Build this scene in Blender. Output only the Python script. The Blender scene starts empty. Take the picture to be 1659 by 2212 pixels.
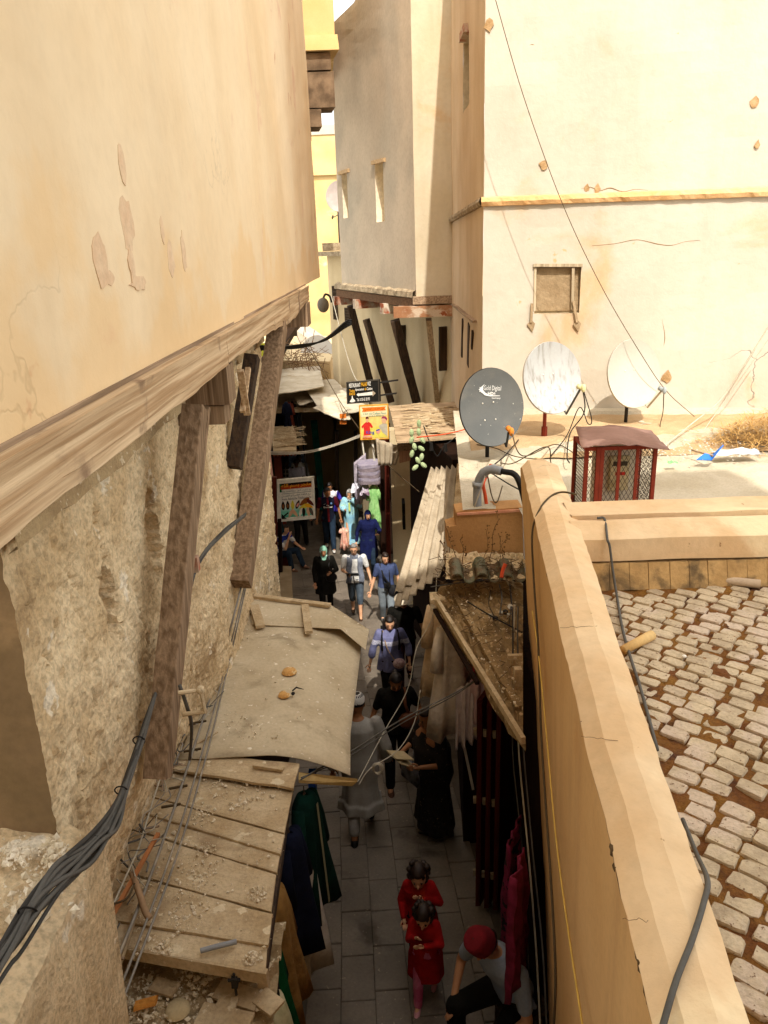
import bpy, bmesh, math, random
import numpy as np
from mathutils import Vector, Matrix, noise
R = math.radians
sc = bpy.context.scene
COL = sc.collection
rnd = random.Random(7)

# ------------------------------------------------------------ camera
PITCH, ROLL, CAM_Z, FPX = R(19), R(2), 7.5, 1662.0
_s, _c = math.sin(PITCH), math.cos(PITCH)
_fw = Vector((0, _c, -_s)); _u0 = Vector((0, _s, _c)); _x0 = Vector((1, 0, 0))
_ri = _x0*math.cos(ROLL) - _u0*math.sin(ROLL)
_up = _u0*math.cos(ROLL) + _x0*math.sin(ROLL)
cam_d = bpy.data.cameras.new('camera')
cam_d.sensor_fit = 'VERTICAL'; cam_d.sensor_height = 36.0
cam_d.lens = 36.0*FPX/2212.0
cam_d.clip_start = 0.05; cam_d.clip_end = 2000
cam = bpy.data.objects.new('camera', cam_d); COL.objects.link(cam)
_m = Matrix((_ri, _up, -_fw)).transposed().to_4x4(); _m.translation = Vector((0, 0, CAM_Z))
cam.matrix_world = _m
sc.camera = cam
# ------------------------------------------------------------ light
SUN_EL, SUN_AZ = R(52), R(5)          # sun behind the camera, a little to the right
w = bpy.data.worlds.new("World"); sc.world = w; w.use_nodes = True
_n = w.node_tree.nodes; _l = w.node_tree.links
sky = _n.new('ShaderNodeTexSky'); sky.sky_type = 'NISHITA'; sky.sun_disc = False
sky.sun_elevation = SUN_EL; sky.sun_rotation = R(180) - SUN_AZ
sky.air_density = 1.0; sky.dust_density = 6.0; sky.ozone_density = 1.0
_n['Background'].inputs[1].default_value = 0.15
_t = _n.new('ShaderNodeMix'); _t.data_type = 'RGBA'; _t.inputs[0].default_value = 0.5; _t.inputs[7].default_value = (7.8, 7.5, 6.7, 1)   # thin bright summer haze over the blue
_l.new(sky.outputs[0], _t.inputs[6]); _l.new(_t.outputs[2], _n['Background'].inputs[0])
sd = bpy.data.lights.new('sun', 'SUN'); sd.energy = 2.25; sd.angle = R(0.53); sd.color = (1.0, 0.95, 0.87)
sun = bpy.data.objects.new('sun', sd); COL.objects.link(sun)
_sv = Vector((math.sin(SUN_AZ)*math.cos(SUN_EL), -math.cos(SUN_AZ)*math.cos(SUN_EL), math.sin(SUN_EL)))
sun.rotation_euler = _sv.to_track_quat('Z', 'Y').to_euler()
sun.location = (3, -10, 25)
sc.view_settings.view_transform = 'Standard'; sc.view_settings.look = 'None'
sc.view_settings.exposure = 1.24; sc.view_settings.gamma = 1.0
try: sc.view_settings.use_curve_mapping = False
except Exception: pass
sc.render.engine = 'CYCLES'
sc.cycles.max_bounces = 10; sc.cycles.diffuse_bounces = 8; sc.cycles.glossy_bounces = 3
sc.cycles.caustics_reflective = False; sc.cycles.caustics_refractive = False
sc.cycles.use_denoising = True

# ------------------------------------------------------------ helpers
CP = Vector((0, 0, CAM_Z))
def _d(u, v): return _fw + _ri*((u-829.5)/FPX) - _up*((v-1106)/FPX)
def ay(u, v, y): d = _d(u, v); return CP + d*(y/d.y)
def ax(u, v, x): d = _d(u, v); return CP + d*(x/d.x)
def az(u, v, z): d = _d(u, v); return CP + d*((z-CAM_Z)/d.z)
def ap(u, v, p, n):
    d = _d(u, v); n = Vector(n); return CP + d*((Vector(p)-CP).dot(n)/d.dot(n))
def gz(y):
    t = 16-y
    return 0.157*t if t > 0 else 0.02*t
def ag(u, v):
    d = _d(u, v); k = 1.0
    for _ in range(120):
        p = CP + d*k; k += (p.z-gz(p.y))*0.5
    return CP + d*k

def hexc(h):
    h = h.lstrip('#'); o = []
    for i in (0, 2, 4):
        c = int(h[i:i+2], 16)/255
        o.append(c/12.92 if c <= .04045 else ((c+.055)/1.055)**2.4)
    return (*o, 1)

MATS = {}
def nd(nt, t, **kw):
    n = nt.nodes.new(t)
    for k, v in kw.items(): setattr(n, k, v)
    return n
def mat(name, c1, c2=None, s=3.0, det=6, rough=.9, bump=0.0, bs=60.0, c3=None, s3=1.2, t3=.55, w3=.12,
        streak=0.0, ss=(9, 9, .5), sc_=None, c4=None, s4=14, t4=.62, crack=0.0, cs=2.2, metal=0.0, spec=.3, wood=None, fine=.12, world=False):
    """procedural material: two mixed tones, a blotchy third tone, small fourth-tone chips, vertical streaks, cracks, relief"""
    if name in MATS: return MATS[name]
    m = bpy.data.materials.new(name); m.use_nodes = True; nt = m.node_tree; L = nt.links.new
    b = nt.nodes['Principled BSDF']
    b.inputs['Roughness'].default_value = rough; b.inputs['Metallic'].default_value = metal
    b.inputs['Specular IOR Level'].default_value = spec
    tc = nd(nt, 'ShaderNodeNewGeometry').outputs['Position'] if world else nd(nt, 'ShaderNodeTexCoord').outputs['Object']
    def nz(scale, detail=6, vec=None, dist=0.0, rg=.55):
        n = nd(nt, 'ShaderNodeTexNoise'); n.inputs['Scale'].default_value = scale; n.inputs['Detail'].default_value = detail
        n.inputs['Roughness'].default_value = rg; n.inputs['Distortion'].default_value = dist
        L(vec if vec else tc, n.inputs['Vector']); return n.outputs['Fac']
    def ramp(f, a, bb):
        r = nd(nt, 'ShaderNodeMapRange'); r.inputs[1].default_value = a; r.inputs[2].default_value = bb; L(f, r.inputs[0]); r.interpolation_type = 'SMOOTHSTEP'
        return r.outputs[0]
    def mix(f, A, B, bt='MIX'):
        x = nd(nt, 'ShaderNodeMix', data_type='RGBA', blend_type=bt)
        if isinstance(f, float): x.inputs[0].default_value = f
        else: L(f, x.inputs[0])
        for i, q in ((6, A), (7, B)):
            if isinstance(q, tuple): x.inputs[i].default_value = q
            else: L(q, x.inputs[i])
        return x.outputs[2]
    def mp(scale):
        k = nd(nt, 'ShaderNodeMapping'); k.inputs['Scale'].default_value = scale; L(tc, k.inputs[0]); return k.outputs[0]
    c1 = hexc(c1); c2 = hexc(c2) if c2 else tuple(x*.8 for x in c1[:3])+(1,)
    if wood:   # grain runs along axis `wood`
        sv = [38, 38, 38]; sv[wood] = .8
        g = nz(1.0, 7, mp(sv), .25)
        col = mix(ramp(g, .32, .68), c1, c2)
        hgt = g
    else:
        col = mix(ramp(nz(s, det), .3, .7), c1, c2)
        hgt = None
    if c3: col = mix(ramp(nz(s3, 7, None, .4), t3, t3+w3), col, hexc(c3))
    if c4: col = mix(ramp(nz(s4, 5), t4, t4+.03), col, hexc(c4))
    if streak:
        col = mix(ramp(nz(1.0, 5, mp(ss)), .45, .8), col, mix(1.0, col, (1-streak, 1-streak*1.15, 1-streak*1.3, 1), 'MULTIPLY'))
    crk = None
    if crack:
        vo = nd(nt, 'ShaderNodeTexVoronoi', feature='DISTANCE_TO_EDGE'); vo.inputs['Scale'].default_value = cs
        wv = nd(nt, 'ShaderNodeVectorMath', operation='ADD'); L(tc, wv.inputs[0])
        nn = nd(nt, 'ShaderNodeTexNoise'); nn.inputs['Scale'].default_value = cs*2.2; nn.inputs['Detail'].default_value = 5; L(tc, nn.inputs['Vector'])
        sx = nd(nt, 'ShaderNodeVectorMath', operation='SCALE'); sx.inputs[3].default_value = .5/cs*2; L(nn.outputs['Color'], sx.inputs[0]); L(sx.outputs[0], wv.inputs[1])
        L(wv.outputs[0], vo.inputs['Vector'])
        a = ramp(vo.outputs['Distance'], .008, 0.0)
        g2 = ramp(nz(cs*.6, 3), .52, .62)
        mu = nd(nt, 'ShaderNodeMath', operation='MULTIPLY'); L(a, mu.inputs[0]); L(g2, mu.inputs[1])
        m2 = nd(nt, 'ShaderNodeMath', operation='MULTIPLY'); L(mu.outputs[0], m2.inputs[0]); m2.inputs[1].default_value = crack
        crk = m2.outputs[0]
        col = mix(crk, col, tuple(x*.25 for x in c1[:3])+(1,))
    if fine:
        f = nz(1.0, 4, mp([2.5*q for q in sv])) if wood else nz(bs*1.3, 3)
        col = mix(ramp(f, .35, .75), col, mix(1.0, col, (1-fine, 1-fine, 1-fine, 1), 'MULTIPLY'))
    L(col, b.inputs['Base Color'])
    if bump:
        bn = nd(nt, 'ShaderNodeBump'); bn.inputs['Strength'].default_value = min(1, bump); bn.inputs['Distance'].default_value = .02
        h = nz(bs, 8, None, 0, .65) if hgt is None else hgt
        if crk is not None:
            su = nd(nt, 'ShaderNodeMath', operation='SUBTRACT'); L(h, su.inputs[0]); L(crk, su.inputs[1]); h = su.outputs[0]
        L(h, bn.inputs['Height']); L(bn.outputs[0], b.inputs['Normal'])
    MATS[name] = m
    return m
def flat(name, c, rough=.8, spec=.2, metal=0.0, fine=.1):
    return mat(name, c, None, 12, 3, rough, 0, 90, spec=spec, metal=metal, fine=fine)
def cloth(name, c, c2=None, fine=.15):
    return mat(name, c, c2, 7, 4, .95, .8, 17, spec=.1, fine=fine)

def tag(o, label=None, cat=None, group=None, kind=None):
    if label: o['label'] = label
    if cat: o['category'] = cat
    if group: o['group'] = group
    if kind: o['kind'] = kind
    return o
def thing(name, label, cat, loc=(0, 0, 0), group=None):
    o = bpy.data.objects.new(name, None); o.empty_display_size = .1; COL.objects.link(o); o.location = Vector(loc)
    return tag(o, label, cat, group)
def chain_loc(o):
    v = Vector((0, 0, 0))
    while o is not None: v += o.location; o = o.parent
    return v
def mk(name, V, F, m, parent=None, origin=None, smooth=False, fm=None):
    """mesh object from world-space vertices; origin defaults to the centre of its foot"""
    V = np.array([tuple(v) for v in V], dtype=float)
    if parent is not None: base = chain_loc(parent); loc = (0, 0, 0)
    else:
        if origin is None:
            lo, hi = V.min(0), V.max(0); origin = ((lo[0]+hi[0])/2, (lo[1]+hi[1])/2, lo[2])
        base = Vector(origin); loc = base
    me = bpy.data.meshes.new(name)
    me.from_pydata((V-np.array(tuple(base))).tolist(), [], [list(f) for f in F])
    for mm in (m if isinstance(m, (list, tuple)) else [m]): me.materials.append(mm)
    if fm is not None: me.polygons.foreach_set('material_index', fm)
    if smooth: me.polygons.foreach_set('use_smooth', [True]*len(me.polygons))
    if smooth == 'auto': me.set_sharp_from_angle(angle=R(20))
    me.update()
    o = bpy.data.objects.new(name, me); COL.objects.link(o); o.location = loc
    if parent is not None: o.parent = parent
    return o
class MB:
    def __init__(s): s.V = []; s.F = []; s.M = []; s.mi = 0
    def add(s, V, F, mi=None):
        n = len(s.V); s.V += [Vector(v) for v in V]; s.F += [[i+n for i in f] for f in F]
        s.M += [s.mi if mi is None else mi]*len(F)
    def hexa(s, a, mi=None):      # 8 corners: bottom 4 then top 4 (same order)
        s.add(a, [(3, 2, 1, 0), (4, 5, 6, 7), (0, 1, 5, 4), (1, 2, 6, 5), (2, 3, 7, 6), (3, 0, 4, 7)], mi)
    def box(s, c, sx, sy, sz, rot=None, mi=None):
        c = Vector(c); q = []
        for z in (-.5, .5):
            for x, y in ((-.5, -.5), (.5, -.5), (.5, .5), (-.5, .5)):
                v = Vector((x*sx, y*sy, z*sz)); q.append(c + (rot @ v if rot else v))
        s.hexa(q, mi)
    def beam(s, a, b, w_, h_, upv=(0, 0, 1), mi=None, roll=0):
        a = Vector(a); b = Vector(b); d = (b-a).normalized(); u = Vector(upv)
        if abs(d.dot(u)) > .97: u = Vector((0, 1, 0))
        x = d.cross(u).normalized(); y = x.cross(d).normalized()
        q = []
        for p in (a, b):
            for i, j in ((-.5, -.5), (.5, -.5), (.5, .5), (-.5, .5)): q.append(p + x*(i*w_) + y*(j*h_))
        s.hexa(q, mi)
    def tube(s, pts, r, n=6, mi=None, cap=True):
        pts = [Vector(p) for p in pts]; rs = r if isinstance(r, (list, tuple)) else [r]*len(pts)
        V = []; F = []; prev = None
        for i, p in enumerate(pts):
            t = (pts[min(i+1, len(pts)-1)]-pts[max(i-1, 0)])
            if t.length < 1e-9: t = Vector((0, 0, 1))
            t.normalize()
            if prev is None:
                a = Vector((0, 0, 1)) if abs(t.z) < .9 else Vector((1, 0, 0))
                x = t.cross(a).normalized()
            else:
                x = (prev - t*prev.dot(t))
                x = x.normalized() if x.length > 1e-6 else t.cross(Vector((0, 0, 1))).normalized()
            prev = x; y = t.cross(x)
            for k in range(n):
                th = 2*math.pi*k/n; V.append(p + (x*math.cos(th)+y*math.sin(th))*rs[i])
        for i in range(len(pts)-1):
            for k in range(n):
                k2 = (k+1) % n; F.append((i*n+k, i*n+k2, (i+1)*n+k2, (i+1)*n+k))
        if cap: F.append(tuple(range(n-1, -1, -1))); F.append(tuple((len(pts)-1)*n+k for k in range(n)))
        s.add(V, F, mi)
    def ball(s, c, r, n=8, m_=6, mi=None, rot=None):
        c = Vector(c); r = r if isinstance(r, (list, tuple)) else (r, r, r); V = []; F = []
        for i in range(1, m_):
            ph = math.pi*i/m_
            for k in range(n):
                th = 2*math.pi*k/n
                v = Vector((r[0]*math.sin(ph)*math.cos(th), r[1]*math.sin(ph)*math.sin(th), r[2]*math.cos(ph)))
                V.append(c + (rot @ v if rot else v))
        top = len(V); e = Vector((0, 0, r[2])); V.append(c+(rot @ e if rot else e)); V.append(c-(rot @ e if rot else e))
        for i in range(m_-2):
            for k in range(n):
                k2 = (k+1) % n; F.append((i*n+k, (i+1)*n+k, (i+1)*n+k2, i*n+k2))
        for k in range(n):
            k2 = (k+1) % n; F.append((top, k, k2)); F.append((top+1, (m_-2)*n+k2, (m_-2)*n+k))
        s.add(V, F, mi)
    def grid(s, rows, mi=None, close=False):
        nr, nc = len(rows), len(rows[0]); V = [p for r_ in rows for p in r_]; F = []
        for i in range(nr-1):
            for j in range(nc-1 if not close else nc):
                j2 = (j+1) % nc; F.append((i*nc+j, i*nc+j2, (i+1)*nc+j2, (i+1)*nc+j))
        s.add(V, F, mi)
    def sheet(s, rows, th, n=None, mi=None):
        """a grid given real thickness along n (or -z)"""
        nr, nc = len(rows), len(rows[0]); n = Vector(n) if n else Vector((0, 0, -1))
        A = [Vector(p) for r_ in rows for p in r_]; B = [p + n*th for p in A]; N = len(A); F = []
        for i in range(nr-1):
            for j in range(nc-1):
                q = (i*nc+j, i*nc+j+1, (i+1)*nc+j+1, (i+1)*nc+j); F.append(q); F.append(tuple(x+N for x in reversed(q)))
        bd = [(0, j) for j in range(nc)] + [(i, nc-1) for i in range(1, nr)] + [(nr-1, j) for j in range(nc-2, -1, -1)] + [(i, 0) for i in range(nr-2, 0, -1)]
        bi = [i*nc+j for i, j in bd]
        for k in range(len(bi)):
            a, b = bi[k], bi[(k+1) % len(bi)]; F.append((b, a, a+N, b+N))
        s.add(A+B, F, mi)
    def prism(s, poly, off, mi=None):
        """closed polygon extruded by vector off"""
        A = [Vector(p) for p in poly]; off = Vector(off); n = len(A); B = [p+off for p in A]
        F = [tuple(range(n)), tuple(range(2*n-1, n-1, -1))] + [((i+1) % n, i, i+n, (i+1) % n+n) for i in range(n)]
        s.add(A+B, F, mi)
    def build(s, name, m, parent=None, origin=None, smooth=False):
        return mk(name, s.V, s.F, m, parent, origin, smooth, s.M if isinstance(m, (list, tuple)) else None)
def bez(pts, n=12):
    """smooth curve through points (Catmull-Rom)"""
    P = [Vector(p) for p in pts]; P = [P[0]*2-P[1]] + P + [P[-1]*2-P[-2]]; out = []
    for i in range(1, len(P)-2):
        for k in range(n):
            t = k/n; a, b, c, d = P[i-1], P[i], P[i+1], P[i+2]
            out.append(.5*((2*b)+(c-a)*t+(2*a-5*b+4*c-d)*t*t+(3*b-a-3*c+d)*t**3))
    out.append(P[-2]); return out
def cable(name, pts, r, m, label=None, cat='cable', parent=None, n=10, sides=6, group=None):
    b = MB(); b.tube(bez(pts, n), r, sides); o = b.build(name, m, parent, smooth=True)
    if label: tag(o, label, cat, group)
    return o
def fbm(p, H=.7, oc=5): return noise.fractal(Vector(p), H, 2.0, oc)
def dup(root, loc, rotz=None, label=None):
    r = root.copy(); COL.objects.link(r); r.location = loc
    if rotz is not None: r.rotation_euler = (0, 0, rotz)
    if label: r['label'] = label
    for ch in list(root.children):
        c = ch.copy(); COL.objects.link(c); c.parent = r
        for g in ch.children:
            d = g.copy(); COL.objects.link(d); d.parent = c
    return r
def wall_holes(o, ud, vd, W, H_, holes, depth, nrm, step=.25, amp=.012, seed=0.0, topf=None):
    """wall rectangle with real recesses; holes=(u0,u1,v0,v1); returns MB (0 = face, 1 = reveals)"""
    o = Vector(o); ud = Vector(ud).normalized(); vd = Vector(vd).normalized(); nrm = Vector(nrm).normalized(); b = MB()
    def cuts(L_, ks):
        c = {0.0, L_}
        for k in ks: c.add(k)
        c = sorted(c); out = [c[0]]
        for a, bb in zip(c[:-1], c[1:]):
            n = max(1, int(round((bb-a)/step)))
            out += [a+(bb-a)*(i+1)/n for i in range(n)]
        return out
    us = cuts(W, [h[i] for h in holes for i in (0, 1)]); vs = cuts(H_, [h[i] for h in holes for i in (2, 3)])
    def pt(u, v):
        vv = v
        if topf: vv = v*topf(u)/H_
        p = o + ud*u + vd*vv
        return p + nrm*(amp*fbm((p.x*.9+seed, p.y*.9, p.z*.9)))
    V = [pt(u, v) for v in vs for u in us]; F = []; nu = len(us)
    def inh(u, v): return any(h[0] < u < h[1] and h[2] < v < h[3] for h in holes)
    for i in range(len(vs)-1):
        for j in range(nu-1):
            if not inh((us[j]+us[j+1])/2, (vs[i]+vs[i+1])/2): F.append((i*nu+j, i*nu+j+1, (i+1)*nu+j+1, (i+1)*nu+j))
    b.add(V, F, 0)
    for h in holes:
        q = [pt(h[0], h[2]), pt(h[1], h[2]), pt(h[1], h[3]), pt(h[0], h[3])]; k = [p-nrm*depth for p in q]
        b.add(q+k, [(0, 1, 5, 4), (1, 2, 6, 5), (2, 3, 7, 6), (3, 0, 4, 7), (4, 5, 6, 7)], 1)
    return b
# ============================================================ materials of the setting
M_left = mat('ochre_plaster', '#e6d2b0', '#dcc29a', .6, 7, .95, .22, 9, c3='#d9b898', s3=1.3, t3=.60, w3=.10, streak=.08, ss=(5, 1.2, .4), c4='#cfa98a', s4=2.4, t4=.685, crack=.35, cs=.6, fine=.04)
def _left_band(m):
    # old ochre wash showing along the foot of the wall, with a ragged upper limit
    nt = m.node_tree; L = nt.links.new; b = nt.nodes['Principled BSDF']; src = b.inputs['Base Color'].links[0].from_socket
    tc = nt.nodes.new('ShaderNodeNewGeometry'); sx = nt.nodes.new('ShaderNodeSeparateXYZ'); L(tc.outputs['Position'], sx.inputs[0])
    n = nt.nodes.new('ShaderNodeTexNoise'); n.inputs['Scale'].default_value = 1.7; n.inputs['Detail'].default_value = 8; L(tc.outputs['Position'], n.inputs['Vector'])
    a = nt.nodes.new('ShaderNodeMath'); a.operation = 'MULTIPLY_ADD'; a.inputs[1].default_value = -2.2; L(n.outputs['Fac'], a.inputs[0]); L(sx.outputs['Z'], a.inputs[2])
    r = nt.nodes.new('ShaderNodeMapRange'); r.inputs[1].default_value = 6.42; r.inputs[2].default_value = 6.22; L(a.outputs[0], r.inputs[0])
    k = nt.nodes.new('ShaderNodeMath'); k.operation = 'MULTIPLY'; k.inputs[1].default_value = .4; L(r.outputs[0], k.inputs[0])
    x = nt.nodes.new('ShaderNodeMix'); x.data_type = 'RGBA'; x.inputs[7].default_value = hexc('#dcb67e'); L(k.outputs[0], x.inputs[0]); L(src, x.inputs[6]); L(x.outputs[2], b.inputs['Base Color'])
_left_band(M_left)
M_rough = mat('rough_earth_plaster', '#ecd6ae', '#d2b78c', 3.0, 9, 1, .9, 34, c3='#b2956c', s3=1.1, t3=.54, w3=.16, c4='#f4e6ca', s4=4.2, t4=.64, fine=.35)
M_smooth_brown = mat('brown_render', '#8d7352', '#76603f', 1.6, 8, .95, .4, 18, c3='#a88a62', s3=2.2, t3=.58, w3=.2, streak=.15, ss=(6, 6, .8), fine=.15)
M_ledge = mat('dusty_ledge', '#c2aa82', '#a68d68', 5, 8, 1, .8, 45, c4='#e0d0b0', s4=20, t4=.6, fine=.2)
M_wood = mat('weathered_wood', '#b0967a', '#7f6850', wood=1, rough=.9, bump=.5, fine=.15)
M_woodz = mat('weathered_timber_upright', '#9a8064', '#6d563e', wood=2, rough=.9, bump=.5, fine=.15)
M_wood_pale = mat('bleached_fascia_wood', '#d0b692', '#a4845f', wood=1, rough=.9, bump=.45, c3='#8c7258', s3=2.0, t3=.6, w3=.1, fine=.12)
M_wood_dark = mat('dark_timber', '#4a3826', '#2e2218', wood=2, rough=.85, bump=.4)
M_cream = mat('cream_limewash', '#beb5a5', '#b3aa99', .7, 7, .95, .35, 9, c3='#b89c78', s3=.7, t3=.58, w3=.14, streak=.12, ss=(2.2, 2.2, .22), c4='#b99a72', s4=3.2, t4=.71, crack=.75, cs=.42, fine=.04)
M_cream_rev = flat('window_reveal', '#cdb995', .95)
M_orange = mat('ochre_moulding', '#d6b080', '#c89a64', 3, 6, .95, .3, 40, c3='#b9a388', s3=3, t3=.6, fine=.12)
M_side = mat('buff_side_plaster', '#cfb898', '#c0a684', 1.0, 6, .95, .15, 40, streak=.14, ss=(3, 3, .3), fine=.08)
M_grey = mat('grey_buff_plaster', '#bfae96', '#b0a08a', .8, 7, .95, .25, 12, c3='#a69a86', s3=.5, t3=.46, w3=.2, streak=.05, ss=(2, 2, .5), fine=.1)
M_white = mat('pale_limewash', '#d0c4ac', '#c8ba9c', .8, 6, .95, .3, 10, c3='#c8a87c', s3=.9, t3=.58, w3=.16, streak=.12, ss=(3, 3, .3), fine=.06)
M_yellow = mat('yellow_plaster', '#ccb07c', '#c0a066', .9, 6, .95, .1, 30, c3='#f3e0b4', s3=.7, t3=.6, fine=.06)
M_pale = mat('pale_buff_plaster', '#d8c49c', '#cdb68c', .9, 6, .95, .15, 30, streak=.1, ss=(3, 3, .3), fine=.08)
M_paint = mat('peeling_red_paint_wood', '#a05030', '#b9a890', 7, 7, .9, .3, 40, c3='#cfc2ae', s3=2.3, t3=.52, w3=.06, fine=.15)
M_paint_white = mat('flaking_white_paint', '#bfae98', '#a8927a', 6, 6, .9, .3, 40, c3='#8f4a2a', s3=4, t3=.52, w3=.05)
M_stone = mat('rubble_edge', '#bda98a', '#8e7b60', 9, 8, 1, 1, 40, fine=.3)
M_street = mat('street_bed', '#665c4f', '#52493e', 5, 6, .9, .4, 40)
M_slab = mat('paving_slab_stone', '#84786a', '#6c6255', 1.6, 8, .7, .3, 30, c3='#51483c', s3=1.4, t3=.54, w3=.16, c4='#9a8c78', s4=26, t4=.66, fine=.15, world=True)
M_tan = mat('tan_parapet_paint', '#d2aa74', '#c79c64', 1.0, 6, .9, .12, 30, c3='#c28b4c', s3=1.3, t3=.58, w3=.2, streak=.16, ss=(5, 5, .4), c4='#a77a4a', s4=12, t4=.74, fine=.07)
M_tan_top = mat('tan_parapet_cap', '#e0c49c', '#d4b184', 1.8, 7, .9, .3, 14, c3='#ead2a8', s3=1.6, t3=.55, w3=.12, c4='#a07c54', s4=16, t4=.71, crack=.9, cs=1.1, streak=.1, ss=(3, 1, 3), fine=.08)
M_lime = mat('lime_roof_screed', '#bdb29c', '#ab9f86', 1.5, 8, .95, .4, 40, c3='#a59a84', s3=1.3, t3=.6, w3=.15, c4='#9a8a6c', s4=22, t4=.72, crack=.5, cs=1.4, fine=.15)
M_sand = mat('sandy_roof', '#b89d78', '#a98c66', 2.5, 8, 1, .5, 50, c3='#b39a78', s3=1.5, t3=.58, c4='#8c7a60', s4=40, t4=.7, fine=.2)
M_tilebase = mat('stained_base_tile', '#c4a06a', '#a88554', 5, 6, .9, .4, 40, c3='#6e5a3e', s3=6.5, t3=.48, w3=.22, fine=.15, world=True)
M_cobble = mat('terrace_cobble', '#cbb898', '#ad9a7e', 9, 7, .95, .5, 60, c3='#c7b39c', s3=3, t3=.5, c4='#7a6048', s4=60, t4=.64, fine=.2, world=True)
M_moss = mat('rust_moss', '#75451f', '#8f6326', 7, 8, 1, 1, 60, c3='#55331d', s3=5, t3=.55, fine=.3)

# ============================================================ street
_cx = lambda y: -0.0047*max(0, y)**2
rows = [[(x+_cx(y), y, gz(y)-.012) for x in np.linspace(-7, 7, 15)] for y in list(np.arange(-2, 16.1, 1))+[20, 26, 34, 45, 70]]
b = MB(); b.grid(rows); street = b.build('street', M_street, None, (0, 0, 0)); tag(street, kind='structure')
def slab_mesh(i):
    r_ = random.Random(i); b = MB(); w_, l_ = .272, .494; e = .007
    lo = [(-w_/2, -l_/2, -.03), (w_/2, -l_/2, -.03), (w_/2, l_/2, -.03), (-w_/2, l_/2, -.03)]
    mid = [(x, y, .0) for x, y, _ in lo]
    hi = [(x*(1-e*4)+r_.uniform(-.002, .002), y*(1-e*2.4), .006+r_.uniform(-.0015, .002)) for x, y, _ in lo]
    b.add(lo+mid+hi, [(0, 1, 5, 4), (1, 2, 6, 5), (2, 3, 7, 6), (3, 0, 4, 7), (4, 5, 9, 8), (5, 6, 10, 9), (6, 7, 11, 10), (7, 4, 8, 11), (8, 9, 10, 11)])
    return b
protos = [slab_mesh(i).build('paving_slab', M_slab, None, (0, 0, 0)) for i in range(5)]
slabs = []
for ci in range(14):
    y = 2.0 + rnd.uniform(0, .5)
    while y < 19.4:
        x0 = -1.9 + ci*.276
        yl = y + .25; x = x0 + _cx(yl)
        lim_l = -1.35 if yl < 9 else -1.75-(yl-9)*.16
        L_ = rnd.uniform(.8, 1.12)
        if lim_l < x < 1.1-.11*max(0, yl-9) and not (yl < 5.5 and (x < -.85 or x > .95)) and not (yl > 6 and x > .75) and not (5.5 <= yl < 7 and x < -.8): slabs.append((x, y, L_))
        y += .5*L_ + .002
slabs.sort(key=lambda q: q[1]); slabs = slabs[:299]
for i, (x, y, L_) in enumerate(slabs):
    p = protos[i % 5]; o = p if i < 5 else p.copy()
    if i >= 5: COL.objects.link(o)
    ym = y + .25*L_
    o.parent = street; o.location = (x, ym, gz(ym)+rnd.uniform(-.003, .003)); o.scale = (1, L_, 1)
    dz = (gz(ym+.1)-gz(ym-.1))/.2; dx = (_cx(ym+.1)-_cx(ym-.1))/.2
    o.rotation_euler = (math.atan(dz)+rnd.uniform(-.006, .006), rnd.uniform(-.006, .006), -math.atan(dx))

# ============================================================ left jettied house
left = thing('jettied_house', 'ochre plastered house on the left, its upper storey jutting over a timber fascia', 'house', (-1.6, 6, 1.5))
bot = [(-1.0, -1.6), (-1.0, -.5), (-1.0, .5)] + [(-1.0, y) for y in np.arange(1.2, 14.3, .45)] + [(-1.0, 14.35)]
ztop = 13.0
rows = []
for k in range(25):
    t = k/24; row = []
    for x, y in bot:
        z0 = 7.03 - (.09*math.exp(-((y-7)/2.0)**2)*0 if 0 else 0)
        z = z0 + (ztop-z0)*t
        p = Vector((x, y, z)); n = .010*fbm((p.x, p.y*.8, p.z*.8)) - .025*t*(z-z0)/3
        row.append((x + n, y - .05*t*(y/14), z))
    rows.append(row)
b = MB(); b.grid(rows)
e = [r_[-1] for r_ in rows]                                    # return wall at the far end, and the roof
b.grid([[p, (-3.2, p[1]+.2, p[2])] for p in e]); tp = rows[-1]
b.add([tp[0], tp[-1], (-4, 14.3, ztop), (-4, -1.6, ztop)], [(0, 1, 2, 3)])
b.add([(-1.0, -1.6, 7.03), (-1.0, 14.35, 7.03), (-1.9, 14.35, 7.03), (-1.9, -1.6, 7.03)], [(0, 1, 2, 3)])
b.build('upper_wall', M_left, left, smooth=False)
M_flake = mat('flaked_mauve', '#dcc2a0', '#d2b290', 9, 6, .95, .2, 30)
for k, (u, v, rw_, rh_) in enumerate(((216, 562, .035, .10), (274, 480, .045, .11), (262, 352, .02, .08), (284, 578, .02, .07), (398, 545, .025, .10), (370, 560, .03, .09), (350, 495, .015, .06), (300, 612, .05, .03), (235, 600, .03, .025), (345, 630, .08, .03))):
    c = ax(u, v, -1.0); z0 = 7.03; t = (c.z-z0)/(ztop-z0); xw_ = -1.0 - .025*t*(c.z-z0)/3 + .010*fbm((-1, c.y*.8, c.z*.8)) + .0015
    b = MB(); n_ = 14; b.prism([Vector((xw_, c.y-.02*t + rw_*2*math.cos(q*6.283/n_)*(1+.5*fbm((q*.8, u, 1))), c.z + rh_*math.sin(q*6.283/n_)*(1+.5*fbm((q*.8, v, 3))))) for q in range(n_)], (-.03, 0, 0)); b.build('flaked_patch', M_flake, left)
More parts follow.
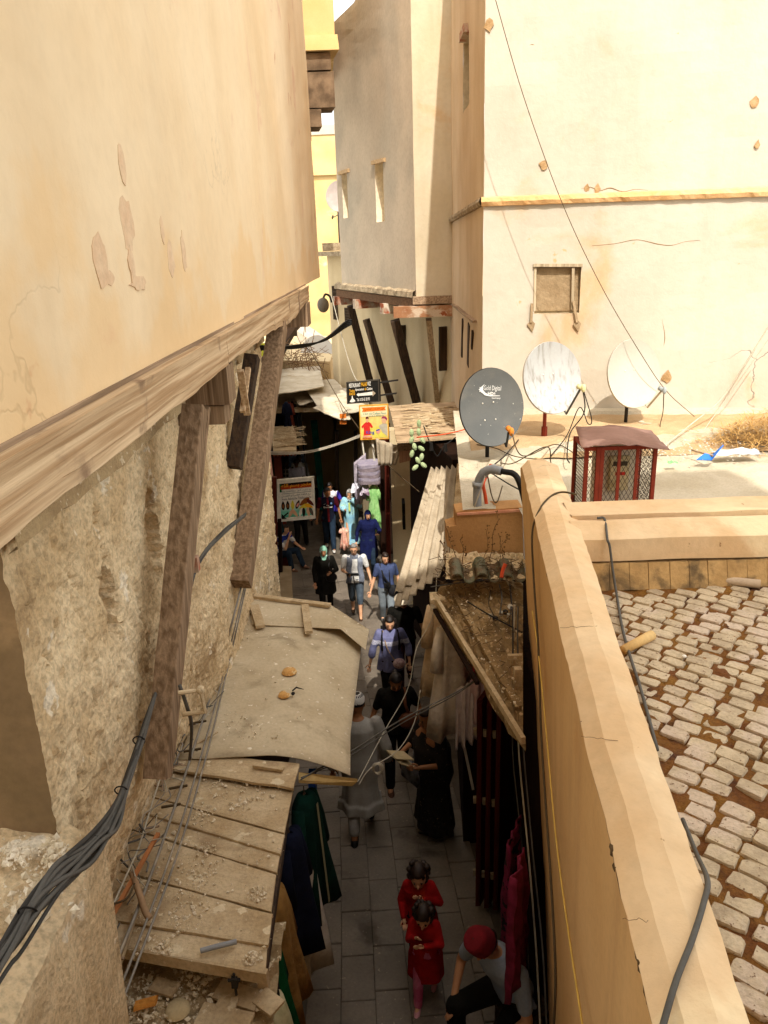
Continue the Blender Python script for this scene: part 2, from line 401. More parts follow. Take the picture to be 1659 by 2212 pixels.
# fascia beam: two boards of different lengths, lower edge worn
def fascia(y0, y1, seed, name):
    b = MB(); ys = np.linspace(y0, y1, int((y1-y0)/.12)+2)
    out = []
    for y in ys:
        top = 7.025; lo = 6.825 + .02*fbm((y*1.1, seed, 0)) - .07*math.exp(-((y-8.8)/1.3)**2)
        out.append(((-.945, y, top), (-.955 , y, (top+lo)/2+.04), (-.95, y, lo+.05), (-.957, y, lo+.045), (-.955, y, lo), (-1.03, y, lo), (-1.03, y, top)))
    b.grid([list(r_) for r_ in out], close=True)
    for r_ in (out[0], out[-1]): b.add(r_, [tuple(range(len(r_)))])
    return b.build(name, M_wood_pale, left)
fascia(-1.6, 4.95, 1.0, 'fascia_board'); fascia(4.956, 11.3, 4.0, 'fascia_board')
b = MB(); b.box((-1.012, 4.9, 7.03), .03, 12.9, .028); b.build('fascia_bead', M_wood, left)
# soffit boards and joists under the jetty
b = MB()
for y in np.arange(-1, 11.2, .5): b.box((-1.25, y, 6.93), .44, .09, .1)
b.build('jetty_joists', M_wood_dark, left)
b = MB(); b.box((-1.16, 5.0, 6.70), .4, .24, .24); b.box((-1.18, 5.0, 6.51), .35, .2, .12); b.build('bracket_block', M_woodz, left)
b = MB(); b.box((-1.16, 10.95, 6.66), .44, .5, .30); b.build('corbel_block', M_woodz, left)
# rough lower wall (deep noise relief, two broken-out holes), starting at a corner at y=2.43
yw = np.linspace(2.43, 8.6, 330); zw = np.linspace(3.3, 6.86, 210)
holes = [(ax(340, 1165, -1.3), .13, .30), (ax(241, 1305, -1.3), .075, .19)]
rows = []
for z in zw:
    row = []
    for y in yw:
        n = .012*fbm((y*1.6, z*1.6, 3), .7, 5) + .015*fbm((y*9, z*9, 7), .45, 5)
        r1 = fbm((y*3.3, z*1.6, 11), .6, 5)
        if r1 > .3: n -= .016*min(1, (r1-.3)*9)
        if fbm((y*8, z*8, 21), .5, 4) > .62: n -= .018
        for h, hw, hh in holes:
            dd = ((y-h.y)/hw)**2 + ((z-h.z)/hh)**2 + .5*fbm((y*6, z*6, 2), .6, 4)
            if dd < 1: n -= .17*min(1, (1-dd)*3.5)
            elif dd < 1.6: n -= .012
        n -= .26*min(1, max(0, (5.0-z)/.75))*min(1, max(0, (5.6-y)/1.5))*min(1, max(.0, (y-2.43)/.25)**.5)
        if y < 2.5: n = n*.3+.006*fbm((y*20, z*9, 1), .5, 3)
        row.append((-1.3+n, y, z))
    rows.append(row)
b = MB(); b.grid(rows); b.build('rough_wall', M_rough, left, smooth=False)
b = MB(); c0 = [r_[0] for r_ in rows]; b.grid([[p, (-2.6, 2.44, p[2])] for p in c0])      # smooth end face of the pier
b.build('pier_end', M_smooth_brown, left)
b = MB(); pr_ = []
for i in range(60):
    y = 2.43 + 6.1*i/59; z = 6.62 + .03*fbm((y*1.3, 0, 0)) ; pr_.append([(-1.27, y, z+.09), (-1.24+.01*fbm((y*4, 1, 1)), y, z+.07), (-1.235+.01*fbm((y*4, 3, 1)), y, z-.05), (-1.28, y, z-.07)])
b.grid(pr_); b.build('plaster_string_course', M_smooth_brown if 0 else M_ledge, left)
# low ledge in front of the pier, rubble on top
lz = ax(115, 1800, -1.3).z
rows = []
for i in range(60):
    y = -.4 + 2.9*i/59; row = []
    for j in range(40):
        x = -2.6 + 1.42*j/39
        n = .035*fbm((x*3, y*3, 5), .6, 7) + (.012*fbm((x*14, y*14, 2), .5, 4))
        edge = max(0, (j-31)/8)
        row.append((x + .02*fbm((y*5, 2, 2)), y, lz - .03 + n - .10*edge**2))
    row.append((-1.17+.03*fbm((y*4, 9, 1)), y, lz-.35)); row.append((-1.2+.02*fbm((y*4, 5, 1)), y, lz-1.0)); row.append((-1.25, y, 3.3))
    rows.append(row)
b = MB(); b.grid(rows); b.build('rubble_ledge', M_rough, left)
# raking struts
def strut(name, a, bq, wd, m, parent, up=(1, 0, 0)):
    b = MB(); a = Vector(a); bq = Vector(bq); n = 10; d = (bq-a); px = d.cross(Vector(up)).normalized(); py = px.cross(d).normalized(); V = []
    for i in range(n+1):
        c = a+d*(i/n); c += px*(.006*fbm((i*.9, wd*40, 1))); w2 = wd/2*(1+.06*fbm((i*.7, 2, wd*9)))
        V.append([c+px*w2*.92+py*w2, c+px*w2+py*w2*.9, c+px*w2-py*w2, c-px*w2-py*w2, c-px*w2+py*w2])
    b.grid(V, close=True); b.add(V[0], [(0, 1, 2, 3, 4)]); b.add(V[-1], [(0, 1, 2, 3, 4)])
    return b.build(name, m, parent)
strut('raking_strut', ax(421, 880, -1.03), ax(340, 1680, -1.19), .115, M_woodz, left)
strut('raking_strut', ax(447, 880, -1.00), ax(368, 1640, -1.15), .035, M_woodz, left)
strut('raking_strut', ax(601, 700, -1.02), ax(519, 1262, -1.24), .17, M_woodz, left)
strut('raking_strut', ax(545, 770, -1.1), ax(505, 1010, -1.26), .12, M_wood_dark, left)
b = MB(); b.beam(ax(519, 800, -1.02), ax(534, 895, -1.03), .05, .03); b.beam(ax(536, 795, -1.02), ax(524, 890, -1.05), .04, .03); b.build('nailed_offcut', M_wood_pale, left)

# ============================================================ yellow house on corbels beyond (top of the gap)
yh = thing('corbelled_yellow_house', 'yellow plastered upper storey on stacked timber corbels beyond the ochre wall', 'house', (-2, 17, 7))
p0 = ay(640, -80, 16); q0 = ay(719, -80, 16); q1 = ay(724, 100, 16)
zb = q1.z
b = MB(); b.hexa([(-4, 15.9, zb), (q1.x, 16, zb), (q1.x-.3, 20, zb), (-4, 20, zb), (-4, 15.9, 14.5), (q0.x+.0, 16, 14.5), (q0.x-.3, 20, 14.5), (-4, 20, 14.5)])
b.build('upper_wall', M_yellow, yh)
b = MB(); zz = [ay(700, v, 16).z for v in (78, 112)]
b.hexa([(-4, 15.85, zz[1]), (ay(733, 108, 15.9).x, 15.85, zz[1]), (-1.3, 20, zz[1]), (-4, 20, zz[1]), (-4, 15.9, zz[0]), (ay(729, 78, 15.9).x, 15.9, zz[0]), (-1.3, 20, zz[0]), (-4, 20, zz[0])])
b.build('plaster_roll', M_yellow, yh)
for (va, vb, ur) in ((115, 152, 714), (156, 233, 721), (236, 274, 694), (276, 303, 672)):
    b = MB(); xr = ay(ur, va, 16).x; za = ay(700, va, 16).z; zc = ay(700, vb, 16).z
    b.hexa([(-4, 15.95, zc), (xr, 15.95, zc), (xr-.1, 16.6, zc), (-4, 16.6, zc), (-4, 15.95, za), (xr, 15.95, za), (xr-.1, 16.6, za), (-4, 16.6, za)])
    b.build('timber_corbel', mat('corbel_wood', '#8a7258', '#54422f', wood=0, rough=.9, bump=.5), yh)

# ============================================================ cream house on the right
cr = thing('cream_house', 'tall cream limewashed house on the right with a boarded window and an ochre moulding', 'house', (4.5, 12, 5.3))
A = Vector((1.34, 10.04, 5.0)); Bv = Vector((5.6, 9.36, 5.0)); ud = (Bv-A).normalized(); nrm = Vector((ud.y, -ud.x, 0))
def onf(u, v): return ap(u, v, A, nrm)
def uf(u, v): q = onf(u, v)-A; return q.dot(ud), q.z
w0, w1 = uf(1153, 678), uf(1256, 572)
slots = [(w0[0], w1[0], w0[1], w1[1])]
b = wall_holes(A, ud, (0, 0, 1), 6.4, 8.0, slots, .09, nrm, .22, .016, 2.0)
b.build('front_wall', [M_cream, M_cream_rev], cr)
# side wall to the alley, with a slit window
S0 = Vector((1.34, 10.04, 2.0)); S1 = Vector((1.42, 15.2, 2.0)); sd_ = (S1-S0).normalized(); sn = Vector((-sd_.y, sd_.x, 0))
def us(u, v): q = ap(u, v, S0, sn)-S0; return q.dot(sd_), q.z
a0 = us(1013, 90); a1 = us(1000, 245)
b = wall_holes(S0, sd_, (0, 0, 1), 5.2, 11.0, [(min(a0[0], a1[0]), max(a0[0], a1[0]), a1[1]+.0, a0[1]+.15)], .22, sn, .25, .016, 5.0)
b.build('side_wall', [M_side, flat('slit_reveal', '#c3b497', .95)], cr)
b = MB(); b.box(ap(1007, 72, S0, sn)+sn*.02, .1, .62, .10); b.build('slit_lintel', M_paint, cr)
b = MB(); b.add([(1.34, 10.04, 13), (7.7, 9.0, 13), (7.7, 15.2, 13), (1.42, 15.2, 13)], [(0, 1, 2, 3)]); b.build('roof', M_lime, cr)
# moulding: a hand-made plaster roll wrapped round the corner
prof = [(.0, .06), (.045, .045), (.06, .0), (.04, -.045), (.0, -.05)]
rows = []
for i in range(70):
    u = 1040 + (1720-1040)*i/69; p = onf(u, 437-(u-1040)*.036); rows.append([p + nrm*(.004+a*(1+.25*fbm((u*.03, k, 1)))) + Vector((0, 0, h+.006*fbm((u*.05, 3, k)))) for k, (a, h) in enumerate(prof)])
b = MB(); b.grid(rows); b.build('moulding', M_orange, cr)
rows = []
for i in range(30):
    q = S0 + sd_*(5.15*i/29); z = ap(1041, 437, S0, sn).z - .012*i/29*5 
    rows.append([Vector((q.x, q.y, z)) + sn*(.004+a*(.9+.4*fbm((i*.6, k, 1)))) + Vector((0, 0, h)) for k, (a, h) in enumerate(prof)])
b = MB(); b.grid(rows); b.build('moulding', M_stone, cr)
b = MB(); q0 = ap(982, 658, S0, sn); q1 = ap(1030, 695, S0, sn); b.beam(q0+sn*.01, q1+sn*.01, .10, .03); b.build('wall_plate', M_wood, cr)
for (u0, u1, v0, v1) in ((998, 1003, 690, 770), (1010, 1019, 700, 790), (1020, 1024, 716, 752)):
    b = MB(); b.beam(ap((u0+u1)/2, v0, S0, sn)+sn*.005, ap((u0+u1)/2-2, v1, S0, sn)+sn*.005, .03, (u1-u0)*.02, (0, 1, 0)); b.build('shutter_slit', M_wood_dark, cr)
# boarded window
bw = MB(); qq = [onf(1157, 672)-nrm*.05, onf(1249, 672)-nrm*.05, onf(1250, 578)-nrm*.05, onf(1157, 578)-nrm*.05]
rows = [[qq[3].lerp(qq[2], i/16).lerp(qq[0].lerp(qq[1], i/16), j/14) + nrm*(.012*fbm((i*.5, j*.5, 4)) ) for i in range(17)] for j in range(15)]
bw.grid(rows); win = bw.build('window_board', mat('dusty_sacking', '#9c8768', '#8a7456', 5, 7, .95, .6, 25, c3='#74624a', s3=5, t3=.6), cr, smooth=True)
b = MB(); b.beam(onf(1152, 573)+nrm*.012, onf(1258, 573)+nrm*.012, .03, .035); b.beam(onf(1238, 578)-nrm*.0, onf(1236, 668)-nrm*.0, .03, .025); b.beam(onf(1156, 578)-nrm*.01, onf(1154, 672)-nrm*.01, .03, .03); b.build('window_frame', mat('grey_frame_wood', '#b7a68a', '#8a795f', wood=2, rough=.9), win)
for ua, va, ub, vb in ((1149, 655, 1147, 712), (1238, 650, 1246, 712)):
    b = MB(); b.beam(onf(ua, va)+nrm*.03, onf(ub, vb-16)+nrm*.04, .03, .02); c = onf(ub, vb-8)
    b.prism([c+ud*-.05+nrm*.012+Vector((0, 0, .02)), c+nrm*.012+Vector((0, 0, .08)), c+ud*.05+nrm*.012+Vector((0, 0, .03)), c+ud*.02+nrm*.012+Vector((0, 0, -.07))], nrm*.02)
    b.build('mortar_bracket', mat('grey_mortar', '#a08a6c', '#8c7658', 8, 6, 1, .5, 40), win)
# flaked spots on the limewash: shallow patches set into the wall face
for (u, v, r_) in ((1056, 55, .055), (1175, 357, .045), (1630, 222, .045), (1636, 313, .03), (1440, 815, .06), (1268, 406, .03), (1290, 409, .04)):
    c = onf(u, v)+nrm*.012; n_ = 9; b = MB()
    b.prism([c + ud*(r_*math.cos(k*6.283/n_)*(1+.7*fbm((k*.7, u, 1)))) + Vector((0, 0, r_*1.25*math.sin(k*6.283/n_)*(1+.7*fbm((k*.7, v, 5))))) for k in range(n_)], -nrm*.03)
    b.build('flaked_patch', mat('bare_render', '#b89870', '#96774f', 14, 6, 1, .5, 60), cr)

for k, pts in enumerate((((1255, 408), (1275, 404), (1296, 412), (1318, 406), (1345, 414), (1372, 409), (1400, 411)), ((1278, 531), (1330, 526), (1375, 518), (1420, 527), (1450, 530), (1480, 522), (1512, 519)), ((1140, 98), (1150, 96), (1160, 99)), ((1430, 690), (1436, 730), (1428, 770)))):
    b = MB(); P_ = [onf(u, v)+nrm*(.016*fbm(((onf(u, v).x)*.9+2.0, onf(u, v).y*.9, onf(u, v).z*.9))) for u, v in pts]; b.tube(bez(P_, 5), [.0055*(1-.8*abs(2*i/(5*(len(pts)-1))-1)) for i in range(5*(len(pts)-1)+1)], 5); b.build('crack', flat('crack_shadow', '#8a7250', 1), cr)
# ============================================================ grey jettied house with a white front
gh = thing('grey_jettied_house', 'grey buff rendered house with slit windows, jettied over the alley on red painted beams', 'house', (.8, 17, 2))
G0 = ay(899, 640, 15.0); G1 = ay(728, 606, 19.6); gd = Vector((G1.x-G0.x, G1.y-G0.y, 0)).normalized(); gn = Vector((-gd.y, gd.x, 0))
if gn.x > 0: gn = -gn
GL = (Vector((G1.x, G1.y))-Vector((G0.x, G0.y))).length
gz0 = 6.62
def ug(u, v): q = ap(u, v, G0, gn)-Vector((G0.x, G0.y, gz0)); return q.dot(gd), q.z
hs = []
for (u0, u1, v0, v1) in ((737, 753, 374, 470), (809, 831, 352, 478)):
    a, c = ug(u1, v1), ug(u0, v0); hs.append((min(a[0], c[0]), max(a[0], c[0]), a[1], c[1]))
ztl = ug(722, 48)[1]; ztm = ug(770, 0)[1]; uml = ug(770, 0)[0]; ull = ug(711, 48)[0]
def gtop(u):
    t = max(0, min(1, (u-uml)/(ull-uml))) if ull > uml else 0
    z = ztm + .5*(1-min(1, u/max(.1, uml)))*2 if u < uml else ztm + (ztl-ztm)*t**1.6
    return z
b = wall_holes((G0.x, G0.y, gz0), gd, (0, 0, 1), ull, 7.6, hs, .30, gn, .4, .008, 9.0, topf=None)
# crop the top edge to the sloping, rounded parapet line
for i, v in enumerate(b.V):
    u = (v-Vector((G0.x, G0.y, gz0))).dot(gd); t = gtop(max(0, u))
    if v.z-gz0 > 4.6: v.z = gz0 + 4.6 + (v.z-gz0-4.6)*(t-4.6)/3.0
b.build('side_wall', [M_grey, flat('grey_reveal', '#efe2c8', .95)], gh)
for (u0, u1, v0) in ((734, 755, 372), (806, 833, 349)):
    b = MB(); b.beam(ap(u0, v0+3, G0, gn)+gn*.0, ap(u1, v0-4, G0, gn)+gn*.0, .10, .07); b.build('slit_lintel', mat('pale_lintel', '#c4a67c', '#a88a64', wood=1, rough=.9), gh)
b = wall_holes((G0.x, G0.y, gz0-.02), (1, .0, 0), (0, 0, 1), 1.42-G0.x+.2, 7.6, [], .1, (0, -1, 0), .22, .012, 12.0)
b.build('front_wall', [M_white, M_white], gh)
b = MB()
b.add([(G0.x, G0.y, gz0), (1.6, 15, gz0), (1.6, 19.6, gz0), (G1.x, 19.6, gz0)], [(0, 1, 2, 3)]); b.build('jetty_soffit', M_wood_dark, gh)
Gx = Vector((G0.x, G0.y, 0))+gd*(ull-.01)
b = MB(); b.add([(Gx.x, Gx.y, gz0), (1.6, 19.6, gz0), (1.6, 19.6, 13), (Gx.x, Gx.y, gz0+ztl)], [(0, 1, 2, 3)]); b.build('rear_wall', M_grey, gh)
b = MB(); rows = []
for i in range(46):
    c = Vector((G0.x, G0.y, gz0))+gd*(GL*i/45); n = fbm((i*.35, 1, 2)); m_ = fbm((i*.8, 5, 2))
    rows.append([c+gn*.0+Vector((0, 0, .10+.02*n)), c+gn*(.07+.02*n)+Vector((0, 0, .06+.02*m_)), c+gn*(.08+.02*m_)+Vector((0, 0, -.04)), c+gn*(.0)+Vector((0, 0, -.07))])
b.grid(rows); b.build('rubble_sill', M_stone, gh)
b = MB(); b.beam(Vector((G0.x, G0.y, gz0-.15))-gd*.0+gn*-.02, Vector((G1.x, G1.y, gz0-.15))+gn*-.02, .10, .16); b.build('wall_plate', mat('brown_plate', '#7a5a3c', '#5c4028', wood=1, rough=.9), gh)
# projecting joists with flaking paint
for k, (t, ln) in enumerate(((.97, .32), (.66, .34), (.30, .36), (.10, .3))):
    c = Vector((G0.x, G0.y, gz0-.32))+gd*(GL*t); dirv = Vector((-1, -.25, 0)).normalized()
    b = MB(); b.beam(c-dirv*.9, c+dirv*(ln*.35), .20, .20); b.build('jetty_joist', M_paint, gh)
    b = MB(); b.beam(c+dirv*(ln*.35+.001), c+dirv*(ln*.35+.03), .205, .205); b.build('joist_end', M_paint_white, gh)
b = MB(); b.box((1.1, 14.97, gz0-.09), .84, .14, .14); b.build('front_beam', M_wood, gh)
b = MB(); b.box((.92, 14.93, gz0-.29), 1.22, .2, .2); b.build('front_beam', mat('worn_beam', '#a87c58', '#946646', 5, 6, .9, .3, 40, c3='#c4b098', s3=1.7, t3=.48, w3=.06, c4='#94502e', s4=5, t4=.64), gh)
GW = Vector((1.3, 15.9, 0))    # recessed wall under the jetty
def gw(u, v, off=.55): return ap(u, v, G0-gn*off, gn)
for (ua, va, ub, vb, wd, m_) in ((757, 660, 803, 838, .17, M_wood_dark), (791, 690, 845, 868, .16, M_wood_dark), (853, 692, 900, 868, .19, M_wood_dark)):
    strut('raking_strut', ap(ua, va, G0-gn*.08, gn), gw(ub, vb, .6), wd, m_, gh)
strut('raking_strut', ay(926, 690, 15.0), ay(945, 868, 15.9), .11, mat('pale_prop', '#b9a688', '#8f7c62', wood=2, rough=.9, bump=.4), gh)
b = MB(); l0 = Vector((G0.x, G0.y, 0))-gn*.75-gd*.8; l1 = Vector((G1.x, G1.y, 0))-gn*.75+gd*1.0
b.add([(l0.x, l0.y, -.3), (l1.x, l1.y, -.3), (l1.x, l1.y, 6.6), (l0.x, l0.y, 6.6)], [(0, 1, 2, 3)])
b.add([(l0.x, l0.y, -.3), (2.0, l0.y-.05, -.3), (2.0, l0.y-.05, 6.6), (l0.x, l0.y, 6.6)], [(0, 1, 2, 3)])
b.build('ground_storey_wall', M_pale, gh)
for (u0, u1, v0, v1) in ((866, 884, 702, 760), (955, 972, 705, 800)):
    c0 = gw((u0+u1)/2, v0, .74); c1 = gw((u0+u1)/2, v1, .74); b = MB(); b.beam(c0, c1, .05, .3, gn); b.build('recess_door', M_wood_dark, gh)

# ============================================================ pale house further on, lamp on its corner
ph = thing('pale_corner_house', 'pale buff house with grilled windows behind the struts of the grey jetty', 'house', (-.5, 23, 0))
P0 = ay(712, 660, 23.5); P1 = Vector((.9, 19.7, 0)); zt = ay(700, 553, 23.5).z
pd = (P1-Vector((P0.x, P0.y, 0))).normalized(); pn = Vector((pd.y, -pd.x, 0))
if pn.x > 0: pn = -pn
b = MB(); b.hexa([(P0.x, P0.y, -.3), (P1.x, P1.y, -.3), (4, 22, -.3), (3, 27, -.3), (P0.x, P0.y, zt), (P1.x, P1.y, zt), (4, 22, zt), (3, 27, zt)]); b.build('wall', M_pale, ph)
b = MB(); b.hexa([(P0.x-.35, P0.y-.15, zt), (P1.x-.3, P1.y-.2, zt), (4, 22, zt), (3, 27, zt), (P0.x-.35, P0.y-.15, zt+.12), (P1.x-.3, P1.y-.2, zt+.12), (4, 22, zt+.12), (3, 27, zt+.12)]); b.build('roof_slab', M_stone, ph)
b = MB(); c = ay(712, 538, 23.6); b.box((c.x+.3, 24, zt+.24), 1.0, 1.0, .22); b.build('roof_kerb', M_stone, ph)
for (u0, u1, v0, v1) in ((719, 731, 618, 690), (746, 757, 665, 700)):
    c0 = ap(u0, v0, P0, pn); c1 = ap(u1, v1, P0, pn); wv = Vector((c1.x-c0.x, c1.y-c0.y, 0)); h = c0.z-c1.z
    b = MB(); m0 = (c0+c1)/2; ln = wv.length; b.beam(m0-wv/2+pn*.005, m0+wv/2+pn*.005, .04, h, (0, 0, 1)); o = b.build('grilled_window', flat('window_dark', '#3c3023'), ph)
    b = MB()
    for k in range(5): q = m0-wv/2+wv*(k/4)+pn*.03; b.beam(q-Vector((0, 0, h/2)), q+Vector((0, 0, h/2)), .018, .018)
    for k in range(7): q = m0+pn*.034+Vector((0, 0, -h/2+h*k/6)); b.beam(q-wv/2, q+wv/2, .018, .018)
    b.build('window_grille', flat('iron_grille', '#5a4a3a'), o)

# ============================================================ far yellow house closing the view
fy = thing('far_yellow_house', 'sunlit yellow house with a string course closing the end of the alley', 'house', (-4, 38, 0))
zt = ay(700, 292, 36).z
b = MB(); b.hexa([(-9, 36, -1), (1.5, 35.5, -1), (2, 42, -1), (-9, 42, -1), (-9, 36, zt), (1.5, 35.5, zt), (2, 42, zt), (-9, 42, zt)]); b.build('wall', M_yellow, fy)
b = MB(); z2 = ay(700, 272, 36).z; b.hexa([(-9, 35.95, zt-.02), (1.5, 35.45, zt-.02), (2, 36.4, zt-.02), (-9, 36.4, zt-.02), (-9, 35.95, z2), (1.5, 35.45, z2), (2, 36.4, z2), (-9, 36.4, z2)]); b.build('parapet', M_cream, fy)
b = MB(); z3 = ay(700, 377, 36).z; b.beam((-9, 35.93, z3), (1.5, 35.43, z3), .14, .12); b.build('string_course', M_yellow, fy)

# ============================================================ roof terrace on the right: parapet, cross wall, cobbles
te = thing('roof_terrace', 'tan painted roof terrace with a chamfered parapet and mossy cobbled floor at lower right', 'terrace', (1.2, 3, 2))
zp = 5.95; zf = 5.60
far_l = az(1125, 985, zp); near_l = az(1420, 2212, zp)
dirp = Vector((near_l.x-far_l.x, near_l.y-far_l.y, 0)); dn = dirp.normalized(); pl = Vector((dn.y, -dn.x, 0))
if pl.x > 0: pl = -pl             # pl points to the alley (left)
E0 = Vector((far_l.x, far_l.y, 0)); LEN = dirp.length*1.9
def par(t, off, z): p = E0 + dn*t - pl*off; return Vector((p.x, p.y, z))
W_ = .27
rows = []; rowf = []
nn = 150
for i in range(nn):
    t = LEN*i/(nn-1); wob = .007*fbm((t*1.6, 2, 1))+.004*fbm((t*9, 2, 7))-.012*max(0, fbm((t*3.1, 7, 7))-.45); wb = .007*fbm((t*1.3, 6, 1))+.004*fbm((t*8, 3, 7)); W = .27 - .07*min(1, t/4.6)
    zc = zp + .005*fbm((t*1.1, 3, 3)); rnd_end = .05*math.exp(-(t/.10)**2)
    rows.append([par(t, .0+wob, zc-.045-rnd_end), par(t, .055+wob, zc-rnd_end*.6), par(t, W*.62+wb, zc+.006-rnd_end*.6), par(t, W+wb, zc-.03-rnd_end), par(t, W+.01+wb, zc-.10-rnd_end)])
b = MB(); b.grid(rows); c0 = rows[0]; b.add(c0, [tuple(range(5))]); b.build('parapet_cap', M_tan_top, te, smooth='auto')
rows = []
for i in range(nn):
    t = LEN*i/(nn-1); wob = .007*fbm((t*1.6, 2, 1))+.004*fbm((t*9, 2, 7))-.012*max(0, fbm((t*3.1, 7, 7))-.45); row = []
    rnd_end = .05*math.exp(-(t/.10)**2)
    for k in range(10):
        s_ = k/9; z = zp-.045-rnd_end - (zp-gz(3)+1.0)*s_; lean = .36*s_*max(0, 1-t/5.5)
        row.append(par(t, .0+wob+lean+.004*fbm((t*2, z*2, 1)), z))
    rows.append(row)
b = MB(); b.grid(rows); b.grid([[rows[0][k], Vector((rows[0][k].x+.25, rows[0][k].y+.02, rows[0][k].z))] for k in range(10)])
b.build('alley_face', M_tan, te, smooth='auto')
b = MB(); rows = [[par(LEN*i/9, W_+.01-.07*min(1, LEN*i/9/4.6), zp-.10), par(LEN*i/9, W_+.012-.07*min(1, LEN*i/9/4.6), zf-.05)] for i in range(10)]; b.grid(rows); b.build('inner_face', M_tan, te)
M_chip = mat('chipped_edge', '#6e5434', '#4c3a24', 20, 6, 1, .8, 60)
for u, v, L_, r_ in ((1303, 1832, .05, .007), (1316, 1868, .035, .009), (1372, 2075, .06, .004), (1392, 2150, .06, .004), (1240, 1560, .03, .005), (1182, 1240, .03, .005)):
    c = az(u, v, zp-.045); t = (c-E0).dot(dn); b = MB(); pts = [par(t+L_*q, .002+.002*fbm((q*3, u, 1)), zp-.050+.01*fbm((q*4, v, 1))) for q in (-.5, -.2, .1, .3, .5)]; b.tube(pts, [.001, r_, r_*.7, r_*.9, .001], 6); b.build('chip', M_chip, te)
for u0, v0, u1, v1 in ((1210, 1356, 1290, 1352), (1255, 1590, 1335, 1600), (1345, 1985, 1400, 1988)):
    a_, c_ = az(u0, v0, zp+.001), az(u1, v1, zp+.004); b = MB(); b.tube([a_.lerp(c_, q)+Vector((0, .012*fbm((q*5, u0, 2)), 0)) for q in np.linspace(0, 1, 10)], .0008, 4); b.build('crack', M_chip, te)
# cross wall (two low walls side by side)
cy = az(1300, 1118, zp).y
def xw(y0, z0, y1, z1): return [[(1.12+.03, y0+.0, z0), (1.12+.03, y1, z1)]]
rows = []
for i in range(24):
    x = 1.08 + 3.0*i/23; k = .006*fbm((x*2, 1, 1)); y0 = cy + .0 - .02*(x-1.1)
    rows.append([(x, y0+.004, zp-.12), (x, y0-.004, zp+k-.01), (x, y0-.06, zp+k), (x, y0-.20, zp-.06+k), (x, y0-.205, zp-.19+k)])
b = MB(); b.grid(rows); b.build('cross_wall', M_tan_top, te, smooth='auto')
rows = []
for i in range(24):
    x = 1.12 + 3.0*i/23; k = .006*fbm((x*2, 5, 1)); y0 = cy + .34 - .02*(x-1.1)
    rows.append([(x, y0, 5.3), (x, y0, zp-.02+k), (x, y0-.06, zp+.01+k), (x, y0-.2, zp-.01+k), (x, y0-.285, zp+.0+k), (x, y0-.29, zp-.4)])
b = MB(); b.grid(rows); b.build('back_wall', M_tan_top, te, smooth='auto')
yb = cy-.20
# skirting of square tiles
b = MB(); V = [(1.12, yb-.05, zf-.02), (4.2, yb-.12, zf-.02), (4.2, yb-.02, zp-.19), (1.12, yb+.03, zp-.19)]; b.add(V, [(0, 1, 2, 3)]); b.build('skirting_bed', mat('skirting_mortar', '#8d6f48', '#6d5436', 6), te)
x = 1.16; k = 0
while x < 3.4:
    wt = rnd.uniform(.105, .125); b = MB(); y0 = yb - .006 - .02*(x-1.1); zb = zf; zt = zp-.205
    b.hexa([(x, y0-.055, zb), (x+wt-.003, y0-.057, zb), (x+wt-.003, y0-.02, zb), (x, y0-.02, zb), (x, y0-.005+rnd.uniform(-.004, .004), zt), (x+wt-.003, y0-.006, zt+rnd.uniform(-.006, .006)), (x+wt-.003, y0+.02, zt), (x, y0+.02, zt)])
    b.build('skirting_tile', M_tilebase, te); x += wt; k += 1
# mossy floor and cobbles
xin = lambda y: E0.x + (E0.y-y)*(dn.x/-dn.y) + .19
rows = [[(xin(y)+(3.6-xin(y))*s_, y, zf-.002+.016*fbm(((xin(y)+(3.6-xin(y))*s_)*9, y*9, 2), .6, 5)) for s_ in np.linspace(0, 1, 100)] for y in np.linspace(.3, yb, 110)]
b = MB(); b.grid(rows); mf = b.build('mossy_floor', M_moss, te); tag(mf, kind='stuff')
def cobble(i):
    r_ = random.Random(i*13+1); n = 12; L2, W2 = .0545, .0335; top = []; mid = []
    for k in range(n):
        a = 2*math.pi*k/n; cx_, sy_ = math.cos(a), math.sin(a); p = 5.0
        rr = 1.0; q_ = [(1, .55), (.93, .90), (.60, 1), (-.60, 1), (-.93, .90), (-1, .55), (-1, -.55), (-.93, -.90), (-.60, -1), (.60, -1), (.93, -.90), (1, -.55)][k]; cx_, sy_ = q_; j = 1+r_.uniform(-.07, .05)
        top.append((cx_*rr*L2*j*.93, sy_*rr*W2*j*.93, .013+r_.uniform(-.002, .002))); mid.append((cx_*rr*L2*j, sy_*rr*W2*j, .004))
    V = top+mid+[(x, y, -.03) for x, y, z in mid]
    F = [tuple(range(n))]+[(k, k+n, (k+1) % n+n, (k+1) % n) for k in range(n)]+[(k+n, k+2*n, (k+1) % n+2*n, (k+1) % n+n) for k in range(n)]
    return mk('cobble', V, F, M_cobble, None, (0, 0, 0))
cp = [cobble(i) for i in range(6)]; pts = []
ang = R(-42); ca, sa = math.cos(ang), math.sin(ang)
for i in range(-40, 60):
    for j in range(-60, 60):
        lx = i*.119 + (j % 2)*.022 + rnd.uniform(-.008, .008); ly = j*.0775 + rnd.uniform(-.005, .005)
        x = 1.4 + lx*ca - ly*sa; y = 2.4 + lx*sa + ly*ca
        lim = E0 + dn*((E0.y-y)) - pl*.0
        xl = E0.x + (E0.y-y)*(dn.x/-dn.y) + .25
        if xl+.07 < x < 3.4 and .75 < y < yb-.10: pts.append((x, y))
def _inview(x, y):
    q = Vector((x, y, zf))-CP; w_ = q.dot(_fw); return 829.5+FPX*q.dot(_ri)/w_ < 1700 and 1106-FPX*q.dot(_up)/w_ < 2260
pts_rest = [p for p in pts if not _inview(*p)]
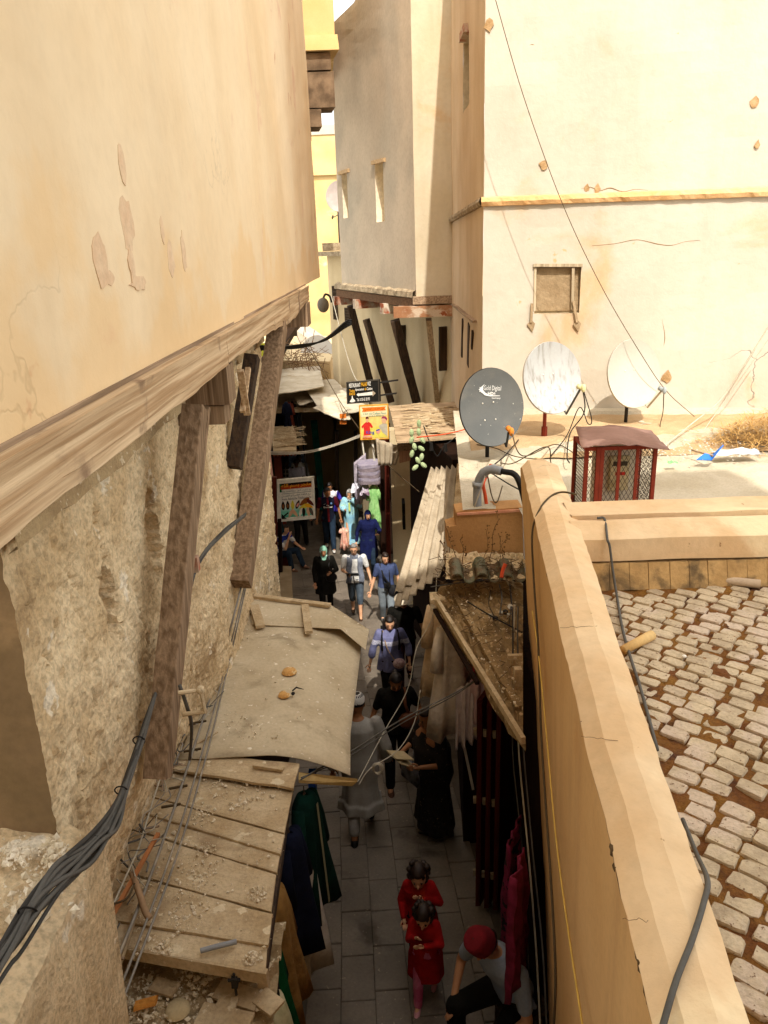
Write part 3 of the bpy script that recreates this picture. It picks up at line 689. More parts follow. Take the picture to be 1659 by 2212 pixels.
pts = [p for p in pts if _inview(*p)]
pts.sort(key=lambda q: (q[0]-.3)**2+q[1]**2); pts = [p for p in pts if rnd.random() > .02]
for i, (x, y) in enumerate(pts[:298]):
    o = cp[i % 6] if i < 6 else cp[i % 6].copy()
    if i >= 6: COL.objects.link(o)
    o.parent = te; o.location = Vector((x, y, zf-.005+rnd.uniform(-.006, .004)))-chain_loc(te); s_ = rnd.uniform(.92, 1.08)
    o.rotation_euler = (rnd.uniform(-.03, .03), rnd.uniform(-.03, .03), ang+rnd.uniform(-.09, .09)); o.scale = (s_*rnd.uniform(.9, 1.06), s_, 1)

pts_rest += pts[298:]
b = MB(); _cm = cp[0].data
for x, y in pts_rest:
    _cm = cp[rnd.randrange(6)].data; rot = Matrix.Rotation(ang+rnd.uniform(-.09, .09), 3, 'Z'); s_ = rnd.uniform(.92, 1.08); o_ = Vector((x, y, zf-.005+rnd.uniform(-.006, .004)))
    b.add([o_ + rot @ (v.co*s_) for v in _cm.vertices], [tuple(p.vertices) for p in _cm.polygons])
if pts_rest: tag(b.build('outlying_cobbles', M_cobble, te), kind='stuff')
# ============================================================ flat roof with the dishes (roof of the shops on the right)
rf = thing('shop_roof', 'flat lime screeded roof on the right carrying satellite dishes', 'roof', (2, 8, 2))
zr = 5.3
yk = az(1040, 1100, zr).y
b = MB(); b.add([(1.18, 4.7, zr), (5.2, 4.6, zr), (5.2, yk+.1, zr), (1.18, yk+.1, zr)], [(0, 1, 2, 3)]); b.build('screed', M_lime, rf)
rows = []
for i in range(70):
    y = yk + (10.3-yk)*i/69; row = []; xe = .70+.075*(y-6.5)
    for j in range(80):
        x = xe + (5.2-xe)*j/79; k = .012*fbm((x*1.5, y*1.5, 3)) + .004*fbm((x*8, y*8, 1))
        step = .07 if y > 7.75+.25*fbm((x*.8, 2, 4)) + .25*(x-1) else 0
        row.append((x, y, zr+k+step))
    rows.append(row)
b = MB(); b.grid(rows); b.build('screed', [M_lime], rf)
rows = []
for i in range(40):
    y = 7.9 + 2.4*i/39; row = []
    for j in range(60):
        x = .85+.075*(y-6.5) + 4.25*j/59; e = (y-(8.05+.3*fbm((x*.9, 8, 4))+.16*(x-1)))
        row.append((x, y, zr+.05+.035*min(1, max(-1, e*4))+.02*fbm((x*2, y*2, 6), .6, 6)))
    rows.append(row)
b = MB(); b.grid(rows); b.build('sand_drift', [M_sand], rf)
b = MB(); b.hexa([(1.2, 9.85, zr), (5.6, 9.2, zr), (5.6, 9.5, zr), (1.2, 10.2, zr), (1.2, 9.92, zr+.13), (5.6, 9.25, zr+.13), (5.6, 9.5, zr+.15), (1.2, 10.2, zr+.15)]); b.build('roof_upstand', M_lime, rf)
# alley side of that roof: rough edge
# tan block wall facing the camera, next to the parapet end
b = MB()
k0, k1, k2, k3 = ay(968, 1104, yk), ay(1128, 1096, yk), ay(1130, 1212, yk), ay(970, 1200, yk)
poly = [ay(u, v, yk) for u, v in ((985, 1106), (1000, 1103), (1060, 1100), (1128, 1096), (1132, 1225), (1010, 1215), (985, 1190), (966, 1180), (965, 1140), (985, 1135))]
b.prism(poly, (0, .22, 0)); b.build('block_wall', mat('orange_render', '#b98c58', '#a67a4a', 1.6, 6, .95, .25, 40, c3='#8e6236', s3=2, t3=.6, crack=.8, cs=3.2), rf)
b = MB(); b.beam(ay(985, 1102, yk+.1), ay(1128, 1093, yk+.1), .24, .02); b.build('block_cap', mat('pink_cap', '#d49a78', '#c08060', 8, 5), rf)
# the house behind the camera (it throws the shade over the near alley)
bh = thing('own_house', 'tall cream house behind the terrace', 'house', (0, -4, 2))
def shade_top(y, z, yc): return z + (y-yc)*math.tan(SUN_EL)/math.cos(SUN_AZ)
zl = shade_top(10.2, 7.0, -1.7); zr_ = shade_top(7.3, 5.3, -1.7)
b = MB()
b.hexa([(-3, -6, 0), (.75, -6, 0), (.75, -1.7, 0), (-3, -1.7, 0), (-3, -6, zl), (.75, -6, zl), (.75, -1.7, zl), (-3, -1.7, zl)])
b.hexa([(.752, -6, 0), (4.2, -6, 0), (4.2, -1.7, 0), (.752, -1.7, 0), (.752, -6, zr_), (4.2, -6, zr_), (4.2, -1.7, zr_), (.752, -1.7, zr_)])
b.build('wall', M_cream, bh)
# ============================================================ materials of smaller things
M_plank = mat('dusty_plank', '#ccb794', '#b39a74', 4, 7, .95, .5, 40, c3='#8a7152', s3=2.6, t3=.56, w3=.2, c4='#d9c8a6', s4=9, t4=.62, streak=.12, ss=(1.5, 22, 8), fine=.2, world=True)
M_sheet = mat('dusty_sheet_metal', '#cbbc9e', '#b8a686', 2.2, 7, .85, .2, 30, c3='#98886c', s3=2.6, t3=.52, w3=.2, c4='#e6dcc6', s4=22, t4=.66, fine=.12)
M_rubble = mat('rubble', '#ecdfc6', '#cdbb98', 14, 5, 1, .5, 50, world=True)
M_darkwood = mat('dark_shop_wood', '#2c1b12', '#1d120c', wood=2, rough=.8, bump=.3, spec=.06)
M_redwood = mat('red_brown_door', '#5c2317', '#431a11', wood=2, rough=.7, bump=.2, spec=.1)
M_black = flat('black_rubber', '#1c1a18', .6)
M_cablegrey = flat('grey_cable', '#5b5852', .7)
M_cablepale = flat('pale_cable', '#b9b09c', .7)
M_cablewire = flat('brown_wire', '#54452f', .8)
M_conduit = mat('pvc_conduit', '#8a857c', '#7a756b', 5, 5, .6, .1, 30, c3='#a09684', s3=6, t3=.55)
M_iron = flat('dark_iron', '#2e2a26', .6)
M_red = flat('red_oxide_paint', '#a3432c', .7)
M_whiteframe = flat('white_sign_frame', '#e9e2d0', .6)
M_orangehose = flat('orange_conduit', '#d8532c', .6)
M_corr = mat('weathered_fibre_cement', '#bdae96', '#a5967e', 3, 7, .95, .4, 40, c3='#8f8068', s3=2.4, t3=.6, c4='#6d5f4b', s4=16, t4=.68, fine=.15)
M_tin = mat('pale_tin', '#cfc4ae', '#b8aa90', 2.5, 6, .8, .25, 20, c3='#a08a68', s3=2.2, t3=.58, fine=.1)

# ============================================================ left lean-to roof of planks
lt = thing('plank_lean_to', 'dusty plank lean-to roof under the struts, its boards strewn with rubble', 'lean-to', (-1, 3.6, 2.2))
ed = [((456, 1623), (647, 1645)), ((439, 1675), (633, 1706)), ((415, 1745), (613, 1801)), ((400, 1783), (605, 1845)), ((385, 1821), (597, 1886)), ((353, 1907), (585, 1971)), ((315, 2000), (578, 2043)), ((253, 2045), (574, 2103))]
def plk(e0, e1, z, nm='plank', tilt=0.0):
    (a, b_), (c, d_) = e0, e1
    A, B_, C_, D_ = az(*a, z), az(*b_, z), az(*c, z), az(*d_, z)
    def left_ext(p, q): t = (-1.62-q.x)/(p.x-q.x); return q.lerp(p, t)
    A, C_ = left_ext(A, B_), left_ext(C_, D_); g = .004
    nn_ = 9; rows = []
    for j in range(4):
        s_ = (0, .06, .94, 1)[j]; row = []
        for i in range(nn_):
            t = i/(nn_-1); p = A.lerp(B_, t).lerp(C_.lerp(D_, t), g*2+s_*(1-4*g)); p.z += tilt*(s_-.5) + .005*fbm((p.x*4, p.y*4, z*7)) - (.004 if j in (0, 3) else 0)
            p.y += .006*fbm((p.x*6, e0[0][1], j))*(j in (0, 3)); p.x += (.012*fbm((p.y*9, 3, e0[0][1])) if i == nn_-1 else 0)
            row.append(p)
        rows.append(row)
    b = MB(); b.sheet(rows, .02); return b.build(nm, M_plank, lt)
for i in range(len(ed)-1): plk(ed[i], ed[i+1], 4.235 if i == 0 else 4.20+.004*((i*7) % 3), tilt=.03 if i == 0 else .012)
b = MB(); b.beam(az(255, 2052, 4.165), az(578, 2110, 4.165), .03, .07); b.build('front_bearer', M_plank, lt)
b = MB(); b.beam(az(640, 1660, 4.15)-Vector((.03, 0, 0)), az(580, 2095, 4.15)-Vector((.03, 0, 0)), .05, .06); b.build('edge_bearer', M_wood_dark, lt)
b = MB(); b.beam(az(565, 2085, 4.1), az(565, 2085, 4.1)-Vector((0, 0, 2.2)), .05, .05); b.build('post', M_plank, lt)
# sheet metal roof further up
sm = thing('sheet_metal_roof', 'dusty sheet of roofing metal curling down over the alley beyond the planks', 'roof sheet', (-1, 5.6, 2.5))
st = [(4.36, 757, 1676), (4.75, 757, 1585), (5.3, 768, 1500), (5.95, 779, 1410), (6.35, 782, 1372), (6.55, 775, 1352)]
rows = []
for i in range(26):
    t = i/25*(len(st)-1); k = min(int(t), len(st)-2); f = t-k
    pr_ = az(st[k][1], st[k][2], 4.04).lerp(az(st[k+1][1], st[k+1][2], 4.04), f)
    row = []
    for j in range(22):
        s_ = j/21; x = -1.46 + (pr_.x+1.46)*s_
        y = pr_.y - .03*(1-s_); cv = max(0, (x+.85))
        z = 4.245 - .20*(cv/max(.1, pr_.x+.85))**1.7 + .004*fbm((x*2, y*2, 1)) + .004*fbm((x*.9, y*.9, 4))
        row.append((x, y, z))
    rows.append(row)
b = MB(); b.sheet(rows, .006); b.build('metal_sheet', M_sheet, sm, smooth=True)
q = [az(u, v, 4.262) for u, v in ((540, 1296), (712, 1306), (796, 1334), (788, 1372), (735, 1353), (545, 1350))]
q[2].z -= .13; q[3].z -= .15; q[4].z -= .03
b = MB(); b.prism(q, (0, 0, .006)); b.build('top_sheet', M_sheet, sm)
for a, c, wd in (((543, 1287), (713, 1308), .06), ((549, 1309), (563, 1354), .085), ((659, 1308), (667, 1366), .07)):
    p0, p1 = az(*a, 4.285), az(*c, 4.285); b = MB(); b.beam(p0, p1, wd, .028); b.build('batten', M_plank, sm)
b = MB(); b.beam(az(548, 1652, 4.262), az(612, 1662, 4.262), .035, .018); b.build('batten', M_plank, sm)
b = MB(); b.sheet([[az(645, 1668, 4.13), az(772, 1682, 4.06)], [az(645, 1685, 4.09), az(760, 1692, 4.02)]], .025); b.build('edge_board', mat('yellow_board', '#cdb27a', '#b89a60', 8), sm)
# lower broken roof at the bottom edge
lr = thing('broken_lower_roof', 'broken rubble-covered roof below the planks at the bottom edge', 'roof', (-1, 2.4, 2))
rows = []
for i in range(60):
    y = 1.7 + 1.7*i/59; row = []
    for j in range(50):
        x = -1.66 + 1.02*j/49; row.append((x, y, 3.93 + .018*fbm((x*5, y*5, 1), .6, 6) + .03*max(0, -x-1.15) - (.05 if x > -.75 and fbm((x*4, y*4, 8)) > .1 else 0)))
    rows.append(row)
b = MB(); b.grid(rows); b.build('dirt_bed', M_ledge, lr)
for k, (u0, v0, u1, v1, wd) in enumerate(((470, 2135, 560, 2165, .11), (560, 2150, 600, 2180, .10), (430, 2190, 540, 2215, .12), (495, 2155, 470, 2230, .10), (380, 2140, 330, 2125, .08))):
    b = MB(); b.beam(az(u0, v0, 3.965+.004*k), az(u1, v1, 3.96+.004*k), wd, .018); b.build('broken_board', M_plank, lr)

# loose rubble (nobody could count it)
def rub(name, region, z, n, rmin, rmax, seed, clusters=()):
    r_ = random.Random(seed); b = MB()
    for i in range(n):
        if clusters and r_.random() < .8:
            cu, cv, cr = r_.choice(clusters); a = r_.uniform(0, 6.28); rr = cr*r_.random()**.7; u = cu+rr*math.cos(a)*1.3; v = cv+rr*math.sin(a)
        else: u = r_.uniform(region[0], region[1]); v = r_.uniform(region[2], region[3]); 
        if region[4] and not region[4](u, v): continue
        p = az(u, v, z(u, v) if callable(z) else z); r0 = rmin*(rmax/rmin)**(r_.random()**2.6)
        rot = Matrix.Rotation(r_.uniform(0, 6.28), 3, (r_.random(), r_.random(), r_.random()+.1))
        V = [rot @ Vector((r0*x*r_.uniform(.6, 1.3), r0*y*r_.uniform(.6, 1.3), r0*zz*r_.uniform(.5, .9)))+p for x, y, zz in ((1, 0, 0), (-1, 0, 0), (0, 1, 0), (0, -1, 0), (0, 0, 1), (0, 0, -1))]
        b.add(V, [(0, 2, 4), (2, 1, 4), (1, 3, 4), (3, 0, 4), (2, 0, 5), (1, 2, 5), (3, 1, 5), (0, 3, 5)])
    return tag(b.build(name, M_rubble), kind='stuff')
inpl = lambda u, v: u < 645-(v-1650)*.158 and u > 455-(v-1640)*.5
rub('plaster_rubble', (270, 640, 1650, 2085, inpl), 4.215, 1300, .0025, .016, 3, ((440, 1830, 22), (400, 1985, 30), (560, 1700, 34), (430, 1890, 40), (415, 1950, 36), (555, 1930, 18), (470, 1690, 34), (520, 1740, 20), (350, 2040, 25), (545, 2070, 16), (440, 1760, 24)))
rub('plaster_rubble', (480, 740, 1320, 1590, None), 4.252, 220, .003, .013, 5, ((540, 1580, 22), (600, 1590, 20), (500, 1560, 26), (520, 1340, 26)))
rub('plaster_rubble', (215, 590, 2110, 2230, None), 3.965, 700, .003, .022, 8, ((300, 2160, 50), (360, 2190, 50), (260, 2190, 40), (420, 2120, 30), (330, 2130, 30)))
rub('plaster_rubble', (285, 470, 1650, 2110, lambda u, v: abs(u-(470-(v-1650)*.5)) < 30), 4.215, 700, .003, .018, 9)

# things lying on the sheet and the roofs
def disc(name, u, v, z, r, th, m, label, cat, cut=0):
    c = az(u, v, z); b = MB(); n = 26; T = []; 
    for k in range(n):
        a = 2*math.pi*k/n; rr = r*(1+.04*fbm((k*.5, u, 1)))
        if cut and 0 < a < cut: rr *= .55
        T.append(c+Vector((rr*math.cos(a), rr*math.sin(a), 0)))
    up_ = Vector((0, 0, th)); ins = [c+(p-c)*.82+up_ for p in T]; b.add(T+ins+[c+up_*1.12], [(k, (k+1) % n, (k+1) % n+n, k+n) for k in range(n)]+[(k+n, (k+1) % n+n, 2*n) for k in range(n)])
    return tag(b.build(name, m, None, smooth=True), label, cat)
M_bread = mat('bread_crust', '#d5a766', '#c08a48', 12, 6, .9, .3, 60, c4='#e6c891', s4=30, t4=.6)
disc('flatbread', 625, 1452, 4.255, .062, .02, M_bread, 'round flatbread lying whole on the sheet metal roof', 'bread')
disc('flatbread', 614, 1502, 4.255, .048, .018, M_bread, 'smaller torn flatbread beside a black scrap on the sheet metal roof', 'bread', 1.3)
disc('stale_loaf', 384, 2182, 3.965, .062, .022, mat('stale_crust', '#c9b58c', '#b5a078', 10, 6, 1, .3, 50), 'large pale stale round loaf on the rubble at the bottom edge', 'bread')
b = MB(); p = az(316, 2175, 3.98); V = []
for i in range(8): V.append([p+Vector(((i-3.5)*.014, .03*math.cos(j*1.05)*(1+.3*fbm((i, j, 1)))+(i-3)*.004, .022+.02*math.sin(j*1.05)+.01*fbm((i, j, 4)))) for j in range(6)])
b.grid(V, close=True); tag(b.build('bread_crust', mat('orange_crust', '#c98a3c', '#a86a28', 20)), 'crumpled orange crust of bread among the rubble beside the pale loaf', 'bread crust')
b = MB(); b.tube([az(632, 1492, 4.265), az(640, 1485, 4.27), az(656, 1489, 4.265)], [.006, .007, .002], 6); b.ball(az(633, 1498, 4.265), (.016, .02, .012)); tag(b.build('black_scrap', M_black), 'black plastic scrap lying by the torn flatbread', 'scrap')
b = MB(); b.tube(bez([az(433, 2054, 4.235), az(470, 2044, 4.24), az(511, 2034, 4.235)]), .013, 8); tag(b.build('pipe_offcut', flat('grey_plastic', '#8f9192', .5), smooth=True), 'short grey pipe offcut lying on the lowest plank', 'pipe offcut')
cl = thing('iron_clamp', 'rusty screw clamp gripping the front edge of the planks', 'clamp', az(507, 2120, 4.12))
c = az(507, 2120, 4.12); b = MB(); b.box(c, .03, .03, .06); b.tube([c+Vector((0, 0, -.09)), c+Vector((0, 0, .05))], .007, 6); b.build('jaw', M_iron, cl)
b = MB(); b.beam(c+Vector((-.03, -.01, .02)), c+Vector((.03, -.01, .02)), .012, .012); b.build('handle', M_iron, cl)

# ============================================================ cables along the rough wall
bundle = [(527, 1112, -1.18), (478, 1152, -1.16), (428, 1212, -1.17), (398, 1300, -1.21), (352, 1440, -1.21), (318, 1540, -1.2), (296, 1610, -1.18), (268, 1690, -1.16), (240, 1765, -1.13), (190, 1830, -1.11), (110, 1905, -1.11), (48, 1985, -1.12), (0, 2058, -1.12), (-60, 2150, -1.12)]
bt = thing('cable_bundle', 'thick bundle of grey cables sagging along the rough wall behind the near strut', 'cable bundle', ax(300, 1600, -1.2))
for k in range(17):
    pts = []; r_ = random.Random(k)
    for i, (u, v, x) in enumerate(bundle):
        tw = 3.0*i/3 if i < 5 else 0; spread = .012 if i < 3 else (.022 if i < 6 else .04 if i < 8 else .075)
        a = 2*math.pi*(k*.618 % 1)+tw*.8+(r_.uniform(-.7, .7) if i > 5 else 0); rr = spread*(.25+.75*((k*7) % 17)/17)*(r_.uniform(.6, 1.2) if i > 5 else 1)
        d1 = Vector((0, 1, .5)).normalized(); d2 = Vector((1, 0, .25)).normalized()
        pts.append(ax(u, v, x) + d1*(rr*math.cos(a)*1.2+r_.uniform(-.012, .012)) + d2*(rr*math.sin(a)*.45+.01))
    cable('cable', pts, .0085 if k % 3 else .0065, M_cablegrey if k % 4 else flat('dark_cable', '#3e3b37', .7), parent=bt, n=7, sides=6)
for (u, v, x) in ((300, 1600, -1.18), (262, 1708, -1.15), (205, 1815, -1.11), (60, 1970, -1.1)):
    c = ax(u, v, x); b = MB(); d1 = Vector((0, -1, -.55)).normalized(); e1 = d1.cross(Vector((1, 0, 0))).normalized(); b.tube([c+e1*(.042*math.cos(a))+Vector((1, 0, .2))*(.026*math.sin(a)) for a in np.linspace(0, 6.3, 14)], .0035, 5); b.build('cable_tie', M_black, bt)
pv = thing('conduit_run', 'three dusty thin conduits running along the wall beside the planks', 'conduits', az(400, 1720, 4.25))
for k, du in enumerate((0, 14, 21)):
    pts = [(532+du*.4, 1225, -1.26), (505+du*.6, 1330, -1.25), (478+du*.8, 1430, None), (430+du*1.4, 1580, None), (375+du*1.8, 1750, None), (322+du*2, 1900, None), (250+du*2.2, 2080, None), (175+du*2.5, 2260, None)]
    cable('conduit', [ax(u, v, x+.01*k) if x else az(u, v, 4.30) for u, v, x in pts], .0085 if k == 0 else .0065, M_conduit, parent=pv, n=5)
for k, (a, c) in enumerate((((490, 1310), (420, 1500)), ((420, 1500), (300, 1830)), ((300, 1830), (140, 2230)))):
    cable('dusty_wire', [az(a[0], a[1], 4.33), az((a[0]+c[0])/2-8, (a[1]+c[1])/2, 4.3), az(c[0], c[1], 4.3)], .006, M_cablepale, f'slack dusty wire {["at the top of", "in the middle of", "at the foot of"][k]} the conduits by the wall', 'wire', n=6)
for k, (u, v) in enumerate(((470, 1380), (448, 1500), (437, 1560), (425, 1620), (395, 1700), (380, 1740))):
    c = az(u, v, 4.29); b = MB(); b.beam(c-Vector((.09, 0, .01)), c+Vector((.03, 0, .01)), .012, .012); b.ball(c, .010); b.build('pipe_clip', M_cablewire, pv)
b = MB(); b.beam(az(342, 1800, 4.33), az(236, 1990, 4.31), .022, .015); tag(b.build('wooden_lath', mat('orange_lath', '#b97a4a', '#9a6238', wood=1)), 'thin orange wooden lath lying across the conduits', 'lath')
cable('hose_offcut', [az(286, 1888, 4.31), az(296, 1915, 4.33), az(306, 1945, 4.33), az(314, 1970, 4.31), az(324, 1985, 4.29)], .017, mat('dirty_hose', '#a98a6a', '#8f7456', 9), 'bent pinkish hose offcut lying by the conduits', 'hose', n=6, sides=8)
for k, (u0, v0, u1, v1, r_) in enumerate(((250, 1990, 175, 2212, .013), (300, 1960, 215, 2215, .01), (235, 2005, 120, 2200, .008))):
    b = MB(); b.tube([az(u0, v0, 4.25), az(u1, v1, 4.22)], r_, 7); tag(b.build('dusty_rod', mat('dusty_rod', '#ab9774', '#8b775a', 8)), f'{["thickest", "middle", "thinnest"][k]} of three dusty rods slanting into the bottom left corner', 'rod', 'rods leaning by the wall')
# pipe stubs and taps on the near strut
b = MB()
c = ax(385, 1497, -1.0); b.tube([c, c+Vector((.10, .02, .0)), c+Vector((.11, .02, -.12)), c+Vector((.0, .02, -.13))], .012, 7); b.ball(c+Vector((.1, .02, 0)), .022); tag(b.build('tap_pipe', M_plank), 'dusty pipe elbow bolted to the near strut', 'pipe')
cable('drooping_hose', [ax(388, 1480, -1.0), ax(405, 1530, -.98), ax(414, 1570, -1.0), ax(410, 1640, -1.08)], .009, M_cablegrey, 'grey hose drooping beside the near strut', 'hose', n=6)
b = MB(); c = ax(420, 1218, -1.1); b.box(c, .05, .05, .09); tag(b.build('wood_block', M_paint), 'small brown wood block wedged behind the near strut', 'block')

# ============================================================ left shop fronts under and beyond the lean-to
ls = thing('left_shops', 'row of dark shop fronts along the left foot of the alley', 'shops', (-1.8, 9, .8))
b = MB(); b.hexa([(-1.9, 1.0, gz(1)-.2), (-1.5, 1.0, gz(1)-.2), (-1.36, 8.7, gz(8.7)-.2), (-1.9, 8.7, gz(8.7)-.2), (-1.9, 1, 3.4), (-1.5, 1, 3.4), (-1.36, 8.7, 3.9), (-1.9, 8.7, 3.9)]); b.build('back_wall', M_darkwood, ls)
def facade(x0, y0, x1, y1, z0, z1, m, nm, parent, th=.5):
    b = MB(); b.hexa([(x0-th, y0, z0), (x0, y0, z0), (x1, y1, z0), (x1-th, y1, z0), (x0-th, y0, z1), (x0, y0, z1), (x1, y1, z1), (x1-th, y1, z1)]); return b.build(nm, m, parent)
facade(-1.37, 8.3, -1.95, 12.6, -.2, 6.9, M_rough, 'plaster_pier', ls)
facade(-2.0, 12.6, -2.75, 18.4, -.2, 3.3, M_darkwood, 'shop_front', ls)
facade(-2.05, 12.7, -2.8, 18.4, 3.3, 5.4, M_pale, 'upper_front', ls)
facade(-2.9, 18.4, -3.3, 34, -.4, 4.6, M_darkwood, 'shop_front', ls)
for (u, v0, v1, y, wd, m_) in ((556, 1010, 1292, 12.4, .15, M_pale), (541, 930, 1250, 11.5, .08, M_stone), (578, 1030, 1290, 13.3, .10, M_darkwood), (592, 1030, 1290, 13.6, .09, M_redwood), (604, 1120, 1235, 14.4, .07, M_darkwood)):
    a = ay(u, v0, y); c = ay(u+3, v1, y); b = MB(); b.beam(a, c, wd, wd, (0, 1, 0)); b.build('door_post', m_, ls)
p = [ag(u, v) for u, v in ((606, 1325), (634, 1325), (630, 1236), (606, 1236))]
b = MB(); b.prism([q+Vector((0, 0, .17)) for q in p], (0, 0, -.3)); b.build('stone_step', mat('pale_step', '#c0a988', '#a8916e', 3), ls)
b = MB()
for k in range(22):
    c = ay(548-k*1.0, 960+k*15, 11.3); b.box(c, .05, .05, .035); b.tube([c, c+Vector((.06, -.05, .01))], .01, 5)
b2 = b.build('cable_clips', M_stone, ls); tag(b2, kind='stuff')
# reed covered stall roof and red scalloped valance
rs = thing('reed_stall_roof', 'small brushwood covered stall roof with a scalloped brown valance by the far strut', 'stall roof', (-2.2, 17, 2.5))
za = 3.05
q = [az(590, 974, za), az(640, 972, za), az(640, 940, za), az(632, 918, za), az(585, 922, za)]
b = MB(); b.prism(q, (0, 0, -.05)); b.build('roof_board', M_plank, rs)
b = MB(); r_ = random.Random(4)
for i in range(90):
    u, v = r_.uniform(590, 636), r_.uniform(922, 968); p = az(u, v, za+.02); a = r_.uniform(-.4, .4)
    b.beam(p, p+Vector((math.cos(a), math.sin(a), r_.uniform(-.02, .08)))*r_.uniform(.15, .4), .02, .012)
tag(b.build('brushwood', M_plank, rs), kind='stuff')
rows = []
for i in range(33):
    t = i/32; a = az(588, 976, za-.03).lerp(az(640, 974, za-.03), t); sc_ = .05*abs(math.sin(t*math.pi*7))
    rows.append([a, a-Vector((0, 0, .07+sc_))])
b = MB(); b.sheet(rows, .01, (0, 1, 0)); b.build('valance', cloth('brown_valance', '#8a5540', '#7a4634'), rs)
a0, a1 = az(586, 976, za-.03), az(602, 974, za-.03); b = MB(); b.hexa([(a0.x, a0.y+.3, -.1), (a1.x, a1.y+.3, -.1), (a1.x, a1.y+.36, -.1), (a0.x, a0.y+.36, -.1), (a0.x, a0.y+.3, za-.06), (a1.x, a1.y+.3, za-.06), (a1.x, a1.y+.36, za-.06), (a0.x, a0.y+.36, za-.06)]); b.build('side_cloth', cloth('maroon_cloth', '#6a3226', '#5a281e'), rs)

# ============================================================ right shop: eaves, corrugated sheet, doors
rsx = thing('right_shop', 'shop on the right with crumbling eaves, green tiles and dark interior', 'shop', (.9, 6.5, 1.2))
b = MB()
b.hexa([(.72, 6.6, 0), (1.4, 6.6, 0), (1.4, 10.6, 0), (1.0, 10.6, 0), (.72, 6.6, 3.75), (1.4, 6.6, 4.3), (1.4, 10.6, 4.6), (1.0, 10.6, 4.45)]); b.hexa([(1.0, 10.602, -.1), (1.4, 10.602, -.1), (1.4, 13.6, -.1), (.50, 13.6, -.1), (1.0, 10.602, 4.6), (1.4, 10.602, 4.6), (1.4, 13.6, 4.6), (.50, 13.6, 4.6)]); b.hexa([(1.02, 2.0, 0), (1.6, 2.0, 0), (1.6, 6.598, 0), (1.10, 6.598, 0), (1.02, 2.0, 4.4), (1.6, 2.0, 4.4), (1.6, 6.598, 4.4), (1.10, 6.598, 4.4)]); b.build('alley_wall', M_darkwood, rsx)
# end wall that catches a sliver of sun
x0, x1 = ag(843, 1165), ag(893, 1165)
b = MB(); y_ = 15.2; a, c = ay(843, 985, y_), ay(897, 1170, y_); b.hexa([(a.x, y_, -.2), (1.4, y_, -.2), (1.4, y_+.3, -.2), (a.x, y_+.3, -.2), (a.x, y_, 4.0), (1.4, y_, 4.0), (1.4, y_+.3, 4.0), (a.x, y_+.3, 4.0)]); b.build('end_wall', M_pale, rsx)
b = MB()
for k, u in enumerate((826, 836)): a, c = ay(u, 985, 15.0), ay(u, 1165, 15.0); b = MB(); b.beam((a.x, 15.0, 3.9), (c.x, 15.0, -.05), .09, .09, (0, 1, 0)); b.build('door_jamb', M_redwood if k else M_darkwood, rsx)
# crumbling masonry below the block wall, then glazed tiles
rows = []
for i in range(16):
    v = 1192 + (1250-1192)*i/15; row = []
    for j in range(50):
        u = 962 + (1132-962)*j/49; p = ay(u, v, yk-.02-.30*(i/15)); n = fbm((p.x*11, p.y*11, p.z*11), .6, 5); row.append(p + Vector((.02*n, -.035*n-.02, .03*n)))
    rows.append(row)
b = MB(); b.grid(rows); b.build('crumbling_masonry', M_rough, rsx)
M_green = mat('green_glazed_tile', '#5f6147', '#76705a', 9, 6, .6, .4, 40, c3='#6a5338', s3=6, t3=.44, fine=.25)
for k in range(6):
    u = 986 + k*27; c = ay(u, 1246+2*math.sin(k*2), yk-.32); 
    for s_, dz in ((1, 0),):
        b = MB(); rows = []
        for i in range(7):
            rows.append([c + Vector((.052*math.cos(a), -.05+.20*i/6, .052*math.sin(a)*(1 if k % 2 == 0 else -1)+.07*i/6 + (0 if k % 2 == 0 else .03))) for a in np.linspace(0, math.pi, 9)])
        b.sheet(rows, .014, (0, 0, -1)); b.build('roof_tile', M_green, rsx)
ze = 4.52
t0, t1, t2, t3 = az(955, 1262, ze+.1), az(1130, 1252, ze+.12), az(1130, 1606, ze), az(938, 1292, ze)
rows = []
for i in range(24):
    s_ = i/23; row = []
    for j in range(20):
        r = j/19; p = t0.lerp(t1, r).lerp(t3.lerp(t2, r), s_); n = fbm((p.x*9, p.y*9, 2), .6, 5); p = p + Vector((.035*fbm((p.y*9, 3, 1)) if i == 23 else 0, .03*fbm((p.x*9, 7, 1)) if i == 23 else 0, .055*n - .05*math.sin(s_*math.pi)*r)); row.append(p)
    rows.append(row)
b = MB(); b.sheet(rows, .07); b.build('earth_eave', mat('dark_earth', '#a88b60', '#836a46', 4, 8, 1, .9, 30, c3='#6a5436', s3=3, t3=.55, c4='#c2a67c', s4=18, t4=.6, fine=.3), rsx)
b = MB(); b.beam(t3+Vector((0, 0, .02)), t2+Vector((0, 0, .02)), .03, .05); b.build('eave_board', M_plank, rsx)
b = MB(); b.beam(t3.lerp(t0, .0)+Vector((.16, .02, .06)), t2+Vector((.03, .34, .03)), .045, .04); b.build('eave_board', MATS['dark_earth'], rsx)
b = MB(); b.beam(t3+Vector((-.03, .02, -.06)), t3.lerp(t2, .62)+Vector((-.03, 0, -.06)), .03, .03); b.build('eave_rail', M_darkwood, rsx)
b = MB(); c = az(945, 1300, ze-.02); b.box(c, .13, .16, .12); b.build('eave_end', M_rough, rsx)
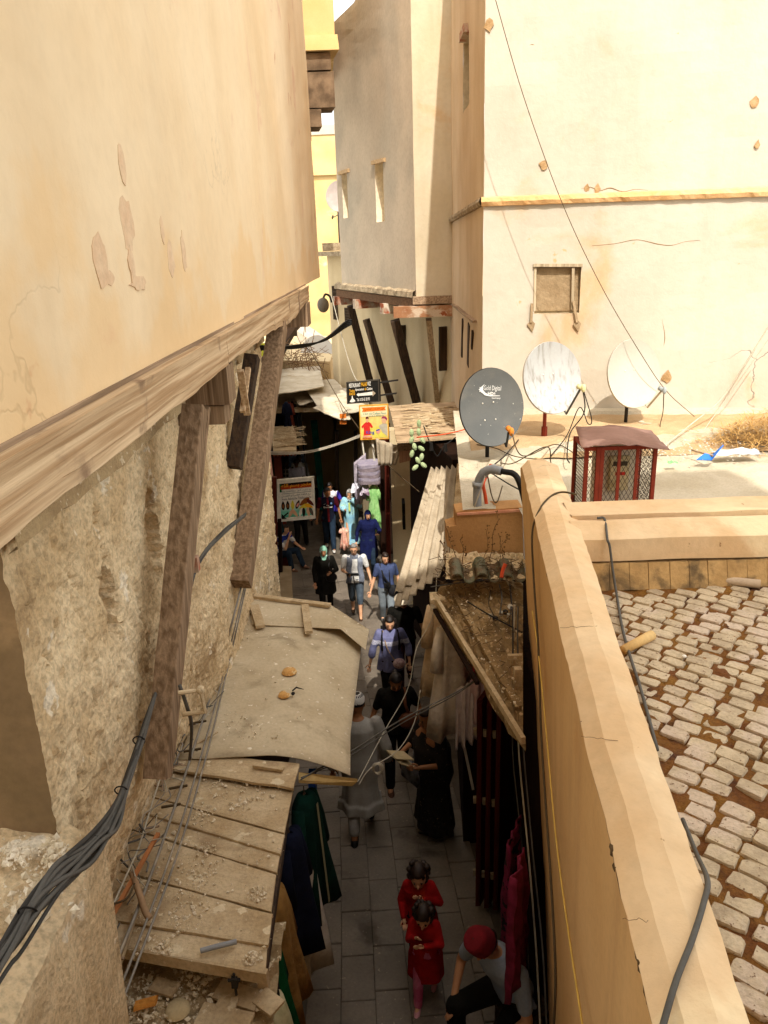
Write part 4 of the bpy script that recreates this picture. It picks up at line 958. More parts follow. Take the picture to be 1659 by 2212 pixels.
# corrugated sheets lying along the roof edge
cs_ = thing('corrugated_eave', 'weathered corrugated sheet sloping over the alley below the dark satellite dish', 'roof sheet', (.5, 9, 3.8))
far_a, far_b, nr_b, nr_a = ay(938, 1012, 10.6), ay(986, 1008, 10.4), ay(968, 1216, 8.2), ay(856, 1282, 8.3)
def corr(a, b_, c, d_, waves, amp, nm, parent, m=M_corr, ny=14, jit=.0):
    nrm_ = (b_-a).cross(d_-a).normalized(); nrm_ = nrm_ if nrm_.z > 0 else -nrm_; nx = waves*6; rows = []
    for i in range(ny+1):
        t = i/ny; row = []
        for j in range(nx+1):
            s_ = j/nx; p = a.lerp(b_, s_).lerp(d_.lerp(c, s_), t); row.append(p + nrm_*(amp*math.sin(s_*waves*2*math.pi)+jit*fbm((t*3, s_*3, waves))) + (d_-a).normalized()*(jit*1.5*fbm((s_*6, 2, t)) if i in (0, ny) else 0))
        rows.append(row)
    bb = MB(); bb.sheet(rows, .008, -nrm_); return bb.build(nm, m, parent, smooth=True)
corr(far_a-Vector((.05, 0, 0)), far_b, nr_b, nr_a-Vector((.03, 0, .02)), 5, .036, 'corrugated_sheet', cs_, jit=.015)
lo = Vector((0, 0, -.09)); corr(far_a.lerp(nr_a, .75)+lo, far_b.lerp(nr_b, .8)+lo, ay(950, 1225, 7.9)+lo, ay(850, 1300, 8.1)+lo, 6, .026, 'corrugated_sheet', cs_, jit=.015)
rows = []
for i in range(36):
    t = i/35; a = far_b.lerp(nr_b, t)+Vector((.04, 0, .02)); row = []
    for j in range(8):
        r = j/7; row.append(a + Vector((-.03+.30*r, 0, .02+.06*math.sin(r*3)+.05*r+.03*fbm((t*12, r*4, 1), .6, 5))))
    rows.append(row)
b = MB(); b.grid(rows); b.build('mortar_fillet', M_rough, cs_)
rows = []
for i in range(12):
    t = i/11; a = far_b.lerp(nr_b, t)+Vector((.25, 0, .08)); rows.append([a, Vector((a.x+.1, a.y, max(a.z, zr+.04))), Vector((a.x+.5, a.y, zr+.04))])
b = MB(); b.grid(rows); b.build('roof_edge_screed', M_lime, cs_)
# folded shutter leaves
for k in range(3):
    zt_ = 3.92; n0 = az(1036+k*21, 1512+k*3, zt_); f0 = az(1086+k*16, 1443+k*2, zt_); sl = thing('shutter_leaf', ['outermost red-brown shutter leaf of three folded against the right shop', 'middle red-brown shutter leaf of three folded against the right shop', 'innermost red-brown shutter leaf of three, nearest the tan wall'][k], 'shutter', (n0.x, n0.y, gz(n0.y)), 'folded shutter leaves')
    b = MB(); f1 = n0 + (f0-n0).normalized()*.62; b.hexa([(n0.x-.022, n0.y, 1.72), (n0.x+.022, n0.y, 1.72), (f1.x+.022, f1.y, 1.72), (f1.x-.022, f1.y, 1.72), (n0.x-.022, n0.y, zt_), (n0.x+.022, n0.y, zt_), (f1.x+.022, f1.y, zt_), (f1.x-.022, f1.y, zt_)]); b.build('panel', M_redwood, sl)
    for z_ in (2.1, 2.9, 3.6): b = MB(); b.box((n0.x-.03, n0.y+.02, z_), .03, .03, .06); b.build('bolt', flat('worn_brass', '#a8987a', .4, .5), sl)
    b = MB(); b.box((n0.x, n0.y-.012, 2.85), .03, .02, 2.1); b.build('stile', M_redwood, sl)

# ============================================================ timber slab roof, hanging boards (right, middle distance)
wr = thing('boarded_roof', 'old boarded shack roof strewn with scraps between the signs and the dishes', 'roof', (.8, 13, 3))
zb_ = 4.68
L_ = [(853, 891), (858, 905), (862, 921), (866, 940), (869, 958), (872, 972)]; 
for i in range(5):
    a, c = L_[i], L_[i+1]; p0, p1 = az(a[0]*.9829, a[1]*.9829, zb_), az(c[0]*.9829, c[1]*.9829, zb_); b = MB()
    x1 = 1.45; b.sheet([[p0.lerp(Vector((x1, p0.y+.15, zb_)), t)+Vector((0, -.01, .02*fbm((t*4, i, 1)))) for t in np.linspace(0, 1, 8)], [p1.lerp(Vector((x1, p1.y+.15, zb_)), t)+Vector((0, .02, .02*fbm((t*4, i, 3))+.01)) for t in np.linspace(0, 1, 8)]], .03); b.build('roof_board', mat('grey_roof_board', '#c0a684', '#9a8262', wood=0, rough=.95, bump=.6), wr)
b = MB(); r_ = random.Random(12)
for i in range(120):
    u, v = r_.uniform(862, 985), r_.gauss(905, 13); p = az(u, v, zb_+.03); a = r_.uniform(-.5, .5); b.beam(p, p+Vector((math.cos(a), math.sin(a)*.5, r_.uniform(-.02, .1)))*r_.uniform(.1, .4), r_.uniform(.015, .05), .012)
tag(b.build('scrap', M_plank, wr), kind='stuff')
for (u0, u1, v0, v1, m_) in ((858, 893, 956, 975, M_wood), (862, 887, 974, 1000, mat('pink_board', '#b98f72', '#9c7458', wood=2))):
    p0, p1 = ay(u0, v0, 11.9), ay(u1, v1, 11.9); b = MB(); b.hexa([(p0.x, 11.9, p1.z), (p1.x, 11.9, p1.z+.04), (p1.x, 11.95, p1.z+.04), (p0.x, 11.95, p1.z), (p0.x, 11.9, p0.z), (p1.x, 11.9, p0.z), (p1.x, 11.95, p0.z), (p0.x, 11.95, p0.z)]); b.build('fascia', m_, wr)
hp = thing('hanging_tin', 'grey corrugated tin panel hanging below the poster sign', 'tin panel', (.4, 13, 3))
corr(ay(812, 947, 13.0), ay(868, 965, 12.8), ay(856, 1004, 12.8), ay(817, 1006, 13.0), 4, .02, 'tin_sheet', hp, M_corr, 6)
# far canopies
fc = thing('far_canopy', 'patchwork of pale tin sheets roofing the alley beyond the signs', 'canopy', (-1, 21, 3))
def tin(pts, z, dz, nm='tin_sheet', m=M_tin):
    q = [az(u, v, z+k) for (u, v), k in zip(pts, dz)]; b = MB(); n = 7; rows = [[q[0].lerp(q[1], i/n).lerp(q[3].lerp(q[2], i/n), j/n)+Vector((0, 0, .03*fbm((i*.5, j*.5, z*9)))) for i in range(n+1)] for j in range(n+1)]; b.sheet(rows, .02); return b.build(nm, m, fc)
tin(((618, 838), (692, 822), (700, 860), (648, 875)), 3.60, (.1, .1, 0, 0))
tin(((650, 826), (722, 818), (760, 858), (686, 878)), 3.72, (.1, .1, 0, 0))
tin(((676, 880), (738, 862), (757, 905), (735, 905)), 3.62, (.1, .1, -.05, -.05))
tin(((722, 838), (790, 838), (800, 885), (742, 892)), 3.70, (.1, .1, 0, 0))
tin(((590, 800), (690, 790), (700, 835), (600, 850)), 3.95, (.1, .1, 0, 0))
b = MB(); a = az(741, 905, 3.55); b.box(a, .16, .05, .25); b.build('orange_end', flat('orange_board', '#d8792c'), fc)
b = MB(); b.beam(az(690, 880, 3.45), az(735, 907, 3.45), .06, .08); b.build('edge_batten', M_wood_dark, fc)
stp = [az(658, 830, 3.72) + Vector((.26*(1 if k % 2 else .72)*math.cos(k*math.pi/8), .75*(1 if k % 2 else .72)*math.sin(k*math.pi/8), .05)) for k in range(16)]
b = MB(); b.prism(stp, (0, 0, .012)); tag(b.build('yellow_star', flat('yellow_panel', '#d9a21c', .7)), 'yellow eight-pointed star panel lying on the far canopy', 'star panel')
# covered, unlit stretch of the alley further on
dk = thing('covered_passage', 'dark covered stretch of the alley with a boarded roof beyond the canopies', 'passage', (-1, 26, 0))
b = MB(); b.hexa([(-3.4, 20.8, 3.3), (.6, 20.8, 3.3), (.6, 34, 3.3), (-3.4, 34, 3.3), (-3.4, 20.8, 3.42), (.6, 20.8, 3.42), (.6, 34, 3.42), (-3.4, 34, 3.42)]); b.build('roof_boards', M_plank, dk)
b = MB(); b.hexa([(-3.3, 33.5, -.5), (.6, 33.5, -.5), (.6, 34, -.5), (-3.3, 34, -.5), (-3.3, 33.5, 3.3), (.6, 33.5, 3.3), (.6, 34, 3.3), (-3.3, 34, 3.3)]); b.build('end_wall', M_darkwood, dk)
b = MB(); b.hexa([(-.12, 18.6, -.3), (.4, 18.6, -.3), (.2, 34, -.5), (-.55, 34, -.5), (-.12, 18.6, 3.4), (.4, 18.6, 3.4), (.2, 34, 3.4), (-.55, 34, 3.4)]); b.build('right_shopfront', M_darkwood, dk)
for u in (727, 768):
    a = ay(u, 930, 21.2); c = ay(u+2, 1130, 21.2); b = MB(); b.beam(a, (c.x, c.y, -.1), .1, .1, (0, 1, 0)); b.build('shop_post', mat('mid_brown_post', '#3d2e20', '#2e2216', wood=2), dk)
b = MB(); a = ay(683, 985, 22.5); b.beam((a.x, 22.5, 2.7), (a.x+.1, 22.5, -.1), .18, .06, (0, 1, 0)); tag(b.build('teal_curtain', cloth('teal_cloth', '#1f7a74', '#175e58')), 'narrow teal cloth hanging in the dark passage', 'cloth')

wt = thing('wire_tangle', 'tangle of dusty wires, ties and splinters along the wall foot beside the planks', 'wire tangle', az(330, 1900, 4.25)); r_ = random.Random(44)
for k in range(26):
    t = r_.random(); u0 = 470-t*300+r_.uniform(-25, 25); v0 = 1480+t*680; pts = []
    for i in range(5): pts.append(az(u0-i*r_.uniform(4, 26)+r_.uniform(-16, 16), v0+i*r_.uniform(10, 34), 4.25+r_.uniform(0, .10)))
    cable('wire', pts, r_.choice((.003, .004, .006)), r_.choice((M_cablewire, M_cablegrey, M_conduit, M_cablepale)), parent=wt, n=5, sides=5)
for k in range(18):
    t = r_.random(); p = az(455-t*290+r_.uniform(-25, 20), 1520+t*640, 4.24); a = r_.uniform(0, 6.28); b = MB(); b.beam(p, p+Vector((math.cos(a), math.sin(a), r_.uniform(0, .4)))*r_.uniform(.05, .16), .014, .008); b.build('splinter', r_.choice((M_wood, M_plank)), wt)
rub('plaster_rubble', (0, 190, 1800, 1990, None), lz+.0, 500, .004, .024, 15, ((120, 1840, 30), (95, 1900, 40), (60, 1960, 40), (30, 1850, 30)))
rub('plaster_rubble', (230, 470, 1480, 1700, lambda u, v: abs(u-(440-(v-1500)*.35)) < 22), 4.24, 300, .004, .02, 16)

b = MB(); r_ = random.Random(91)
for i in range(210):
    u = r_.uniform(945, 1122); v = r_.gauss(1235, 16) if i < 130 else r_.uniform(1240, 1240+(u-930)*1.6); p = ay(u, v, yk-.28) if i < 130 else az(u, v, ze+.13); a = r_.uniform(0, 6.28); b.beam(p, p+Vector((math.cos(a), math.sin(a)*.6, r_.uniform(-.4, .5)))*r_.uniform(.03, .12), .005, .004)
tag(b.build('dry_twigs', mat('eave_twigs', '#6d5436', '#4c3a26', 20, world=True)), kind='stuff')
rub('plaster_rubble', (950, 1120, 1265, 1560, lambda u, v: v < 1270+(u-945)*1.6), ze+.10, 260, .004, .02, 33)
# ============================================================ lettering
def text_mesh(s, size=1.0, align='LEFT', bold=0.0, xs=1.0):
    cu = bpy.data.curves.new('lettering', 'FONT'); cu.body = s; cu.size = size; cu.align_x = align; cu.resolution_u = 2; cu.offset = bold
    o = bpy.data.objects.new('lettering', cu); COL.objects.link(o); dg = bpy.context.evaluated_depsgraph_get()
    me = bpy.data.meshes.new_from_object(o.evaluated_get(dg)); V = [(v.co.x*xs, v.co.y) for v in me.vertices]; F = [tuple(p.vertices) for p in me.polygons]
    bpy.data.objects.remove(o); bpy.data.curves.remove(cu); bpy.data.meshes.remove(me); return V, F
import unicodedata
_AF = {}
for _cp in range(0xFE80, 0xFEFD):
    _dcm = unicodedata.decomposition(chr(_cp)).split()
    if len(_dcm) == 2 and _dcm[0][0] == '<': _AF.setdefault(chr(int(_dcm[1], 16)), {})[_dcm[0].strip('<>')] = chr(_cp)
    elif len(_dcm) == 3: _AF.setdefault(''.join(chr(int(x, 16)) for x in _dcm[1:]), {})[_dcm[0].strip('<>')] = chr(_cp)
def arabic(s):
    """contextual letter forms in visual order"""
    t = []; i = 0
    while i < len(s):
        if s[i:i+2] in _AF: t.append(s[i:i+2]); i += 2
        else: t.append(s[i]); i += 1
    out = []
    dual = lambda c: c in _AF and 'initial' in _AF[c]
    for k, c in enumerate(t):
        if c not in _AF: out.append(c); continue
        pj = k > 0 and dual(t[k-1]); nj = dual(c) and k+1 < len(t) and t[k+1] in _AF and 'final' in _AF[t[k+1]]
        f = 'medial' if pj and nj else 'final' if pj else 'initial' if nj else 'isolated'
        out.append(_AF[c].get(f, _AF[c].get('isolated', c)))
    return ''.join(reversed(out))
class Board:
    """flat sign: origin at its top-left corner, ex to the right, ey down, facing n"""
    def __init__(s, tl, tr, bl, name, label, cat, th=.03):
        s.tl = Vector(tl); s.ex = Vector(tr)-s.tl; s.ey = Vector(bl)-s.tl; s.n = s.ey.cross(s.ex).normalized()
        if s.n.y > 0: s.n = -s.n
        s.W = s.ex.length; s.H = s.ey.length; s.th = th
        s.root = thing(name, label, cat, s.tl+s.ex/2+s.ey)
        s.lay = 0
    def P(s, x, y, d=0): return s.tl + s.ex*x + s.ey*y + s.n*d
    def panel(s, nm, m, x0=0, y0=0, x1=1, y1=1, d=0.0, th=None):
        b = MB(); th = th or s.th; b.prism([s.P(x0, y0, d), s.P(x1, y0, d), s.P(x1, y1, d), s.P(x0, y1, d)], -s.n*th); return b.build(nm, m, s.root)
    def frame(s, m, wd=.05, d=.012):
        b = MB(); h = wd*s.W/s.H
        for q in ((0, 0, 1, h), (0, 1-h, 1, 1), (0, h, wd, 1-h), (1-wd, h, 1, 1-h)): b.prism([s.P(q[0], q[1], d), s.P(q[2], q[1], d), s.P(q[2], q[3], d), s.P(q[0], q[3], d)], -s.n*(s.th+d*2))
        return b.build('frame', m, s.root)
    def shape(s, nm, pts, m, d):
        b = MB(); b.add([s.P(x, y, d) for x, y in pts], [tuple(range(len(pts)))]); return b.build(nm, m, s.root)
    def text(s, txt, x0, x1, y0, y1, m, d=.006, bold=.0):
        V, F = text_mesh(txt, 1.0, bold=bold)
        if not V: return
        xs = [v[0] for v in V]; ys = [v[1] for v in V]; ax_, bx_, ay_, by_ = min(xs), max(xs), min(ys), max(ys)
        VV = [s.P(x0+(x1-x0)*(v[0]-ax_)/(bx_-ax_), y1-(y1-y0)*(v[1]-ay_)/(by_-ay_), d) for v in V]
        return mk('lettering', VV, F, m, s.root)
M_red = flat('cabinet_red', '#8f3a28', .75)
I_blk = flat('print_black', '#15140f', .6); I_wht = flat('print_white', '#f1ece0', .6); I_yel = flat('print_yellow', '#f0b02a', .6)
I_org = flat('print_orange', '#ef7a22', .6); I_grn = flat('print_green', '#14602c', .6); I_red = flat('print_red', '#d8322a', .6); I_pnk = flat('print_pink', '#f0a08c', .6)
I_tea = flat('print_mint', '#7fd0b0', .6); I_cre = flat('print_cream', '#f2ead8', .6); I_brn = flat('print_brown', '#8a4e22', .6); I_lim = flat('print_lemon', '#e6d24a', .6); I_gry = flat('print_grey', '#5b564c', .6); I_blu = flat('print_blue', '#3b53a8', .6); I_skn = flat('print_beige', '#e6b48c', .6); I_mar = flat('print_maroon', '#5a1c1c', .6)
def ppx(u, v, y): return ay(u*.9829, v*.9829, y)     # photo pixels
# slippers sign
yS = 14.4
sb = Board(ppx(605, 1055, yS), ppx(690, 1047, yS), ppx(610, 1147, yS), 'slipper_shop_sign', 'white framed sign with painted slippers and Arabic lettering hanging over the alley on the left', 'sign')
sb.panel('panel', I_cre); sb.frame(M_whiteframe, .07)
sb.panel('header', I_blk, .10, .10, .93, .235, .004, .004); sb.panel('header_green', I_grn, .10, .12, .15, .30, .006, .004)
b_ = [(.13, .155), (.93, .15), (.93, .235), (.13, .24)]; sb.shape('header_orange', b_, flat('print_rust', '#b8481c'), .009)
sb.text(arabic('متجر بسم الله'), .15, .92, .105, .235, I_org, .0125, .02); sb.text(arabic('متجر بسم الله'), .155, .915, .112, .222, I_yel, .0145, .005)
sb.text('Chez Slimani Fdoou', .15, .52, .275, .31, I_gry, .006); sb.text(arabic('عند السليماني فضول'), .55, .90, .27, .32, I_gry, .006)
sb.panel('rule', I_gry, .14, .338, .91, .346, .007, .002)
sb.text(arabic('بيع البلغة الفاسية و الشربيل'), .14, .90, .37, .435, I_blk, .006, .004)
sb.text('Vente Babouche Traditionnelle', .14, .91, .44, .50, I_gry, .006, .006)
for k in range(5):
    y0 = .60+.065*k; sb.shape('mint_ground', [(.1, y0), (.93, y0-.02), (.93, y0+.045), (.1, y0+.065)] if 0 else [(.10, .66+.05*k), (.93, .66+.05*k), (.93, .71+.05*k), (.10, .71+.05*k)], [flat('mint_pale', '#cfe6d6', .6), flat('mint_mid', '#a6dcc4', .6), I_tea, I_tea, flat('mint_deep', '#62c4a2', .6)][k], .005)
def slip(cx_, cy_, w_, h_, a, m, m2=None):
    pts = []
    for k in range(14):
        t = 2*math.pi*k/14; x = w_*math.sin(t)*(1-.45*math.cos(t) if math.cos(t) > 0 else 1); y = -h_*math.cos(t); ca_, sa_ = math.cos(a), math.sin(a)
        pts.append((cx_+(x*ca_-y*sa_), cy_-(x*sa_+y*ca_)*s_asp))
    sb.shape('painted_slipper', pts, m, .008+.0006*sb.lay); sb.lay += 1
    if m2:
        pts2 = [(cx_+(x-cx_)*.6, cy_+.012+(y-cy_)*.5) for x, y in pts]; sb.shape('painted_slipper', pts2, m2, .008+.0006*sb.lay); sb.lay += 1
s_asp = .87
for x_, m_, m2 in ((.17, I_blk, I_brn), (.29, I_blk, I_brn), (.42, I_lim, None), (.55, I_blk, I_pnk)): slip(x_, .62, .05, .125, math.pi+(.0 if x_ < .5 else -.35), m_, m2)
slip(.73, .57, .075, .16, -.95, I_brn); slip(.88, .60, .05, .13, .75, I_mar); slip(.72, .68, .06, .15, -1.25, I_lim); slip(.84, .68, .05, .12, 1.1, I_yel)
for x_, a, m_ in ((.36, -.45, I_skn), (.47, .55, I_skn), (.62, -.3, I_cre), (.70, 0, I_blk), (.82, .15, I_skn), (.90, .35, I_gry)): slip(x_, .82, .045, .13, a, m_)
sb.shape('arrow', [(.12, .93), (.12, .80), (.17, .85), (.29, .775), (.31, .80), (.19, .885), (.25, .93)], I_blk, .03)
b = MB(); b.beam(ppx(575, 1117, yS), ppx(606, 1117, yS), .05, .035, (0, 0, 1)); b.beam(ppx(576, 1030, yS), ppx(576, 1122, yS), .04, .05, (0, 1, 0)); b.build('bracket', M_whiteframe, sb.root)
b = MB(); b.beam(ppx(592, 995, yS+.3), ppx(601, 1072, yS), .04, .04, (0, 1, 0)); b.beam(ppx(601, 1073, yS), ppx(608, 1073, yS), .04, .04); b.build('bracket', flat('pink_bar', '#d9a898', .7), sb.root)
# restaurant sign
yR = 15.0
rb = Board(ppx(761, 840, yR), ppx(833, 834, yR-.25), ppx(763, 888, yR), 'restaurant_sign', 'black sign with white and yellow lettering and a white arrow', 'sign', .06)
rb.panel('panel', flat('sign_black', '#23221f', .5)); rb.frame(flat('sign_edge', '#4c463c', .6), .025)
rb.text('RESTAURANT', .09, .44, .07, .26, I_wht, .014, .02); rb.text('PALAIS', .46, .64, .06, .24, I_yel, .014, .02); rb.text('VIZ', .65, .76, .055, .235, I_wht, .014, .02)
rb.text('Toutes', .09, .26, .34, .46, I_yel, .014, .02); rb.text('Spécialité', .28, .54, .32, .45, I_wht, .014, .02); rb.text('de', .56, .62, .31, .43, I_yel, .014, .02); rb.text('Cuisine', .63, .80, .30, .43, I_wht, .014, .015)
rb.text('FASSI', .09, .26, .48, .61, I_yel, .014, .02)
rb.shape('arrow', [(.31, .60), (.37, .52), (.365, .555), (.80, .515), (.80, .67), (.365, .665), (.375, .70)], I_wht, .014); rb.shape('arrow_tail', [(.80, .46), (.90, .59), (.80, .74)], flat('print_taupe', '#a89880'), .0145)
rb.text('Tel. 0 35 63 33 93', .31, .71, .76, .90, I_wht, .014, .02)
rb.shape('dish_emblem', [(.09, .90), (.11, .84), (.155, .76), (.165, .63), (.185, .63), (.20, .76), (.245, .83), (.27, .89), (.22, .93), (.13, .93)], I_wht, .014)
b = MB(); b.beam(rb.P(1, .15, -.02), rb.P(1.55, .10, -.02), .03, .03); b.beam(rb.P(1, .72, -.02), rb.P(1.5, .68, -.02), .03, .03); b.build('bracket', M_iron, rb.root)
# poster sign for kaftans
yC = 13.6
cb = Board(ppx(789, 891, yC), ppx(853, 888, yC-.1), ppx(792, 967, yC), 'kaftan_poster_sign', 'yellow and orange poster sign with two figures under the black sign', 'sign', .04)
cb.panel('panel', flat('poster_yellow', '#f2d27a', .6)); cb.frame(flat('poster_edge', '#e6a02c', .6), .025, .004)
cb.shape('lower_tint', [(.05, .72), (.95, .55), (.95, .95), (.05, .95)], flat('poster_lime', '#e6d860', .6), .004); cb.shape('upper_tint', [(.04, .04), (.96, .04), (.96, .3), (.04, .34)], flat('poster_pale', '#f4e4b4', .6), .0042)
cb.shape('ribbon', [(.09, .07), (.93, .06), (.88, .11), (.93, .17), (.09, .19), (.14, .13)], I_org, .006); cb.text(arabic('فن القفطان الفاسي'), .2, .85, .08, .165, I_brn, .008)
cb.text("L'art du Caftan Fassi", .14, .92, .21, .275, flat('print_teal', '#4f8f88'), .008); cb.text('et de la Broderie', .34, .84, .29, .335, flat('print_teal', '#4f8f88'), .008)
cb.shape('painted_robe', [(.16, .52), (.23, .48), (.32, .48), (.40, .53), (.46, .64), (.40, .66), (.35, .60), (.36, .72), (.38, .86), (.12, .87), (.14, .72), (.13, .62), (.08, .66), (.06, .60)], I_red, .007)
cb.shape('painted_face', [(.22, .40), (.27, .37), (.31, .40), (.30, .46), (.28, .50), (.25, .50), (.23, .46)], I_skn, .008); cb.shape('painted_hair', [(.21, .40), (.22, .345), (.27, .325), (.32, .35), (.32, .40), (.27, .385)], I_mar, .009)
cb.shape('painted_face', [(.76, .40), (.82, .36), (.91, .37), (.94, .44), (.90, .54), (.82, .55), (.77, .50)], I_skn, .007); cb.shape('painted_scarf', [(.75, .40), (.80, .335), (.90, .34), (.96, .40), (.95, .46), (.86, .40)], flat('print_plum', '#9a3c5c'), .008); cb.shape('painted_top', [(.70, .58), (.80, .54), (.95, .56), (.95, .92), (.78, .80), (.66, .62)], flat('print_stone', '#bfb6a0'), .0065)
cb.text('King', .22, .50, .74, .85, I_blu, .01, .02); cb.shape('painted_pot', [(.56, .72), (.68, .69), (.72, .77), (.64, .84), (.57, .80)], I_pnk, .009); cb.shape('painted_pot', [(.56, .72), (.68, .69), (.70, .73), (.57, .76)], I_blu, .0095)
cb.panel('strap_line', I_pnk, .1, .88, .42, .925, .009, .003); cb.panel('strap_line', I_red, .08, .945, .42, .96, .009, .003)
b = MB(); b.tube([ppx(796, 967, yC+.05), ppx(800, 1000, yC+.05)], .015, 6); b.tube([ppx(818, 965, yC+.05), ppx(823, 1012, yC+.05)], .02, 6); b.build('pole', M_whiteframe, cb.root)

# ============================================================ satellite dishes
def dish(u, v, y, rx, ry, n, spin, m, mback, label, pole_v, mpole, lnb, mlnb, arm_m, collar=None, logo=False, name='satellite_dish', pole_u=None, bolts=4, group='satellite dishes'):
    c = ay(u, v, y); n = Vector(n).normalized(); up_ = (Vector((0, 0, 1))-n*n.z).normalized(); rt = up_.cross(n).normalized()
    if rt.x < 0: rt = -rt
    ca_, sa_ = math.cos(spin), math.sin(spin); ex, ey = rt*ca_+up_*sa_, up_*ca_-rt*sa_
    dep = rx*.20
    def S(a, b_, off=0): return c + ex*(a*rx) + ey*(b_*ry) - n*(dep*(1-(a*a+b_*b_))-dep*.6-off)
    base = ay(pole_u or u, pole_v, y+.12)
    root = thing(name, label, 'satellite dish', base, group)
    rows = [[S(r*math.cos(t), r*math.sin(t)) for t in np.linspace(0, 2*math.pi, 40, endpoint=False)] for r in (.02, .2, .4, .6, .75, .9, 1)]
    b = MB(); b.grid(rows, 0, True); b.add(rows[0], [tuple(range(40))], 0)
    rim = [rows[-1], [p - n*.022 + (p-c).normalized()*.006 for p in rows[-1]], [p-n*.03-(p-c)*.04 for p in rows[-1]]]; b.grid(rim, 1, True)
    bk = [[S(r*math.cos(t), r*math.sin(t), -.02) for t in np.linspace(0, 2*math.pi, 40, endpoint=False)] for r in (.02, .4, .75, .96)]; b.grid(bk, 1, True); b.add(bk[0], [tuple(range(40))], 1)
    b.build('reflector', [m, mback], root, smooth=True)
    top = S(0, -.1, -.10); b = MB(); b.tube([base-Vector((0, 0, .1)), Vector((base.x, base.y, top.z))], .021, 10); b.build('pole', mpole, root, smooth=True)
    b = MB(); b.beam(S(0, .05, -.11), Vector((base.x, base.y, top.z)), .07, .09); b.beam(S(-.15, -.35, -.08), Vector((base.x, base.y, top.z-.12)), .03, .04); b.build('mount', mback, root)
    if collar:
        b = MB(); h0 = base.z+collar[0]; b.tube([(base.x, base.y, h0), (base.x, base.y, h0+collar[1])], .034, 10); b.build('collar', collar[2], root)
        for q, mm in ((.0, I_cre), (-.045, I_blu), (-.09, I_red)):
            b = MB(); b.tube([(base.x, base.y, h0-.04+q), (base.x, base.y, h0+q)], .024, 10); b.build('tape', mm, root)
    for i in range(bolts):
        p = S((-.26, .12, -.18, .20)[i]*.9, (.10, .14, -.33, -.30)[i], .004); b = MB(); b.ball(p, .008); b.build('bolt', M_whiteframe, root)
    l = ay(*lnb, y-.42); foot = S(math.cos(-1.1), math.sin(-1.1)*1.0, -.02)
    b = MB(); b.tube([foot-n*.02, foot+Vector((.0, -.06, -.03)), l+Vector((-.02, .03, -.02))], .012, 8); b.build('feed_arm', arm_m, root)
    b = MB(); d_ = (S(0, 0)-l).normalized(); b.tube([l, l+d_*.07], [.022, .028], 10); b.ball(l-d_*.01, (.026, .026, .045)); b.build('feed_horn', mlnb, root, smooth=True)
    if logo:
        g = flat('logo_white', '#d8d6cf', .6)
        def T(txt, x0, x1, y0, y1, bold=0):
            V, F = text_mesh(txt, 1.0, bold=bold); xs = [q[0] for q in V]; ys = [q[1] for q in V]
            VV = [S(x0+(x1-x0)*(q[0]-min(xs))/(max(xs)-min(xs)), y0+(y1-y0)*(q[1]-min(ys))/(max(ys)-min(ys)), .006) for q in V]; mk('lettering', VV, F, g, root)
        T('Gold Digital', -.22, .32, .40, .56); T('HD', -.08, .10, .31, .40, .03); T('6', .11, .16, .33, .40); T('Germany', .05, .32, .21, .27, .01)
        sw = [(-.30 , .52), (-.22, .58), (-.20, .60), (-.25, .52), (-.24, .44), (-.16, .37), (.0, .31), (.30, .31), (.30, .295), (.0, .285), (-.18, .31), (-.29, .38)]
        b = MB(); b.add([S(x, y_, .007) for x, y_ in sw], [(0, 1, 2, 3), (0, 3, 4, 11), (11, 4, 5, 10), (10, 5, 6, 9), (9, 6, 7, 8)]); b.build('swoosh', g, root)
        b = MB(); pts = [S(-.31+.085*(1 if k % 2 else .55)*math.cos(k*math.pi/7), .45+.085*(1 if k % 2 else .55)*math.sin(k*math.pi/7), .0075) for k in range(14)]; b.add(pts, [tuple(range(14))]); b.build('starburst', g, root)
    return root, l
M_dgrey = mat('dark_mesh_dish', '#4f514f', '#5c5c58', 3, 6, .7, .15, 300, c3='#6f6a60', s3=2.2, t3=.52, w3=.25, c4='#a8a498', s4=40, t4=.69, spec=.4, fine=.25)
M_dwhite = mat('white_dish_streaked', '#a9aaa8', '#a09f9a', 2, 5, .5, .05, 30, c3='#8f8b80', s3=3, t3=.6, streak=.5, ss=(24, 24, 2.5), spec=.4, fine=.05)
M_dcream = mat('cream_dish', '#b0ab9e', '#a6a192', 2, 5, .5, .05, 30, spec=.4, fine=.05)
d1, l1 = dish(1060, 880, 7.75, .345, .395, (.26, -1, .26), -.10, M_dgrey, M_black, 'dark grey mesh dish with white script logo standing nearest on the shop roof', 1015, M_black, (1104, 932), flat('orange_lnb', '#d68432', .6), M_black, logo=True, pole_u=1052)
d2, l2 = dish(1190, 817, 8.5, .35, .395, (.30, -1, .30), -.10, M_dwhite, flat('dish_back', '#c9c4b8', .6), 'white streaky dish on a red taped pole between the other two', 980, M_red, (1259, 838), flat('cream_lnb', '#d8cf9a', .6), M_cablegrey, collar=(.16, .16, M_red), pole_u=1174)
d3, l3 = dish(1366, 808, 9.1, .35, .40, (.28, -1, .26), -.05, M_dcream, flat('dish_back', '#c9c4b8', .6), 'clean cream dish in front of the cream wall behind the meter cabinet', 918, M_iron, (1434, 843), flat('grey_lnb', '#9aa0a0', .6), M_cablepale, pole_u=1351, bolts=2)
dish(733, 424, 27, .44, .48, (-.2, -1, .15), 0, mat('far_dish', '#a89c94', '#988c84', 3), M_iron, 'pale distant dish half hidden behind the grey house', 520, M_iron, (718, 470), M_iron, M_iron, bolts=0, name='far_dish', group=None)
